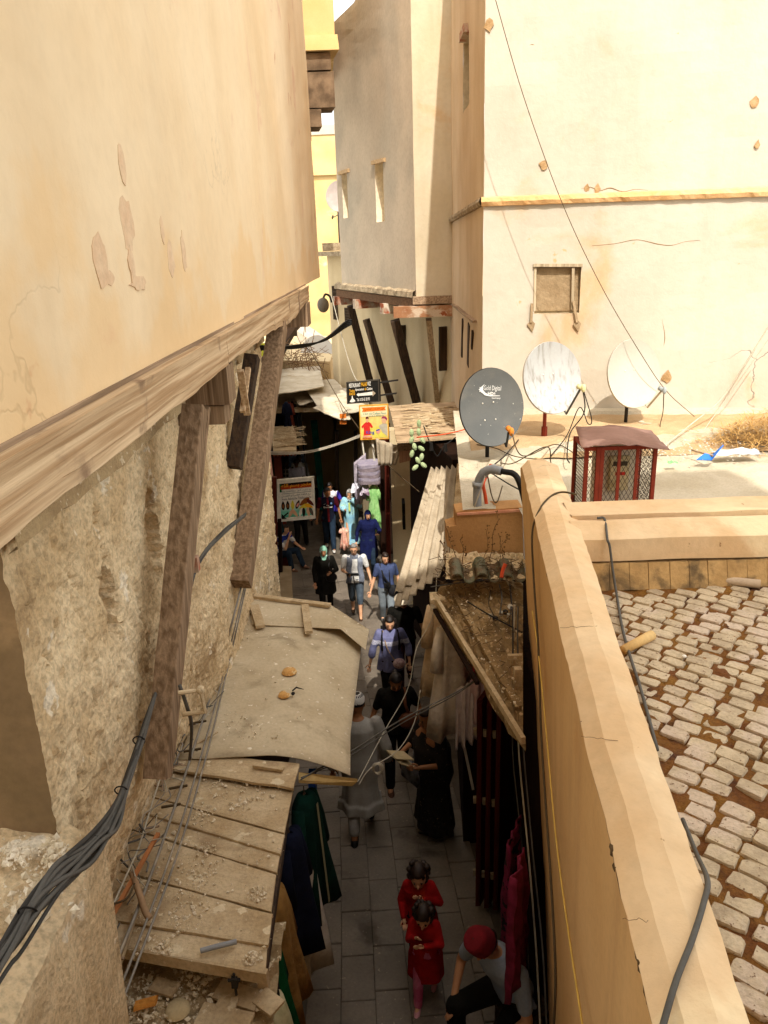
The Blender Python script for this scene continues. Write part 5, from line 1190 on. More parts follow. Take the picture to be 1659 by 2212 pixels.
dish(686, 765, 26, .55, .62, (.0, -1, .35), 0, mat('far_white_dish', '#c8c7c2', '#bcbab4', 3), M_iron, 'white distant dish on the rooftops above the far canopy', 810, M_iron, (680, 815), M_iron, M_iron, bolts=0, name='far_dish', group=None)

# ============================================================ meter cabinet
yc_ = 5.55
mc = thing('meter_cabinet', 'red framed wire mesh cabinet round an electricity meter under a bent metal hood', 'meter cabinet', (ay(1340, 1100, yc_).x, yc_, zr))
TLc, TRc = ay(1268, 966, yc_), ay(1416, 969, yc_); zt_ = TLc.z; xl, xr, zb0, yd = TLc.x, TRc.x, zr-.02, .34
for nm, (x, y) in (('corner_post', (xl, yc_)), ('corner_post', (xr, yc_)), ('corner_post', (xl, yc_+yd)), ('corner_post', (xr, yc_+yd)), ('door_post', (xl+.115, yc_-.004)), ('door_post', (xl+.085, yc_-.004))):
    b = MB(); b.box((x, y, (zb0+zt_)/2), .028, .028, zt_-zb0); b.build(nm, M_red, mc)
for x in (xl+.245, xl+.38):
    b = MB(); b.box((x, yc_-.006, (zb0+zt_)/2), .024, .012, zt_-zb0); b.build('door_bar', M_red, mc)
for z in (zt_-.014, zb0+.014):
    b = MB(); b.box(((xl+xr)/2, yc_+.002, z), xr-xl-.03, .02, .028); b.box(((xl+xr)/2, yc_+yd, z), xr-xl-.03, .02, .028); b.box((xl, yc_+yd/2, z), .02, yd-.03, .028); b.box((xr, yc_+yd/2, z), .02, yd-.03, .028); b.build('rail', M_red, mc)
M_wire = flat('rusty_wire', '#3a2a20', .7)
def mesh_panel(o, ux, L_, H_, dx, slope, nm):
    b = MB(); o = Vector(o); ux = Vector(ux)
    for sgn in (1, -1):
        k = -H_/slope
        while k < L_+H_/slope:
            pts = []
            for t in (0, 1):
                z = H_*t; x = k + sgn*z/slope; pts.append([x, z])
            (xa, za_), (xb, zb2) = pts
            def clip(xa, za_, xb, zb2):
                for lim, side in ((0, 1), (L_, -1)):
                    if side*(xa-lim) < 0 and side*(xb-lim) < 0: return None
                    if side*(xa-lim) < 0: t = (lim-xa)/(xb-xa); za_ = za_+(zb2-za_)*t; xa = lim
                    if side*(xb-lim) < 0: t = (lim-xa)/(xb-xa); zb2 = za_+(zb2-za_)*t; xb = lim
                return xa, za_, xb, zb2
            q = clip(xa, za_, xb, zb2)
            if q and abs(q[3]-q[1]) > .01: b.beam(o+ux*q[0]+Vector((0, 0, q[1])), o+ux*q[2]+Vector((0, 0, q[3])), .003, .003, (.3, 1, .1))
            k += dx
    return tag(b.build(nm, M_wire, mc), kind='stuff')
mesh_panel((xl+.13, yc_, zb0+.03), (1, 0, 0), xr-xl-.15, zt_-zb0-.06, .034, 1.8, 'wire_mesh')
mesh_panel((xl, yc_+.02, zb0+.03), (0, 1, 0), yd-.04, zt_-zb0-.06, .03, 1.8, 'wire_mesh'); mesh_panel((xr, yc_+.02, zb0+.03), (0, 1, 0), yd-.04, zt_-zb0-.06, .03, 1.8, 'wire_mesh')
mesh_panel((xl, yc_+.0, zb0+.03), (1, 0, 0), .085, zt_-zb0-.06, .03, 1.8, 'wire_mesh')
b = MB(); b.box((xl+.30, yc_+.26, (zb0+zt_)/2+.01), .34, .10, zt_-zb0-.07); b.build('inner_box', mat('white_enamel', '#dcd5c4', '#cdc4b0', 4, 5, .6), mc)
b = MB(); b.box((xl+.31, yc_+.19, zb0+.50), .145, .05, .27); mt_ = b.build('meter', flat('meter_cream', '#d8cba0', .5), mc)
b = MB(); b.box((xl+.31, yc_+.163, zb0+.58), .11, .006, .035); b.build('meter_dial', flat('meter_dark', '#4a4538', .4), mt_)
b = MB(); b.box((xl+.315, yc_+.163, zb0+.50), .075, .006, .025); b.build('meter_label', I_red, mt_)
b = MB(); b.box((xl+.275, yc_+.163, zb0+.42), .045, .01, .05); b.build('meter_fuse', flat('meter_tan', '#c9b888', .5), mt_)
cable('meter_wire', [(xl+.30, yc_+.16, zb0+.38), (xl+.33, yc_+.13, zb0+.26), (xl+.29, yc_+.13, zb0+.15), (xl+.32, yc_+.12, zb0+.02)], .006, M_cablepale, parent=mc)
pk = thing('padlock', 'steel padlock hanging on the cabinet door', 'padlock', (xl+.10, yc_-.03, zb0+.20)); b = MB(); b.box((xl+.10, yc_-.03, zb0+.215), .05, .02, .045); b.build('lock_body', flat('steel', '#a09a8c', .35, .5, .6), pk)
b = MB(); b.tube([(xl+.085, yc_-.03, zb0+.235), (xl+.086, yc_-.03, zb0+.27), (xl+.10, yc_-.03, zb0+.285), (xl+.114, yc_-.03, zb0+.27), (xl+.115, yc_-.03, zb0+.235)], .005, 6); b.build('shackle', flat('steel', '#a09a8c', .35, .5, .6), pk)
hd = [ay(1256, 966, yc_-.12), ay(1340, 958, yc_-.14), ay(1447, 972, yc_-.12), ay(1408, 930, yc_+.45), ay(1330, 918, yc_+.47), ay(1243, 921, yc_+.45)]
rows = []
fr = [hd[0], hd[1], hd[2]]; bk = [hd[5], hd[4], hd[3]]
def L3(a, t): return a[0].lerp(a[1], t*2) if t < .5 else a[1].lerp(a[2], t*2-1)
rows = [[L3(fr, i/12).lerp(L3(bk, i/12), j/8) + Vector((0, 0, .012*fbm((i*.4, j*.4, 2)))) for i in range(13)] for j in range(9)]
b = MB(); b.sheet(rows, .004); b.build('hood', mat('dull_red_hood', '#8f6c5e', '#7c5a4c', 3, 6, .7, .15, 20, c3='#b08a7c', s3=2, t3=.5), mc, smooth=True)
for k in range(3): cable('feeder_cable', [(xl+.30, yc_+.05, zb0+.05+.03*k), (xl+.13, yc_-.03, zb0+.12+.05*k), (xl-.02, yc_-.12, zb0+.16+.035*k), (xl-.18, yc_-.22, zb0+.10+.03*k), (xl-.24, yc_-.32, zb0+.06)], .013, M_black, parent=mc)

# ============================================================ pipe, hoses and wires on the roof
cd = thing('conduit_bend', 'thick grey plastic conduit bending over from the block wall to the parapet', 'conduit', ay(1031, 1098, yk+.1))
b = MB(); b.tube(bez([ay(1031, 1100, yk+.1), ay(1032, 1050, yk+.1), ay(1042, 1024, yk+.08), ay(1060, 1014, yk+.05), ay(1083, 1018, yk)], 6), .038, 14); b.build('elbow', mat('grey_pvc', '#8d9092', '#7f8284', 4, 4, .5, .05), cd, smooth=True)
for u, v, w_ in ((1031, 1046, 1), (1045, 1022, 2), (1066, 1014, 3)):
    c = ay(u, v, yk+.09); b = MB(); d_ = [(0, 0, 1), (.6, 0, .8), (1, 0, .1)][w_-1]; b.tube([c-Vector(d_)*.02, c+Vector(d_)*.02], .044, 14); b.build('coupling', mat('grey_pvc2', '#a2a5a6', '#8f9294', 4, 4, .5), cd, smooth=True)
b = MB(); b.tube(bez([ay(1083, 1018, yk), ay(1110, 1024, yk-.05), ay(1123, 1045, yk-.1), ay(1135, 1090, yk-.1)], 6), .026, 12); b.build('corrugated_hose', M_black, cd, smooth=True)
cable('orange_conduit', [ay(1052, 1098, yk+.15), ay(1048, 1070, yk+.16), ay(1044, 1045, yk+.2), ay(1052, 1025, yk+.4), ay(1060, 1005, yk+.7)], .017, M_orangehose, 'orange plastic conduit rising beside the grey bend', 'conduit')
cable('orange_conduit', [ay(1092, 1218, yk-.4), ay(1086, 1232, yk-.42), ay(1083, 1248, yk-.45)], .017, M_orangehose, 'short orange conduit stub sticking out of the green tiles', 'conduit')
cable('orange_wire', [az(900, 945, zr), az(960, 938, zr+.05), az(1010, 926, zr+.12), az(1020, 922, zr+.1)], .008, M_orangehose, 'thin orange wire on the roof edge left of the dark dish', 'wire')
rw = random.Random(21)
def wloop(k, pts, r, m, label): cable('loose_wire', pts, r, m, label, 'wire', n=8, sides=5, group=None)
zr2 = zr+.09
wloop(0, [l1, az(1130, 985, zr2+.2), az(1200, 960, zr2+.02), az(1250, 985, zr2)], .006, M_cablewire, 'wire running from the dark dish across the roof')
wloop(1, [l2, ay(1262, 890, 8.2), ay(1232, 935, 8.2), ay(1225, 985, 7.6), az(1230, 1000, zr2)], .007, M_black, 'black wire hanging from the streaky white dish')
wloop(2, [l2, ay(1278, 905, 8.3), ay(1270, 915, 8.3), ay(1252, 880, 8.3), ay(1225, 940, 8.2), ay(1190, 985, 7.9)], .006, M_black, 'second black wire looping below the streaky white dish')
wloop(3, [l3, ay(1432, 890, 9.0), ay(1426, 920, 8.9), ay(1432, 950, 8.7)], .006, M_cablewire, 'wire dropping from the clean cream dish')
wloop(4, [az(1030, 960, zr2), az(1070, 968, zr2), az(1110, 985, zr2), az(1160, 992, zr2)], .006, M_cablewire, 'wire lying on the roof under the dark dish')
wloop(5, [az(1120, 950, zr2), az(1090, 985, zr2+.1), az(1060, 1015, zr2+.1), az(1090, 1040, zr+.05), az(1130, 1062, zr+.2)], .007, M_black, 'black wire crossing behind the grey conduit')
wloop(6, [az(1025, 1095, zr+.02), ay(1046, 1035, yk+.02), ay(1050, 1010, yk+.2)], .006, M_cablepale, 'pale wire tied to the grey conduit')
wloop(7, [az(1050, 1010, zr+.3), az(1062, 1070, zr+.04), az(1073, 1085, zr+.05), az(1085, 1050, zr+.1)], .006, M_cablewire, 'thin wire loop beside the orange conduit')
wloop(8, [az(915, 920, zr), ay(930, 960, 9.5), ay(945, 985, 9.5), ay(958, 965, 9.5), ay(985, 945, 9.6)], .008, M_black, 'black wire with plugs at the roof edge')
wloop(9, [az(1190, 1000, zr2), az(1180, 965, zr2+.25), az(1110, 1000, zr2), az(1080, 1000, zr2)], .006, M_cablewire, 'wire arching over the roof beside the red pole')
for u, v in ((932, 973), (962, 975)):
    c = ay(u, v, 9.5); b = MB(); b.tube([c, c+Vector((0, 0, .10))], [.03, .018], 8); tag(b.build('cable_plug', M_black), f'black cable plug at the roof edge, {"left" if u < 940 else "right"} one of two', 'plug')
for k, (u0, v0, u1, v1, y) in enumerate(((905, 915, 915, 1005, 11.0), (889, 935, 897, 1010, 10.9))):
    p = [ay(u0+(u1-u0)*t, v0+(v1-v0)*t, y) for t in np.linspace(0, 1, 6)]
    b = MB()
    for i, q in enumerate(p): b.ball(q+Vector((.10*fbm((i*.8, k, 1)), 0, 0)), (.035+.03*abs(fbm((i, k, 5))), .03, .06+.04*fbm((i, k, 9))), 7, 5, rot=Matrix.Rotation(1.6*fbm((i*.9, k, 3)), 3, 'Y'))
    tag(b.build('green_rag', cloth('pale_green_plastic', '#b9c79a', '#94a678')), f'{"upper" if k == 0 else "lower"} string of pale green plastic rags at the shack edge', 'rag')
# overhead lines
cable('overhead_line', [ay(1062, -30, 9.2), ay(1130, 205, 9.15), ay(1215, 440, 9.1), ay(1300, 620, 9.05), ay(1388, 770, 9.0), ay(1440, 845, 9.0), ay(1500, 900, 9.0)], .0042, M_cablewire, 'long thin line slanting down the cream wall to the clean dish', 'line', n=8)
cable('overhead_line', [ay(1700, 640, 9.0), ay(1620, 770, 9.0), ay(1560, 860, 9.0), ay(1495, 915, 8.6), ay(1420, 975, 7.8)], .008, M_cablepale, 'pale line coming down from the right to the roof by the cabinet', 'line')
cable('overhead_line', [ay(1690, 690, 9.0), ay(1620, 790, 9.0), ay(1555, 880, 9.0), ay(1500, 960, 8.4)], .005, M_cablepale, 'thinner pale line coming down from the right beside another', 'line')
for k, dz in enumerate((0, .05, .09, .13)): cable('black_cable', [ay(560, 756-k*3, 12.5), ay(640, 746+k*2, 14), ay(700, 736-k, 15.5), ay(745, 708-k*4, 17), ay(760, 700-k*3, 17.2)], .018, M_black, f'black cable swagged across the gap below the lamp, number {k+1} from the bottom' if 0 else ['lowest', 'second lowest', 'second highest', 'highest'][k]+' black cable swagged across the alley above the far canopy', 'cable', group='swagged black cables')
for k in range(3): cable('white_cable', [ay(560, 975+k*3, 13.0), ay(660, 975+k*2, 13.5), ay(745, 952+k*2, 13.6), ay(820, 920+k*3, 13.6)], .008, M_cablepale, ['top', 'middle', 'bottom'][k]+' strand of the pale cables strung across the alley to the poster sign', 'cable', group='pale cables to the poster sign')
cable('pale_line', [ay(668, 760, 20), ay(735, 560, 20), ay(716, 640, 18), ay(760, 800, 16), ay(792, 838, 15)][2:], .009, M_cablepale, 'pale cord slanting down to the black sign', 'cord')
cable('drop_wire', [ay(655, 740, 15), ay(690, 790, 15), ay(733, 865, 14.5), ay(775, 925, 14), ay(812, 975, 13.5), ay(850, 1015, 12.5), ay(905, 1062, 11.2)], .008, M_cablewire, 'brown wire slanting from the far roofs to the corrugated sheet', 'wire')
g_ = [az(650, 1684, 4.2), ay(690, 1660, 4.5), ay(760, 1622, 4.75), ay(870, 1553, 5.0), ay(1000, 1487, 5.2), ay(1105, 1408, 5.3)]
cable('alley_cable', g_, .0055, M_cablegrey, 'grey cable crossing the alley from the sheet roof to the tan wall', 'cable')
cable('alley_cable', [p+Vector((0, .02, -.05*math.sin(i*.63))) for i, p in enumerate(g_)], .004, M_cablegrey, 'thinner grey cable hanging just under another across the alley', 'cable')
cable('alley_wire', [ay(944, 1240, 6.4), ay(935, 1330, 6.3), ay(900, 1400, 6.1), ay(880, 1490, 5.9), ay(830, 1580, 5.6), ay(772, 1690, 5.0)], .004, M_cablepale, 'pale wire hanging from the crumbling eaves to the yellow board', 'wire')
cable('alley_wire', [ay(908, 1490, 5.6), ay(895, 1560, 5.5), ay(860, 1620, 5.2), ay(800, 1660, 4.9), ay(775, 1695, 4.8)], .004, M_cablepale, 'pale wire curling over the walking man to the yellow board', 'wire')
rb_ = thing('wire_coil', 'small coil of pale wire hanging over the alley', 'wire coil', ay(815, 1680, 4.9))
for k in range(3): b = MB(); c = ay(816, 1662, 4.9); b.tube([c+Vector((.03*math.cos(a)*(1+.2*k), .01*k, .045*math.sin(a))) for a in np.linspace(0, 6.28, 16)], .004, 5); b.build('loop', M_cablepale, rb_)
for k, (du, m_, r_) in enumerate(((0, M_cablepale, .007), (7, M_cablegrey, .006), (-9, M_cablegrey, .005))):
    cable('riser_cable', [ax(1112+du, 1310, 1.0), ax(1110+du*1.2, 1400, .98), ax(1117+du*1.2, 1520, .98), ax(1122+du*1.5, 1640, .96), ax(1142+du*1.4, 1850, .93), ax(1158+du*2, 2050, .92), ax(1168+du*2, 2240, .91)], r_, m_, ['pale thick', 'grey', 'thin dark'][k]+' cable running down the alley face of the tan wall', 'cable')
def on_par(u, v):      # on the alley face of the parapet
    return ap(u, v, par(0, 0, zp)+pl*.012, pl)
cable('yellow_line', [on_par(1150, 1320), on_par(1163, 1410), on_par(1178, 1560), on_par(1200, 1800), on_par(1226, 2000), on_par(1262, 2240)], .004, flat('yellow_cord', '#d8b45a'), 'thin yellow cord stretched along the alley face of the tan parapet', 'cord')
cable('parapet_wire', [az(1245, 1068, zp+.03), az(1215, 1063, zp+.02), az(1190, 1072, zp+.01), az(1166, 1100, zp-.005), on_par(1150, 1150), on_par(1153, 1250), on_par(1163, 1400), on_par(1170, 1600), on_par(1190, 1900), on_par(1200, 2100), on_par(1195, 2240)], .0065, M_cablewire, 'brown wire drawn over the parapet end and down its alley face', 'wire')
tcb = thing('terrace_cable', 'grey cable lying over the cross wall and along the terrace onto the parapet', 'cable', az(1400, 1500, zf))
cable('cable', [az(1290, 1119, zp+.004), ay(1306, 1122, cy-.03), az(1312, 1165, zp-.05), ay(1317, 1180, cy-.24), ay(1324, 1235, cy-.30), az(1333, 1290, zf+.025), az(1345, 1360, zf+.025), az(1365, 1430, zf+.03), az(1383, 1485, zf+.03), az(1420, 1620, zf+.03)], .0075, M_cablegrey, parent=tcb, n=7)
cable('cable', [az(1475, 1770, zf+.03), az(1505, 1845, zf+.12), az(1528, 1900, zp-.05), az(1520, 1950, zp+.0), az(1495, 2030, zp+.015), az(1460, 2120, zp+.015), az(1425, 2240, zp+.0)], .0075, M_cablegrey, parent=tcb, n=7)
# switch gear on the eaves
sg = thing('junction_tangle', 'tangle of wires and small connectors on the crumbling right eaves', 'wiring', az(1085, 1330, ze+.05))
for k, (u, v) in enumerate(((1060, 1330), (1070, 1336), (1082, 1325), (1092, 1322), (1100, 1330))): b = MB(); b.box(az(u, v, ze+.09), .035, .03, .03, Matrix.Rotation(k*.7, 3, 'Z')); b.build('connector', M_iron if k % 2 else M_cablepale, sg)
b = MB(); b.tube([az(1102, 1310, ze+.10), az(1102, 1310, ze+.13)], .022, 10); b.build('insulator', I_wht, sg)
for k, pts in enumerate((((1100, 1250), (1107, 1330), (1108, 1420)), ((1078, 1260), (1084, 1290), (1080, 1325)), ((1060, 1275), (1056, 1305), (1068, 1332)), ((1010, 1300), (1060, 1330), (1128, 1366)), ((930, 1268), (1000, 1258), (1060, 1252)))): cable('wire', [az(u, v, ze+.11+.02*(i == 1)) for i, (u, v) in enumerate(pts)], .006, (M_black, M_cablegrey, M_cablewire)[k % 3], parent=sg)
b = MB(); b.box(ay(1118, 1475, 4.75), .05, .05, .24); b.box(ay(1112, 1418, 4.85), .10, .03, .03); tag(b.build('fuse_box', M_plank), 'narrow dusty fuse box on the tan wall above the shutters', 'fuse box')

# ============================================================ clutter on terrace and roof
b = MB(); a0, a1 = az(1432, 1238, zf+.03), az(1642, 1262, zf+.03); b.tube([a0, a0.lerp(a1, .3), a0.lerp(a1, .7), a1], [.028, .023, .024, .026], 12, cap=False); b.tube([a0+Vector((.005, 0, 0)), a1-Vector((.005, 0, 0))], .019, 10); tag(b.build('tube', mat('dusty_white_pipe', '#cdbba2', '#b8a288', 5), smooth=True), 'dusty white pipe lying on the mossy cobbles by the skirting', 'pipe')
b = MB(); b.tube([az(1345, 1405, zf+.03), az(1408, 1372, zf+.03)], [.022, .026], 10); tag(b.build('cane', mat('cane', '#d8b478', '#c29a5c', wood=0), smooth=True), 'short thick piece of cane lying against the parapet', 'cane')
b = MB(); b.ball(az(1478, 1418, zf+.02), (.012, .01, .008)); tag(b.build('white_scrap', I_wht), 'tiny white scrap on the cobbles', 'scrap')
def crumple(name, u, v, z, sx, sy, sz, m, label, cat, seed):
    c = az(u, v, z); b = MB(); rows = []
    for i in range(14):
        row = []
        for j in range(14):
            x, y = (i/13-.5)*2, (j/13-.5)*2; h = max(0, 1-x*x*.8-y*y*.8)**.5 if x*x+y*y < 1.2 else 0
            row.append(c+Vector((sx*x, sy*y, sz*h*(.6+.7*fbm((x*1.6, y*1.6, seed))) )))
        rows.append(row)
    b.grid(rows); return tag(b.build(name, m), label, cat)
b = MB(); c = az(1530, 992, zr+.09); V = [c+Vector(q) for q in ((-.12, 0, 0), (.02, -.03, .0), (.14, .02, .14), (.06, .06, .03), (-.02, .05, .05))]; b.add(V, [(0, 1, 4), (1, 2, 3), (1, 3, 4)]); o = b.build('plastic_bag', flat('blue_plastic', '#2f72c9', .5)); md = o.modifiers.new('thickness', 'SOLIDIFY'); md.thickness = .01; tag(o, 'crumpled bright blue plastic bag on the sandy roof', 'plastic bag')
crumple('plastic_sheet', 1590, 978, zr+.09, .22, .09, .05, cloth('pale_plastic', '#c9cbc8', '#9aa3a8'), 'grey white plastic sheeting beside the straw heap', 'plastic sheet', 4)
crumple('green_scrap', 1453, 1000, zr+.08, .05, .03, .03, flat('green_scrap', '#7fbf7a'), 'small pale green scrap beside the cabinet', 'scrap', 7)
crumple('red_wrapper', 1668, 1080, zr+.03, .03, .02, .02, flat('red_wrapper', '#c24a44'), 'small red and white wrapper at the right edge of the roof', 'wrapper', 9)
b = MB(); r_ = random.Random(5); c = az(1640, 955, zr+.08)
for i in range(2200):
    x, y = r_.gauss(0, .28), r_.gauss(.15, .22); h = max(0, .34-.5*abs(x)-.4*abs(y-.15)); p = c+Vector((.12+x, y, h*r_.random())); a = r_.uniform(0, 6.28); L2 = r_.uniform(.06, .2); d_ = Vector((math.cos(a), math.sin(a), r_.uniform(-.5, .5)))*L2
    q = d_.cross(Vector((0, 0, 1))).normalized()*.0028; b.add([p-q, p+q, p+d_+q, p+d_-q], [(0, 1, 2, 3)])
tag(b.build('straw_heap', mat('straw', '#c9a263', '#a27c40', 9, world=True)), 'heap of golden straw on the sandy roof at the right edge', 'straw', kind='stuff')
b = MB(); r_ = random.Random(6)
for i in range(260):
    u, v = r_.uniform(1400, 1600), r_.gauss(972, 12); p = az(u, v, zr+.095); r0 = .004+.012*r_.random()**3; b.add([p+Vector((r0*x, r0*y, r0*z)) for x, y, z in ((1, 0, 0), (-1, 0, 0), (0, 1, 0), (0, -1, 0), (0, 0, 1))], [(0, 2, 4), (2, 1, 4), (1, 3, 4), (3, 0, 4)])
tag(b.build('roof_litter', mat('litter', '#9a9080', '#c9c4b8', 30, world=True)), kind='stuff')
b = MB(); b.beam(az(1495, 972, zr+.11), az(1540, 985, zr+.12), .02, .015); tag(b.build('stick', M_wood), 'short stick lying beside the blue plastic bag', 'stick')
# dry weeds on the block wall
wd_ = thing('dry_weeds', 'dry brown weeds climbing the tan block wall above the green tiles', 'weeds', ay(1010, 1240, yk-.2))
r_ = random.Random(31)
for u, v, h in ((985, 1215, 90), (1000, 1220, 60), (1048, 1220, 80), (1060, 1225, 120), (1075, 1215, 60), (965, 1230, 60), (1090, 1225, 70)):
    base = ay(u, v, yk-.18); tip = ay(u+r_.uniform(-25, 25), v-h, yk-.06); pts = [base.lerp(tip, t)+Vector((.03*fbm((t*3, u, 1)), .03*fbm((t*3, u, 4)), 0)) for t in np.linspace(0, 1, 8)]
    b = MB(); b.tube(pts, .0035, 4)
    for i in range(16):
        q = pts[r_.randrange(2, 8)]+Vector((r_.gauss(0, .012), r_.gauss(0, .012), r_.gauss(0, .02))); s_ = r_.uniform(.006, .013); b.add([q, q+Vector((s_, r_.uniform(-.005, .005), s_)), q+Vector((s_*1.6, 0, 0)), q+Vector((s_, 0, -s_*.7))], [(0, 1, 2, 3)])
    b.build('stem', mat('dry_weed', '#7a5a34', '#5c4226', 20), wd_)
# street lamp, loudspeaker, small things far along the alley
lp = thing('wall_lamp', 'globe street lamp on a curved arm at the corner of the pale house', 'lamp', ay(703, 640, 22.9))
b = MB(); b.ball(ay(698, 659, 22.7), (.17, .17, .21), 14, 10); b.build('globe', flat('lamp_globe', '#6d6252', .4), lp, smooth=True)
b = MB(); b.tube(bez([ay(716, 652, 23.3), ay(712, 640, 23.0), ay(703, 636, 22.8), ay(698, 645, 22.7)]), .03, 8); b.build('arm', M_iron, lp)
cl_ = thing('round_speaker', 'round pale loudspeaker on a post in the dark passage', 'speaker', ay(646, 900, 21))
b = MB(); c = ay(647, 878, 21); b.tube([c, c+Vector((0, .12, 0))], .17, 18); b.build('cone', flat('speaker_face', '#8f8672'), cl_); b = MB(); b.tube([c+Vector((.0, .06, -.15)), (c.x+.12, 21.1, -.1)], .03, 6); b.build('post', M_iron, cl_)
b = MB(); r_ = random.Random(77)
for i in range(150):
    u, v = r_.gauss(655, 28), r_.gauss(780, 22); p = ay(u, v, 24+r_.uniform(-.6, .6)); a = r_.uniform(0, 6.28); b.beam(p, p+Vector((math.cos(a)*.4, r_.uniform(-.1, .1), math.sin(a)*.4)), .018, .012)
tag(b.build('dry_twigs', mat('twigs', '#8f7050', '#6d5238', 10, world=True)), kind='stuff')
fr_ = thing('far_rooftop', 'cluttered pale rooftop block beyond the far canopy', 'roof', (-2, 26, 0))
b = MB(); a, c = ay(560, 830, 24.5), ay(712, 760, 24.5); b.hexa([(-5, 24.5, 0), (c.x, 24.5, 0), (c.x, 30, 0), (-5, 30, 0), (-5, 24.5, c.z-.1), (c.x, 24.5, c.z-.3), (c.x, 30, c.z-.1), (-5, 30, c.z)]); b.build('block', M_pale, fr_)
b = MB(); a, c = ay(640, 690, 28), ay(712, 780, 28); b.hexa([(a.x, 28, c.z), (c.x, 28, c.z), (c.x, 31, c.z), (a.x, 31, c.z), (a.x, 28, a.z-.4), (c.x, 28, a.z-1.2), (c.x, 31, a.z-1.2), (a.x, 31, a.z-.4)]); b.build('stair_head', M_cream, fr_)
b = MB(); b.box(ay(580, 755, 16), .5, .08, .26); tag(b.build('lime_box', flat('lime_yellow', '#b8b83c')), 'lime yellow sign box glimpsed behind the far strut', 'sign box')
# ============================================================ people
SK = {k: mat('skin_'+k, a, b_, 9, 4, .6, .05, 60, spec=.35, fine=.04) for k, a, b_ in (('light', '#d9a883', '#cf9a76'), ('mid', '#b98560', '#ab7852'), ('tan', '#a5714c', '#96643f'), ('dark', '#6b4630', '#5d3b28'))}
M_eye = flat('eye_dark', '#1b130e', .3); M_lip = flat('lip', '#9a5548', .5); M_hairb = mat('black_hair', '#17120f', '#231a15', 30, 4, .5, .3, 90, spec=.4); M_hairbr = mat('brown_hair', '#22150d', '#2e1c11', 30, 4, .5, .3, 90, spec=.4); M_hairg = mat('grey_hair', '#8f8b86', '#75716c', 30, 4, .6, .3, 90)
M_shoe = flat('black_shoe', '#17140f', .5); M_jean = cloth('dark_denim', '#2b3a4c', '#22303f'); M_dark = cloth('black_cloth', '#14130f', '#1c1a17'); M_navy = cloth('navy_cloth', '#1c2350', '#161b40')
def remesh(b, vox, it=4, name='x'):
    me = bpy.data.meshes.new('t'); me.from_pydata([tuple(v) for v in b.V], [], b.F); o = bpy.data.objects.new('t', me); COL.objects.link(o)
    m1 = o.modifiers.new('r', 'REMESH'); m1.mode = 'VOXEL'; m1.voxel_size = vox
    m2 = o.modifiers.new('s', 'SMOOTH'); m2.factor = .5; m2.iterations = it
    dg = bpy.context.evaluated_depsgraph_get(); ev = bpy.data.meshes.new_from_object(o.evaluated_get(dg))
    V = [v.co.copy() for v in ev.vertices]; F = [tuple(p.vertices) for p in ev.polygons]
    bpy.data.objects.remove(o); bpy.data.meshes.remove(me); bpy.data.meshes.remove(ev); return V, F
def limb(b, p, q, r0, r1, n=10):
    p = Vector(p); q = Vector(q); b.tube([p, p.lerp(q, .35), p.lerp(q, .7), q], [r0, r0*.62+r1*.38+abs(r0-r1)*.12, r0*.3+r1*.7, r1], n); b.ball(p, r0, n, 6); b.ball(q, r1, n, 6)
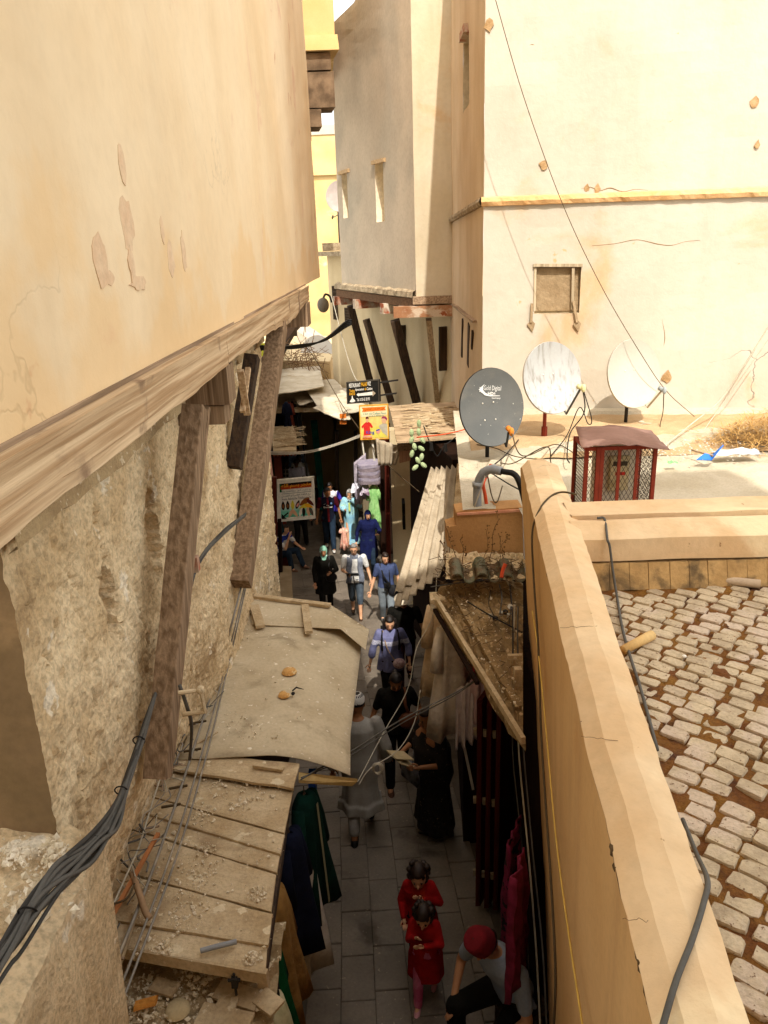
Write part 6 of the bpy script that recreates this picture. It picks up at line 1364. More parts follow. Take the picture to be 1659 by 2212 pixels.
def person(name, loc, face, h, label, skin='light', top=None, bottom=None, hair=None, scarf=None, arms=None, legs=None, lean=.05, hp=.12, hy=0.0, robe=None, shoes=M_shoe, female=False, stout=1.0, seat=False, vox=.0135, child=False, seat_z=None):
    """top=(material, sleeve 0..2, hem z); bottom=(material, length 0..1 | 'skirt'); robe=(material, sleeve, hem, width)"""
    k = h/1.7; root = thing('person', label, 'person', loc); ca_, sa_ = math.cos(face), math.sin(face); L0 = Vector(loc)
    hs = 1.0 if not child else 1.45     # a child's head is larger for its height
    def T(p): p = Vector(p)*k; return L0 + Vector((p.x*ca_-p.y*sa_, p.x*sa_+p.y*ca_, p.z))
    sw = (.165 if female else .19)*(.9 if child else 1); hipz = .90; dz = 0
    if seat: dz = seat_z/k - hipz + .06
    def ln(p): p = Vector(p); z = p.z-hipz; return Vector((p.x, p.y-lean*max(0, z), p.z+dz))
    neck = ln((0, 0, 1.43)); hc = ln((0, -.025, 1.43)) + Vector((0, -.02-hp*.08, .145*(1 if not child else 1.12)))
    Rh = Matrix.Rotation(hy, 3, 'Z') @ Matrix.Rotation(hp, 3, 'X')
    sh = [ln((s_*sw, .0, 1.385)) for s_ in (-1, 1)]; hip = [Vector((s_*.085, 0, hipz+dz)) for s_ in (-1, 1)]
    A = arms or [((-.05, .02, -.28), (-.06, -.06, -.52)), ((.05, .02, -.28), (.06, -.06, -.52))]
    Lg = legs or [((0, -.01, -.43), (0, .02, -.82)), ((0, -.01, -.43), (0, .02, -.82))]
    el = [sh[i]+Vector(A[i][0]) for i in (0, 1)]; wr_ = [sh[i]+Vector(A[i][1]) for i in (0, 1)]
    kn = [hip[i]+Vector(Lg[i][0]) for i in (0, 1)]; an = [hip[i]+Vector(Lg[i][1]) for i in (0, 1)]
    rings = [(.86, .155, .11), (.93, .165, .12), (1.02, .145, .105), (1.12, .14, .10), (1.25, .165, .115), (1.34, .17, .105), (1.40, .12, .075), (1.45, .055, .055)]
    def torso(b, g, z0=-9, fold=0):
        rr = []
        for z, rx, ry in rings:
            if z < z0: continue
            c = ln((0, 0, z)); rr.append([c+Vector(((rx*stout+g)*math.cos(t), (ry*stout+g)*math.sin(t), 0)) for t in np.linspace(0, 2*math.pi, 16, endpoint=False)])
        b.grid(rr, close=True); b.add(rr[0], [tuple(range(16))]); b.add(rr[-1], [tuple(range(16))])
    def wrap(b): b.V = [T(v) for v in b.V]; return b
    # ---- body
    b = MB(); torso(b, 0); limb(b, neck-Vector((0, 0, .04)), hc, .05, .05); R3 = (.074*hs, .09*hs, .108*hs)
    b.ball(hc, R3, 14, 10, rot=Rh); b.ball(hc+Rh @ Vector((0, -.03*hs, -.06*hs)), (.052*hs, .055*hs, .055*hs), 10, 8, rot=Rh)
    for i in (0, 1):
        s_ = -1 if i == 0 else 1
        limb(b, sh[i], el[i], .05, .038); limb(b, el[i], wr_[i], .037, .026)
        d_ = (wr_[i]-el[i]).normalized(); b.ball(wr_[i]+d_*.05, (.032, .022, .05), 8, 6, rot=d_.to_track_quat('Z', 'Y').to_matrix())
        limb(b, hip[i], kn[i], .085, .055); limb(b, kn[i], an[i], .052, .036); limb(b, an[i], an[i]+Vector((s_*.01, -.11, -.055)), .035, .028); b.ball(an[i]+Vector((0, .02, -.045)), .034)
    V, F = remesh(wrap(b), vox*k if child else vox)
    bb = MB(); bb.add(V, F, 0); det = MB()
    def H(x, y, z): return hc + Rh @ (Vector((x, y, z))*hs)
    for s_ in (-1, 1):
        det.ball(H(s_*.030, -.081, .008), (.0085*hs, .006*hs, .0045*hs), 8, 6, 1, Rh); det.ball(H(s_*.031, -.080, .027), (.013*hs, .004*hs, .0025*hs), 8, 6, 1, Rh); det.ball(H(s_*.075, .005, -.005), (.010*hs, .018*hs, .028*hs), 8, 6, 0, Rh)
    det.ball(H(0, -.094, -.02), (.012*hs, .018*hs, .024*hs), 8, 6, 0, Rh); det.ball(H(0, -.082, -.058), (.022*hs, .008*hs, .006*hs), 8, 6, 2, Rh)
    for i in (0, 1):
        s_ = -1 if i == 0 else 1; d_ = (wr_[i]-el[i]).normalized(); side = d_.cross(Vector((0, 1, 0)) if abs(d_.y) < .9 else Vector((0, 0, 1))).normalized(); pn_ = side.cross(d_)
        pb = wr_[i]+d_*.085
        for f_ in range(4):
            o_ = side*((f_-1.5)*.017); ll = (.062, .074, .07, .055)[f_]; curl = pn_*(.02*s_)
            det.tube([pb+o_, pb+o_+d_*ll*.55+curl*.3, pb+o_+d_*ll*.95+curl], [.0095, .0088, .0065], 6, 0)
        det.tube([wr_[i]+d_*.035+side*-.028, wr_[i]+d_*.07+side*-.05, wr_[i]+d_*.10+side*-.055], [.012, .010, .007], 6, 0)
    wrap(det); bb.add(det.V, det.F); bb.M[-len(det.M):] = det.M
    bb.build('body', [SK[skin], M_eye, M_lip], root, smooth=True)
    # ---- clothes
    if robe:
        m, slv, hem, wd = robe; b = MB(); rr = []; N = 40
        zs = [hem, hem+.12, .45, .7, .9, 1.08, 1.22, 1.34, 1.405, 1.44]; ws = [wd, wd*.96, wd*.86, wd*.76, .19*stout+.02, .175*stout+.02, .185*stout+.01, .185, .13, .07]
        mid = [(an[0]+an[1])/2, (kn[0]+kn[1])/2]
        for z, w_ in zip(zs, ws):
            t = max(0, 1-(z-hem)/(1.0-hem)); ctr = ln((0, 0, z)); ctr.y += (mid[0].y*.8)*t; ctr.z = z+dz if not seat else z+dz
            spread = 1 + .35*t*min(1, abs(an[0].y-an[1].y))
            rr.append([ctr + Vector((w_*math.cos(a)*(1+t*.10*math.sin(7*a+z*2)+t*.06*math.sin(12*a)), w_*.74*spread*math.sin(a)*(1+t*.10*math.sin(7*a+1.3)), 0)) for a in np.linspace(0, 2*math.pi, N, endpoint=False)])
        b.grid(rr, close=True); b.add(rr[0], [tuple(range(N))]); b.add(rr[-1], [tuple(range(N))])
        for i in (0, 1):
            limb(b, sh[i], el[i], .072, .07)
            if slv > 1: limb(b, el[i], el[i].lerp(wr_[i], .85), .068, .075)
        V, F = remesh(wrap(b), .014, 2); mk('robe', V, F, m, root, smooth=True)
    if top:
        m, slv, hem = top[:3]; b = MB(); torso(b, .014, hem)
        if hem < .85:
            rr = []
            for z, w_ in ((hem, .205), (.85, .19), (1.0, .165)):
                c = ln((0, 0, z)) if z > hipz else Vector((0, 0, z+dz)); rr.append([c+Vector(((w_*stout)*math.cos(a)*(1+.05*math.sin(6*a)), w_*.74*stout*math.sin(a)*(1+.05*math.sin(6*a)), 0)) for a in np.linspace(0, 2*math.pi, 30, endpoint=False)])
            b.grid(rr, close=True); b.add(rr[0], [tuple(range(30))]); b.add(rr[-1], [tuple(range(30))])
        for i in (0, 1):
            e_ = sh[i].lerp(el[i], .72 if slv < 1 else 1); limb(b, sh[i]-Vector((0, 0, .005)), e_, .068, .056 if slv < 1 else .055)
            if slv > 1: limb(b, el[i], el[i].lerp(wr_[i], .92), .054, .043)
            elif slv == 1: limb(b, el[i], el[i].lerp(wr_[i], .5), .058, .062)
        V, F = remesh(wrap(b), .0125*(k if child else 1), 3)
        if len(top) > 3: mk('top', V, F, [m]+[q[0] for q in top[3]], root, smooth=True, fm=[next((n_+1 for n_, q in enumerate(top[3]) if q[1](sum((inv(V[j]) for j in f), Vector())/len(f))), 0) for f in F] if (inv := (lambda p: Vector((((p-L0).x*ca_+(p-L0).y*sa_)/k, (-(p-L0).x*sa_+(p-L0).y*ca_)/k, (p-L0).z/k)))) else None)
        else: mk('top', V, F, m, root, smooth=True)
    if bottom:
        m, ext = bottom; b = MB()
        if ext == 'skirt':
            rr = [[Vector((0, (an[0].y+an[1].y)/2*t_, z+dz)) + Vector((w_*math.cos(a)*(1+t_*.09*math.sin(8*a)), w_*.78*math.sin(a)*(1+t_*.09*math.sin(8*a)), 0)) for a in np.linspace(0, 2*math.pi, 36, endpoint=False)] for z, w_, t_ in ((.14, .24, 1), (.4, .22, .7), (.7, .2, .3), (.93, .17, 0), (1.02, .155, 0))]
            b.grid(rr, close=True); b.add(rr[0], [tuple(range(36))]); b.add(rr[-1], [tuple(range(36))])
        else:
            b2 = MB(); rr = [[Vector((0, 0, z+dz)) + Vector((w_*stout*math.cos(a), w_*.76*stout*math.sin(a), 0)) for a in np.linspace(0, 2*math.pi, 16, endpoint=False)] for z, w_ in ((.82, .16), (.92, .178), (1.03, .158))]
            b.grid(rr, close=True); b.add(rr[0], [tuple(range(16))]); b.add(rr[-1], [tuple(range(16))])
            for i in (0, 1):
                limb(b, hip[i], kn[i], .102, .075)
                if ext > .5: limb(b, kn[i], kn[i].lerp(an[i], (ext-.5)*2), .074, .062)
        V, F = remesh(wrap(b), .0125*(k if child else 1), 3); mk('trousers' if ext != 'skirt' else 'skirt', V, F, m, root, smooth=True)
    if shoes:
        for i in (0, 1):
            b = MB(); a_ = an[i]; b.ball(a_+Vector((0, -.06, -.05)), (.045, .125, .036), 12, 7); b.ball(a_+Vector((0, .02, -.03)), (.042, .05, .045), 10, 6); wrap(b); b.build('shoe', shoes, root, smooth=True)
    def shell(nm, m, sc_, sh_, keep, n=22, m_=16, extra=None, th=.006):
        b = MB(); c = hc + Rh @ (Vector(sh_)*hs); V = []; F = []
        b.ball(c, (R3[0]*sc_, R3[1]*sc_, R3[2]*sc_), n, m_, rot=Rh)
        F2 = []
        for f in b.F:
            q = sum((b.V[j] for j in f), Vector())/len(f)-c; q = Rh.transposed() @ q; q = Vector((q.x/R3[0], q.y/R3[1], q.z/R3[2]))
            if keep(q): F2.append(f)
        b.F = F2; b.M = [0]*len(F2)
        for v_i, v in enumerate(b.V): b.V[v_i] = v + (v-c).normalized()*(.004*fbm((v.x*40, v.y*40, v.z*40)))
        if extra: extra(b)
        wrap(b); o = b.build(nm, m, root, smooth=True); md = o.modifiers.new('thickness', 'SOLIDIFY'); md.thickness = th; md.offset = 0; return o
    if hair:
        m, kind = hair
        def ex(b):
            if kind == 'long':
                for s_ in (-1, 1): limb(b, H(s_*.07, .03, .02), H(s_*.085, .03, -.20), .04, .025)
                limb(b, H(0, .07, .0), H(0, .08, -.22), .06, .04)
            if kind == 'bun': b.ball(H(0, .10, .05), .035*hs)
            if kind == 'pony':
                b.ball(H(.075, .03, .10), .030*hs); b.ball(H(-.06, .05, .11), .022*hs)
                for q in range(26):
                    a = q*2.4; b.ball(H(.082*math.cos(a), .03+.075*math.sin(a), .03-.10*((q*5) % 7)/7+.03), .026*hs, 6, 4)
        shell('hair', m, 1.1, (0, .008, .012), (lambda q: q.z > (-.1 if kind == 'short' else -.35) and not (q.y < -.30 and q.z < .66) if kind != 'long' else (q.z > -.8 and not (q.y < -.35 and q.z < .6))), extra=ex)
    if scarf:
        def ex2(b):
            rr = [[hc*(1-t_)+neck*t_ + Vector((0, -.02+.03*t_, dz2)) + Vector((rx*hs*math.cos(a), ry*hs*math.sin(a), 0)) for a in np.linspace(0, 2*math.pi, 20, endpoint=False)] for t_, dz2, rx, ry in ((.55, 0, .075, .085), (.9, 0, .078, .085), (1, -.03, .11, .11), (1, -.09, .15, .125), (1, -.16, .12, .135))]
            b.grid(rr, close=True)
        shell('headscarf', scarf, 1.14, (0, .010, .004), lambda q: not (q.y < -.45 and -.85 < q.z < .5 and abs(q.x) < .72), extra=ex2)
    return dict(root=root, T=T, sh=sh, wr=wr_, el=el, hc=hc, H=H, k=k, hip=hip, an=an, ln=ln, wrap=wrap, Rh=Rh, hs=hs, R3=R3)
def place(u, v, h, f=.9829):
    u *= f; v *= f; lo, hi = 2.0, 40.0
    g = lambda y: ay(u, v, y).z-gz(y)-h
    for _ in range(60):
        m_ = (lo+hi)/2
        if g(m_) > 0: lo = m_
        else: hi = m_
    p = ay(u, v, lo); return Vector((p.x, p.y, gz(p.y)))
def strap(P, a, b_, r, m, nm, label, cat, via=None):
    o = MB(); pts = [P['T'](q) for q in ([a]+(via or [])+[b_])]; o.tube(bez(pts, 6), r, 5); return o
WALK = [((0, -.13, -.41), (0, -.20, -.80)), ((0, .03, -.43), (0, .24, -.79))]
WALK2 = [((0, .03, -.43), (0, .24, -.79)), ((0, -.13, -.41), (0, -.20, -.80))]
SWING = [((-.06, .08, -.27), (-.08, .06, -.51)), ((.06, -.08, -.27), (.07, -.20, -.48))]

# man with a tablet, sunlit
P = person('person', place(777, 1192, 1.66), R(0), 1.66, 'grey haired man in white tee, grey scarf and denim shorts holding a dark tablet', 'light', (cloth('white_tee', '#e9e7e2', '#dcd9d2'), 0, .84), (cloth('faded_denim', '#56606a', '#48525c'), .62), (M_hairg, 'short'), arms=[((-.07, -.02, -.28), (.05, -.24, -.27)), ((.08, .02, -.28), (.14, -.12, -.5))], legs=WALK2, shoes=flat('sandal', '#4a3626'), lean=.04)
b = MB(); H_ = P['H']
for s_ in (-1, 1): b.tube([H_(s_*.033+.024*math.cos(a), -.095, .008+.018*math.sin(a)) for a in np.linspace(0, 6.28, 12)], .0028, 4)
b.tube([H_(-.012, -.097, .01), H_(.012, -.097, .01)], .0025, 4); P['wrap'](b); b.build('glasses', M_iron, P['root'])
def scarf_fall(P, m, xs, z0, z1, w_, nm='scarf'):
    b = MB()
    for x in xs:
        s_ = 1 if x > 0 else -1; rows = []
        for i in range(12):
            z = z0+(z1-z0)*i/11; c = P['ln']((x+s_*.03*(i/11)+.01*math.sin(i), 0, z)); y = c.y-.155-.01*math.sin(i*.9)+(.07 if i == 0 else 0); rows.append([Vector((c.x+(j/4-.5)*w_, y+.012*math.sin(j*2+i*.4)+(.10 if i == 0 else 0), c.z)) for j in range(5)])
        b.sheet(rows, .012, (0, 1, 0))
    rr = [[P['ln']((0, 0, z)) + Vector((rx*math.cos(a), ry*math.sin(a)-.01, 0)) for a in np.linspace(0, 2*math.pi, 18, endpoint=False)] for z, rx, ry in ((1.38, .11, .10), (1.42, .095, .09), (1.46, .075, .08))]
    b.grid(rr, close=True); P['wrap'](b); return b.build(nm, m, P['root'], smooth=True)
scarf_fall(P, cloth('grey_scarf', '#8d93a0', '#767c8a'), (-.10, .11), 1.42, .85, .11)
b = MB(); q = P['wr'][0]+Vector((.10, -.09, .02)); b.box(q, .25, .19, .015, Matrix.Rotation(-.7, 3, 'X')); P['wrap'](b); tag(b.build('tablet', flat('dark_tablet', '#1b1a1a', .35)), 'dark tablet held in front of the man in the white tee', 'tablet')
b = MB(); q = P['wr'][0]+Vector((.12, -.10, -.02)); b.tube([q, q+Vector((.02, -.01, -.25)), q+Vector((.0, 0, -.45))], .012, 6); b.ball(q+Vector((0, 0, -.48)), (.03, .03, .06)); P['wrap'](b); tag(b.build('lanyard', M_black), 'black lanyard dangling below the dark tablet', 'lanyard')
# woman in black, mint headscarf
P = person('person', place(710, 1197, 1.58), R(4), 1.58, 'woman in a black coat and mint green headscarf carrying a black bag', 'mid', (cloth('black_coat', '#15140f', '#1d1b18'), 2, .55), (M_dark, 1.0), None, mat('mint_scarf', '#8fc0a8', '#79ad96', 9, 5, .9, .1, 60, c4='#e6efe8', s4=12, t4=.6), arms=[((-.07, .02, -.28), (-.06, -.10, -.52)), ((.10, -.03, -.27), (-.02, -.22, -.26))], legs=WALK, female=True, stout=1.15)
b = MB(); c = P['ln']((.14, -.16, .98)); b.ball(c, (.13, .05, .12), 12, 8); b.tube([c+Vector((.02, 0, .1)), P['ln']((.10, -.15, 1.25)), P['ln']((.12, -.02, 1.46))], .012, 5); P['wrap'](b); tag(b.build('shoulder_bag', flat('black_leather', '#1b1917', .4)), 'black shoulder bag of the woman in the mint headscarf', 'bag')
# navy coat woman
P = person('person', place(807, 1119, 1.64), R(8), 1.64, 'woman in a long navy coat and navy headscarf in the sun', 'light', (M_navy, 2, .42), (M_jean, 1.0), None, M_navy, arms=[((-.10, .06, -.26), (-.14, .0, -.5)), ((.12, -.02, -.26), (.04, -.22, -.26))], legs=WALK2, female=True, stout=1.15)
# blue abaya
P = person('person', place(768, 1073, 1.6), R(-4), 1.6, 'woman in a pale blue robe and black patterned headscarf shading her face', 'light', None, None, None, mat('black_white_scarf', '#1c1a1a', '#d9d5ce', 60, 3, .9), robe=(mat('pale_blue_robe', '#86c2e6', '#a6d2d2', 5, 5, .9, .1, 60, c3='#b6d8b0', s3=5, t3=.6), 2, .08, .26), arms=[((-.10, -.03, -.26), (.02, -.24, -.22)), ((.12, -.10, -.18), (-.10, -.22, .06))], legs=WALK, female=True, shoes=flat('tan_sandal', '#8a6a4a'), stout=1.1)
b = MB(); c = P['ln']((.0, -.21, 1.22)); b.box(c, .05, .03, .24); P['wrap'](b); b.build('robe_trim', flat('lime_trim', '#c9dc7a'), P['root'])
# jersey youth
mM = cloth('maroon_jersey', '#571722', '#481019')
P = person('person', place(718, 1070, 1.74), R(6), 1.74, 'young man in a dark maroon sleeved football jersey and jeans looking aside', 'tan', (cloth('dark_jersey', '#181a2a', '#12141f'), 0, .80, [(mM, lambda p: abs(p.x) > .165), (flat('jersey_stripe', '#7a1c22'), lambda p: abs(p.x) < .022 and p.y < 0)]), (M_jean, 1.0), (M_hairb, 'short'), arms=[((-.06, .05, -.28), (-.10, .02, -.52)), ((.08, .05, -.28), (.12, -.02, -.52))], legs=WALK2, hy=.9, shoes=flat('white_trainer', '#d8d4cc'), stout=.95)
for txt, z, w_, hh in (('Fly', 1.235, .07, .035), ('Emirates', 1.185, .22, .045)):
    V, F = text_mesh(txt, 1.0, bold=.02); xs = [v[0] for v in V]; ys = [v[1] for v in V]; VV = []
    for x, y in V:
        xx = (x-min(xs))/(max(xs)-min(xs))*w_-w_/2; c = P['ln']((xx, 0, z+hh*(y-min(ys))/(max(ys)-min(ys)))); VV.append(P['T'](c+Vector((0, -.136+xx*xx*1.3, 0))))
    mk('lettering', VV, F, I_wht, P['root'])
b = MB(); c = P['ln']((.085, -.125, 1.30)); b.ball(c, (.026, .006, .026), 10, 6); P['wrap'](b); b.build('club_badge', flat('badge_blue', '#6f93c4'), P['root'])
b = MB(); c = P['ln']((-.085, -.128, 1.29)); b.prism([c+Vector(q) for q in ((-.025, 0, .004), (-.012, 0, -.008), (.03, 0, .016), (-.012, 0, .0))], (0, -.003, 0)); P['wrap'](b); b.build('tick_mark', I_wht, P['root'])
person('person', place(729, 1056, 1.66), R(-20), 1.66, 'person in a white top with purple blue sleeves half hidden behind the jersey youth', 'tan', (cloth('white_top', '#e6e4e6', '#d8d6da'), 0, .84, [(cloth('violet_sleeve', '#3a2f9a', '#302784'), lambda p: abs(p.x) > .2 or (p.z < 1.22 and p.x > .02))]), (M_dark, 1.0), (M_hairb, 'short'), arms=[((-.05, .0, -.28), (0, -.15, -.48)), ((.16, -.1, -.20), (.2, -.2, -.42))], legs=WALK, lean=.2, hp=.4)
# woman with camera
P = person('person', place(846, 1211, 1.6), R(2), 1.6, 'woman in a blue grey tee and pale grey trousers with a camera round her neck', 'light', (cloth('slate_tee', '#4e5a80', '#434e70'), 0, .86), (cloth('pale_grey_trousers', '#8d969c', '#7d868c'), 1.0), (M_hairbr, 'bun'), arms=[((-.08, .02, -.28), (-.16, -.06, -.52)), ((.08, .05, -.27), (.10, -.05, -.5))], legs=WALK2, hy=.25, hp=.2, female=True, shoes=flat('grey_shoe', '#6d6a66'))
b = MB(); c = P['ln']((.02, -.19, 1.02)); b.box(c, .13, .05, .085); P['wrap'](b); cmr = thing('camera', 'black camera hanging on the chest of the woman in the slate tee', 'camera', P['T'](c)); b.build('camera_body', M_black, cmr)
b = MB(); b.tube([c+Vector((0, -.02, 0)), c+Vector((0, -.09, -.01))], [.034, .038], 12); P['wrap'](b); b.build('lens', flat('lens_black', '#0f0f10', .3), cmr)
b = MB()
for s_ in (-1, 1): b.tube(bez([c+Vector((s_*.06, 0, .03)), P['ln']((s_*.07, -.145, 1.25)), P['ln']((s_*.06, -.02, 1.46))], 5), .008, 5)
P['wrap'](b); b.build('neck_strap', M_black, cmr)
b = MB(); c = P['ln']((.15, -.16, .88)); b.ball(c, (.12, .06, .13), 12, 8); b.tube(bez([c+Vector((-.05, 0, .1)), P['ln']((-.04, -.16, 1.2)), P['ln']((-.12, -.02, 1.43))], 5), .016, 5); P['wrap'](b); tag(b.build('sling_bag', flat('charcoal_bag', '#232326', .7)), 'charcoal sling bag at the hip of the woman with the camera', 'bag')
# person with cream hat
P = person('person', place(886, 1296, 1.68), R(0), 1.66, 'person in black with a cream bucket hat under the corrugated eaves', 'light', (M_dark, 0, .84), (cloth('maroon_trousers', '#3a1418', '#2f1013'), 1.0), (M_hairb, 'short'), arms=[((-.06, .0, -.28), (-.02, -.15, -.5)), ((.10, .0, -.28), (.16, -.05, -.52))], legs=WALK, hp=.2)
b = MB(); H_ = P['H']; rr = [[H_(rx*math.cos(a), .005+rx*1.12*math.sin(a), z) for a in np.linspace(0, 2*math.pi, 24, endpoint=False)] for z, rx in ((.035, .15), (.05, .092), (.11, .085), (.125, .05), (.128, .005))]; b.grid(rr, close=True); P['wrap'](b); hh = b.build('bucket_hat', cloth('cream_hat', '#ded2ba', '#cfc2a8'), P['root'], smooth=True); md = hh.modifiers.new('t', 'SOLIDIFY'); md.thickness = .006
# lace woman
P = person('person', place(855, 1347, 1.58), R(3), 1.58, 'long haired woman in a lavender blouse with a white lace band', 'light', (cloth('lavender_blouse', '#77799e', '#6a6c90'), 1, .74, [(mat('white_lace', '#d8d6e0', '#9a9ab8', 70, 4), lambda p: 1.20 < p.z < 1.275 and abs(p.x) < .30)]), (M_dark, 1.0), (M_hairb, 'long'), arms=[((-.10, .02, -.26), (-.16, -.04, -.50)), ((.12, .0, -.26), (.12, -.12, -.46))], legs=WALK, hp=.3, female=True, stout=1.1)
b = MB(); c = P['ln']((.12, -.2, .92)); b.ball(c, (.10, .05, .09), 12, 8); P['wrap'](b); pb = tag(b.build('pink_bag', mat('pink_pattern', '#a8787c', '#d8c0bc', 25, 4, .7)), 'small pink patterned crossbody bag of the woman in the lace blouse', 'bag')
b = MB(); b.tube(bez([P['ln']((.05, -.20, .98)), P['ln']((-.06, -.17, 1.2)), P['ln']((-.11, -.03, 1.43))], 5), .008, 5); P['wrap'](b); b.build('bag_strap', flat('tan_strap', '#a88a6a'), pb)
b = MB()
for s_ in (-1, 1): b.tube(bez([P['ln']((s_*.13, -.11, 1.12)), P['ln']((s_*.135, -.135, 1.28)), P['ln']((s_*.12, -.02, 1.43))], 5), .016, 5)
c = P['ln']((0, .2, 1.18)); b.box(c, .26, .13, .36); P['wrap'](b); tag(b.build('backpack', M_dark), 'black backpack worn by the woman in the lace blouse', 'backpack')
# striding woman in black
P = person('person', place(867, 1465, 1.62), R(4), 1.62, 'woman in a black tee and trousers striding with a brown shoulder bag', 'tan', (M_dark, 0, .84), (cloth('charcoal_trousers', '#19181a', '#121113'), .96), (M_hairb, 'bun'), arms=[((-.10, .02, -.26), (-.19, .0, -.5)), ((.12, .05, -.26), (.16, -.05, -.46))], legs=[((-.02, -.13, -.41), (-.03, -.20, -.80)), ((0, .05, -.43), (0, .3, -.76))], hp=.45, female=True, shoes=flat('brown_sandal', '#4a2f20'), stout=1.15, lean=.12)
b = MB(); c = P['ln']((.14, -.17, 1.05)); b.ball(c, (.13, .06, .12), 12, 8); b.tube(bez([c+Vector((0, 0, .1)), P['ln']((.10, -.15, 1.3)), P['ln']((.11, 0, 1.44))], 5), .02, 6); P['wrap'](b); tag(b.build('brown_bag', mat('brown_leather', '#6a3c22', '#57301a', 8, 4, .5)), 'brown leather bag on the striding woman in black', 'bag')
# woman in dark patterned dress
P = person('person', place(950, 1552, 1.6), R(-55), 1.6, 'woman in a dark patterned dress carrying papers beside the shutters', 'tan', None, None, (M_hairbr, 'long'), None, robe=(mat('dark_print_dress', '#15120f', '#241d18', 20, 4, .9, .1, 60, c4='#6a5a48', s4=26, t4=.64), 1, .12, .27), arms=[((-.10, -.06, -.26), (-.02, -.26, -.24)), ((.10, -.06, -.26), (-.02, -.26, -.26))], female=True, stout=1.3, shoes=flat('grey_sandal', '#5a5248'))
b = MB(); c = P['ln']((-.03, -.36, 1.13)); b.box(c, .22, .012, .30, Matrix.Rotation(.9, 3, 'X')); b.box(c+Vector((-.04, -.03, .08)), .19, .012, .26, Matrix.Rotation(1.1, 3, 'X')); P['wrap'](b); tag(b.build('papers', flat('buff_paper', '#c9b48a')), 'buff papers held by the woman in the dark patterned dress', 'papers')
b = MB(); b.tube(bez([P['ln']((-.1, -.2, 1.0)), P['ln']((-.2, -.05, 1.3)), P['ln']((-.16, .05, 1.43))], 6), .012, 5); c = P['ln']((-.16, -.2, .85)); b.box(c, .30, .04, .26); P['wrap'](b); tag(b.build('tote_bag', cloth('grey_tote', '#8f9096', '#3a3836')), 'grey white tote bag on the arm of the woman in the patterned dress', 'bag')
# man in the grey robe walking away
p = place(783, 1530, 1.72)
P = person('person', p, R(180), 1.7, 'man in a long grey robe and white crocheted cap walking away beside the sheet roof', 'tan', None, (cloth('pale_satin_trousers', '#a09a92', '#8a847c'), .9), (M_hairb, 'short'), None, robe=(mat('grey_robe', '#aaa69e', '#96928a', 4, 5, .85, .1, 60, streak=.12, ss=(14, 14, 1)), 2, .36, .24), arms=[((-.09, .04, -.27), (-.10, -.08, -.50)), ((.09, .04, -.27), (.10, .02, -.52))], legs=WALK, shoes=M_shoe)
b = MB(); H_ = P['H']; rr = [[H_(rx*math.cos(a), .008+rx*1.2*math.sin(a), z) for a in np.linspace(0, 2*math.pi, 24, endpoint=False)] for z, rx in ((.035, .083), (.075, .082), (.105, .07), (.122, .045), (.128, .004))]; b.grid(rr, close=True); P['wrap'](b); cp_ = b.build('crocheted_cap', flat('white_cap', '#e6e3dc'), P['root'], smooth=True)
b = MB()
for q in range(20):
    a = q*2*math.pi/20; b.add([H_(r_*math.cos(a+d_), .008+r_*1.2*math.sin(a+d_), z_+.002) for r_, d_, z_ in ((.048, -.06, .1225), (.048, .06, .1225), (.072, .09, .1055), (.072, -.09, .1055))], [(0, 1, 2, 3)])
P['wrap'](b); b.build('cap_pattern', flat('cap_black', '#2a2826'), cp_)
# girls in red
mRed = cloth('red_wool', '#b01c1c', '#951414'); mOr = cloth('orange_red_wool', '#b8331a', '#a02812')
gl = person('person', place(933, 1985, .98), R(-12), .98, 'little girl in a long red coat and pink leggings stepping forward, nearer of two', 'light', (mRed, 2, .46), (cloth('pink_leggings', '#b0446a', '#d07a96'), .98), (M_hairbr, 'pony'), arms=[((-.05, -.10, -.2), (.05, -.20, -.06)), ((.08, -.12, -.2), (-.12, -.26, -.12))], legs=WALK, hp=.45, shoes=flat('pink_sandal', '#d89aa4'), female=True, child=True, stout=1.2)
gl2 = person('person', place(920, 1898, 1.06), R(-6), 1.06, 'little girl in a red and orange jumper, hand to her mouth, farther of two', 'light', (mRed, 2, .70, [(mOr, lambda p: abs(p.x) < .085 and p.y < 0)]), (M_dark, .98), (M_hairbr, 'pony'), arms=[((-.09, .0, -.26), (-.05, -.14, -.42)), ((.12, -.06, -.22), (-.10, -.22, -.02))], legs=None, hp=.3, shoes=flat('dark_sandal', '#4a3030'), female=True, child=True, stout=1.2)
# seated man with a fez
fz = az(1040, 2008, 3.06); y_f = fz.y+.08; x_f = fz.x+.27
P = person('person', (x_f, y_f, gz(y_f)), R(-52), 1.72, 'seated man in a dark red fez and light grey shirt, hands on knees', 'mid', (mat('pale_grey_polo', '#98a0aa', '#88909a', 5, 5, .9, .1, 60), 0, .86), (M_dark, 1.0), (M_hairb, 'short'), arms=[((-.12, -.04, -.27), (-.03, -.20, -.42)), ((.12, -.04, -.27), (.03, -.20, -.42))], legs=[((-.10, -.42, .02), (-.11, -.40, -.42)), ((.10, -.42, .02), (.12, -.36, -.42))], lean=.42, hp=.75, seat=True, seat_z=.46, vox=.011, stout=1.1)
b = MB(); H_ = P['H']; rr = [[H_(rx*math.cos(a), .006+rx*1.15*math.sin(a), z) for a in np.linspace(0, 2*math.pi, 26, endpoint=False)] for z, rx in ((.03, .086), (.06, .086), (.13, .079), (.165, .072), (.172, .06), (.174, .004))]; b.grid(rr, close=True); P['wrap'](b); b.build('fez', mat('red_felt', '#7d1520', '#691018', 20, 4, .95, .15, 90), P['root'], smooth=True)
st_ = thing('stool', 'low wooden stool under the seated man in the fez', 'stool', (x_f, y_f, gz(y_f)))
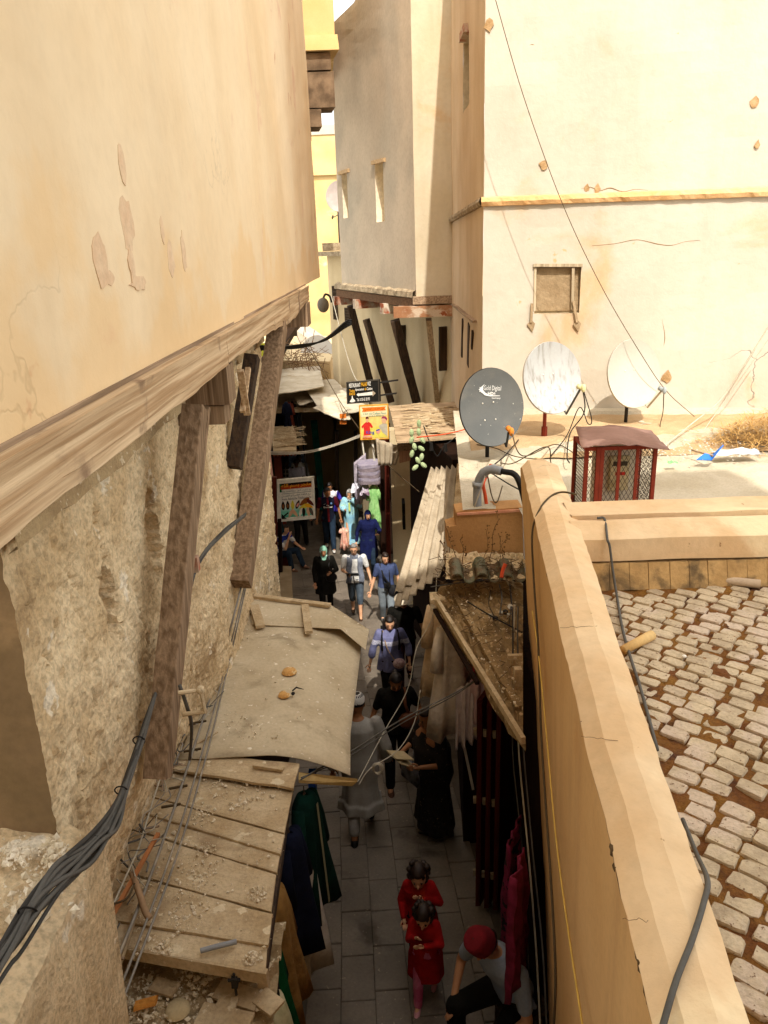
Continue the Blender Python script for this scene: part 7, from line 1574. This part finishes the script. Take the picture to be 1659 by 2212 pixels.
b = MB(); b.box((x_f+.02, y_f+.02, gz(y_f)+.40), .34, .34, .04, Matrix.Rotation(.4, 3, 'Z')); b.build('seat', M_wood_dark, st_)
for sx in (-1, 1):
    for sy in (-1, 1): b = MB(); b.box((x_f+.02+sx*.13, y_f+.02+sy*.13, gz(y_f)+.19), .035, .035, .38); b.build('leg', M_wood_dark, st_)
# seated man on the step
ps = place(611, 1163, 1.02); 
P = person('person', (ps.x, ps.y, gz(ps.y)), R(62), 1.72, 'man in a blue striped shirt sitting on the left step, chin on his hand', 'light', (cloth('blue_stripe', '#2a3a8c', '#24327a'), 0, .86, [(cloth('white_stripe', '#d8d6d2', '#c8c6c2'), lambda p: (p.z*9) % 2 < 1)]), (M_jean, 1.0), (M_hairbr, 'short'), arms=[((-.04, -.20, -.22), (.08, -.24, .05)), ((.06, -.16, -.24), (.0, -.36, -.30))], legs=[((-.08, -.38, .14), (-.06, -.42, -.26)), ((.08, -.40, .10), (.07, -.56, -.26))], lean=.30, hp=.2, seat=True, seat_z=.30, shoes=flat('tan_shoe', '#7a5a48'))
# walkers farther down the alley
pf = ag(664*.9829, 1205*.9829); person('person', (pf.x, pf.y, gz(pf.y)), R(172), 1.7, 'man in black trousers walking away behind the white slipper sign', 'tan', (cloth('dark_shirt', '#22222a', '#1a1a20'), 0, .84), (M_dark, 1.0), (M_hairb, 'short'), legs=WALK)
person('person', place(650, 978, 1.78), R(175), 1.76, 'man in a pale blue long sleeved shirt seen from behind in the far alley', 'tan', (cloth('pale_blue_shirt', '#9fb4cc', '#8ea4bd'), 2, .80), (M_dark, 1.0), (M_hairb, 'short'), legs=WALK, vox=.018)
person('person', place(656, 998, 1.68), R(178), 1.66, 'dark haired man in white seen from behind, the right of two', 'dark', (cloth('white_shirt', '#dcdad8', '#cfccc8'), 1, .80), (M_dark, 1.0), (M_hairb, 'short'), legs=WALK2, vox=.018)
person('person', place(650, 1010, 1.66), R(-176), 1.66, 'dark haired man in a lilac tee seen from behind, left of two', 'dark', (cloth('lilac_tee', '#c9c4d0', '#bab5c2'), 0, .80), (M_dark, 1.0), (M_hairb, 'short'), legs=WALK, vox=.018)
mck = mat('checked_shirt', '#2c2420', '#3a2f28', 5); 
person('person', place(628, 1008, 1.68), R(178), 1.66, 'person in a brown and white checked shirt seen from behind above the slipper sign', 'dark', (mck, 2, .70, [(flat('check_pale', '#a8988a'), lambda p: (p.z*16) % 2 < .55 or (p.x*16) % 2 < .55)]), (M_dark, 1.0), (M_hairb, 'short'), vox=.018, stout=1.25)
person('person', place(668, 948, 1.72), R(10), 1.7, 'dim figure in a grey top in the dark covered passage', 'dark', (cloth('dim_grey', '#5a5c62', '#4d4f55'), 2, .8), (M_dark, 1.0), (M_hairb, 'short'), vox=.02)
person('person', place(682, 938, 1.72), R(0), 1.72, 'dim figure with a red cap deep in the dark covered passage', 'dark', (M_dark, 2, .8), (M_dark, 1.0), (flat('red_cap', '#8a1f1c'), 'short'), vox=.02)
# ============================================================ goods hanging and piled outside the shops
def drape(name, a, b_, L_, m, label, cat, folds=4, amp=.03, flare=1.2, th=.012, depth=(0, 1, 0), group=None, sag=.0, uneven=.06, seed=0, shoulders=False):
    """cloth hanging from the line a-b, falling L_ metres in folds"""
    a = Vector(a); b_ = Vector(b_); d_ = Vector(depth).normalized(); mid = (a+b_)/2; rows = []
    for i in range(15):
        t = i/14; row = []
        for j in range(25):
            s_ = j/24; w_ = 1+(flare-1)*t; p = mid+(a-mid).lerp(b_-mid, s_)*w_
            z = -L_*t*(1+uneven*fbm((s_*3, seed, 1))) - sag*math.sin(s_*math.pi)*(1-t)
            if shoulders and t < .12: z -= .14*abs(s_-.5)*2*(1-t/.12)
            p = p + Vector((0, 0, z)) + d_*(amp*(.25+t)*math.sin(s_*folds*2*math.pi+seed+.6*t) + amp*.8*fbm((s_*4, t*2, seed)))
            row.append(p)
        rows.append(row)
    b = MB(); b.sheet(rows, th, d_); o = b.build(name, m, None, smooth=True); return tag(o, label, cat, group)
def robe_hang(name, top, W_, L_, m, label, face=0.0, slv=.5, trim=None, seed=1, cat='robe'):
    """long robe with sleeves hanging from a hanger"""
    root = thing(name, label, cat, Vector(top)-Vector((0, 0, L_))); W_ *= .52; c = Vector(top); ca_, sa_ = math.cos(face), math.sin(face); N = 28
    def Q(x, y, z): return c+Vector((x*ca_-y*sa_, x*sa_+y*ca_, z))
    rr = []
    for t, w_, d_ in ((0, .04, .03), (.015, .2, .05), (.04, .34, .06), (.08, .44, .075), (.2, .44, .09), (.45, .56, .10), (.75, .78, .12), (1, .95, .13)):
        rr.append([Q(W_*w_*math.cos(q)*(1+.05*t*math.sin(6*q+seed)), d_*math.sin(q)*(1+.5*t*math.sin(5*q+seed)), -L_*t+(.02*math.sin(4*q+seed) if t == 1 else 0)) for q in np.linspace(0, 2*math.pi, N, endpoint=False)])
    b = MB(); b.grid(rr, close=True); o = b.build('robe_body', m, root, smooth=True); md = o.modifiers.new('t', 'SOLIDIFY'); md.thickness = .008
    for s_ in (-1, 1):
        b = MB(); b.tube([Q(s_*W_*.38, 0, -L_*.06), Q(s_*W_*.56, -.01, -L_*.06-slv*.5), Q(s_*W_*.62, -.02, -L_*.06-slv)], [.045, .055, .065], 10); b.build('sleeve', m, root, smooth=True)
    if trim: b = MB(); b.sheet([[Q(-.012, -.095-.04*t, -.05-L_*t*.9), Q(.012, -.095-.04*t, -.05-L_*t*.9)] for t in np.linspace(0, 1, 6)], .006, (0, 1, 0)); b.build('trim', trim, root)
    b = MB(); b.tube([Q(-W_*.3, 0, -.04), Q(0, 0, .01), Q(W_*.3, 0, -.04)], .008, 5); b.tube([Q(0, 0, .01), Q(0, 0, .07)], .004, 5); b.build('hanger', M_wood_dark, root)
    return root
cB = cloth('cream_cotton', '#e2d6c6', '#d6c8b6'); cP = cloth('pale_lilac_cotton', '#dccfd0', '#ccbec0'); cG = cloth('bottle_green', '#0b2c23', '#08221b'); cN = cloth('dark_navy', '#14182a', '#0e1120'); cW = cloth('off_white_cotton', '#cdc6b8', '#bdb5a6'); cO = cloth('ochre_cotton', '#94703e', '#806032'); cR = cloth('coral_red', '#d84a55', '#c03a46'); cPu = cloth('purple', '#4a2a7a', '#3a2066'); cE = cloth('emerald', '#0b4c28', '#083c20')
# right shop
robe_hang('cream_robe', az(985, 1325, 4.35)+Vector((-.05, -.10, 0)), .54, 1.15, cB, 'cream robe hanging foremost under the right eaves', face=.5, slv=.4, seed=2)
robe_hang('ivory_robe', az(955, 1312, 4.36)+Vector((0, .18, 0)), .46, 1.0, cloth('ivory_cotton', '#dcc4a2', '#ccb08c'), 'ivory robe hanging behind another under the right eaves', face=.3, slv=.4, seed=5)
robe_hang('peach_robe', az(1010, 1318, 4.3)+Vector((.06, .1, 0)), .40, .85, cloth('peach_cotton', '#b88a5c', '#a2764a'), 'peach orange robe hanging right of the cream ones', face=.7, slv=.35, seed=7)
drape('lilac_cloth', ay(985, 1490, 6.0), ay(1030, 1470, 5.8), .62, cP, 'pale lilac cloth hanging below the cream robe', 'cloth', 3, .04, 1.1, seed=3)
drape('coral_cloth', ay(1022, 1390, 6.0), ay(1075, 1372, 5.9), .50, cR, 'coral red cloth hung up above the shutters', 'cloth', 3, .05, 1.05, seed=4)
drape('dusty_pink_cloth', ay(1015, 1470, 5.85), ay(1075, 1440, 5.7), .46, cloth('dusty_pink', '#c8a8aa', '#b69698'), 'dusty pink cloth below the coral red one', 'cloth', 3, .04, 1.05, seed=6)
b = MB(); b.beam(ay(1000, 1600, 6.0), ay(1022, 1705, 6.0), .025, .02); tag(b.build('white_rail', flat('white_edge', '#cfcac0')), 'thin white edged board standing in the right doorway', 'board')
mPk = mat('pink_print', '#5a0e2a', '#7a1a40', 8, 5, .9, .1, 60, c4='#1a0a10', s4=18, t4=.52)
drape('printed_pink_cloth', ay(1096, 1830, 4.2), ay(1120, 1760, 4.7), 1.25, mPk, 'pink and black printed cloth hanging down the tan wall', 'cloth', 3, .04, 1.3, depth=(1, 0, 0), seed=8)
drape('crimson_cloth', ay(1112, 1900, 3.7), ay(1128, 1830, 4.1), 1.0, mat('crimson_print', '#5c0c24', '#8a2444', 9, 5, .9, .1, 60), 'crimson pink cloth nearest the bottom right of the alley', 'cloth', 3, .04, 1.2, depth=(1, 0, 0), seed=9)
drape('white_sheet', az(962, 1335, 4.22), az(1002, 1330, 4.22), 1.15, cloth('bleached_cotton', '#e8e0d4', '#dcd2c4'), 'long pale bleached cloth hanging foremost at the corner of the right eaves', 'cloth', 2, .03, 1.6, seed=14, uneven=.12)
# left shop under the lean-to
robe_hang('green_robe', az(655, 1690, 4.05)+Vector((.0, 0, -.10)), .50, .95, cG, 'bottle green robe hanging from the edge of the sheet roof', face=1.2, slv=.45, trim=flat('braid', '#8f8a6a'), seed=1)
robe_hang('navy_robe', az(636, 1760, 4.05)+Vector((-.05, 0, -.14)), .46, .95, cN, 'dark navy robe hanging below the planks next to the green one', face=1.3, slv=.4, seed=3)
robe_hang('off_white_robe', az(640, 1790, 3.75)+Vector((.02, .0, -.2)), .44, .95, cW, 'off white robe hanging between the navy and ochre ones', face=1.4, slv=.45, seed=4)
robe_hang('ochre_robe', az(612, 1880, 4.05)+Vector((-.08, 0, -.16)), .45, .95, cO, 'ochre yellow robe hanging at the plank edge', face=1.4, slv=.4, seed=6)
robe_hang('purple_robe', az(608, 1900, 3.6)+Vector((-.10, .1, -.35)), .24, .45, cPu, 'purple garment showing behind the ochre robe', face=1.3, slv=.2, seed=2)
robe_hang('emerald_robe', az(592, 1980, 4.05)+Vector((-.08, 0, -.16)), .45, .95, cE, 'emerald green robe hanging near the lower end of the planks', face=1.45, slv=.4, seed=8)
robe_hang('olive_robe', az(585, 2075, 4.0)+Vector((-.02, 0, -.3)), .40, .9, mat('olive_cream', '#8f8a60', '#c2b894', 7), 'olive and cream robe at the lower corner of the planks', face=1.5, slv=.4, seed=9)
robe_hang('black_robe', az(580, 2060, 4.0)+Vector((-.07, .05, -.14)), .45, .95, M_dark, 'black robe between the emerald and olive ones', face=1.5, slv=.4, seed=11)
b = MB(); b.box(az(675, 1690, 3.9), .05, .1, .16); tag(b.build('blue_packet', flat('blue_packet', '#1c4a9a')), 'small bright blue packet beside the green robe', 'packet')
# further along on the left
robe_hang('white_tunic', ay(566, 1108, 12.7), .34, 1.1, cloth('blue_white', '#cfd3dc', '#b8bcc8'), 'bluish white frilled tunic hanging behind the far strut', face=.4, slv=.35, seed=3)
for k, (u, m_) in enumerate(((576, cN), (584, cloth('oxblood', '#5a1420')), (591, cloth('teal_dim', '#1f4a58')))): robe_hang('garment', ay(u, 1050, 14.6+.1*k), .26, 1.0, m_, ['dark navy', 'oxblood red', 'dim teal'][k]+' garment on the rail left of the slipper sign', face=.3, slv=.2, seed=k)
for k, (u, v, m_) in enumerate(((568, 1246, cloth('chequer', '#8a90a4', '#3a3e50')), (570, 1272, I_org), (575, 1290, flat('terracotta', '#a8432a')))):
    c = ay(u, v, 12.6); b = MB(); b.ball(c, (.14, .16, .07), 12, 6); tag(b.build('folded_rug', mat(f'striped_rug_{k}', ['#8a90a4', '#c2502a', '#b0482c'][k], ['#3a3e50', '#d8c4a8', '#7a2c1c'][k], 14)), ['chequered', 'orange striped', 'terracotta'][k]+' folded textile stacked at the foot of the left doorway', 'textile')
# right side, middle distance: folded piles and dresses
def pile(name, u, v, y, w_, d2, n, ms, label):
    root = thing(name, label, 'pile of cloth', ay(u, v, y)); c = ay(u, v, y)
    for i in range(n):
        b = MB(); rows = []
        for r_ in ((0, 1.0), (.5, 1.06), (1, 1.0)): rows.append([c+Vector((w_*r_[1]*(abs(math.cos(q))**.6*(1 if math.cos(q) > 0 else -1))*.5+.02*fbm((i, 1, 1)), d2*(abs(math.sin(q))**.6*(1 if math.sin(q) > 0 else -1))*.5, .09*(i+r_[0])*.9+.012*math.sin(3*q+i))) for q in np.linspace(0, 2*math.pi, 24, endpoint=False)])
        b.grid(rows, close=True); b.add(rows[0], [tuple(range(24))]); b.add(rows[-1], [tuple(range(24))]); b.build('folded_cloth', ms[i % len(ms)], root, smooth=True)
pile('cloth_pile', 798, 1040, 18.0, .55, .6, 6, [cloth('taupe_wool', '#8f8288', '#7d7076'), cloth('grey_lilac', '#a39aa4', '#91889a')], 'pile of folded taupe and lilac blankets at the right shop')
drape('white_cover', ay(764, 1000, 18.4), ay(790, 978, 18.5), 1.15, cloth('grey_white', '#b4aab4', '#a298a2'), 'tall greyish white cloth standing behind the folded blankets', 'cloth', 2, .05, 1.1, seed=12)
crumple('white_bundle', 778, 1060, ay(778, 1060, 18.0).z, .22, .16, .34, cloth('white_linen', '#dddce4', '#c6c6d2'), 'bundle of white linen below the folded blankets', 'bundle', 3)
crumple('plum_bundle', 788, 1068, ay(788, 1068, 17.8).z, .12, .10, .2, cloth('white_plum', '#cfc8d4', '#6a4a5c'), 'small white and plum bundle in front of the linen', 'bundle', 8)
robe_hang('green_dress', ay(806, 1048, 17.9), .42, 1.15, mat('light_green_print', '#7db86a', '#a6d08a', 9, 5, .9, .1, 60), 'bright light green dress hanging in the sun at the right shop', face=.2, slv=.3, seed=5)
b = MB(); b.box(ay(872, 1110, 13.2), .05, .3, .5); tag(b.build('black_bag', M_dark), 'black bag hung on the right wall above the corrugated sheet', 'bag')
robe_hang('salmon_skirt', ay(742, 1140, 18.6), .24, .55, mat('salmon_print', '#d88a78', '#e8c0a8', 12), 'salmon printed skirt showing between the youth and the blue robe', face=.1, slv=.1, seed=4)
for k, (u, y) in enumerate(((618, 20.2), (624, 20.6), (631, 21.0), (639, 21.6))):
    robe_hang('rail_garment', ay(u, 868, y), .28, 1.0, (cN, cloth('brick', '#7a3a2a'), M_dark, cloth('slate', '#4a5260'))[k], ['navy', 'brick red', 'black', 'slate'][k]+' garment on the far left rail under the canopy', face=.3, slv=.3, seed=k)
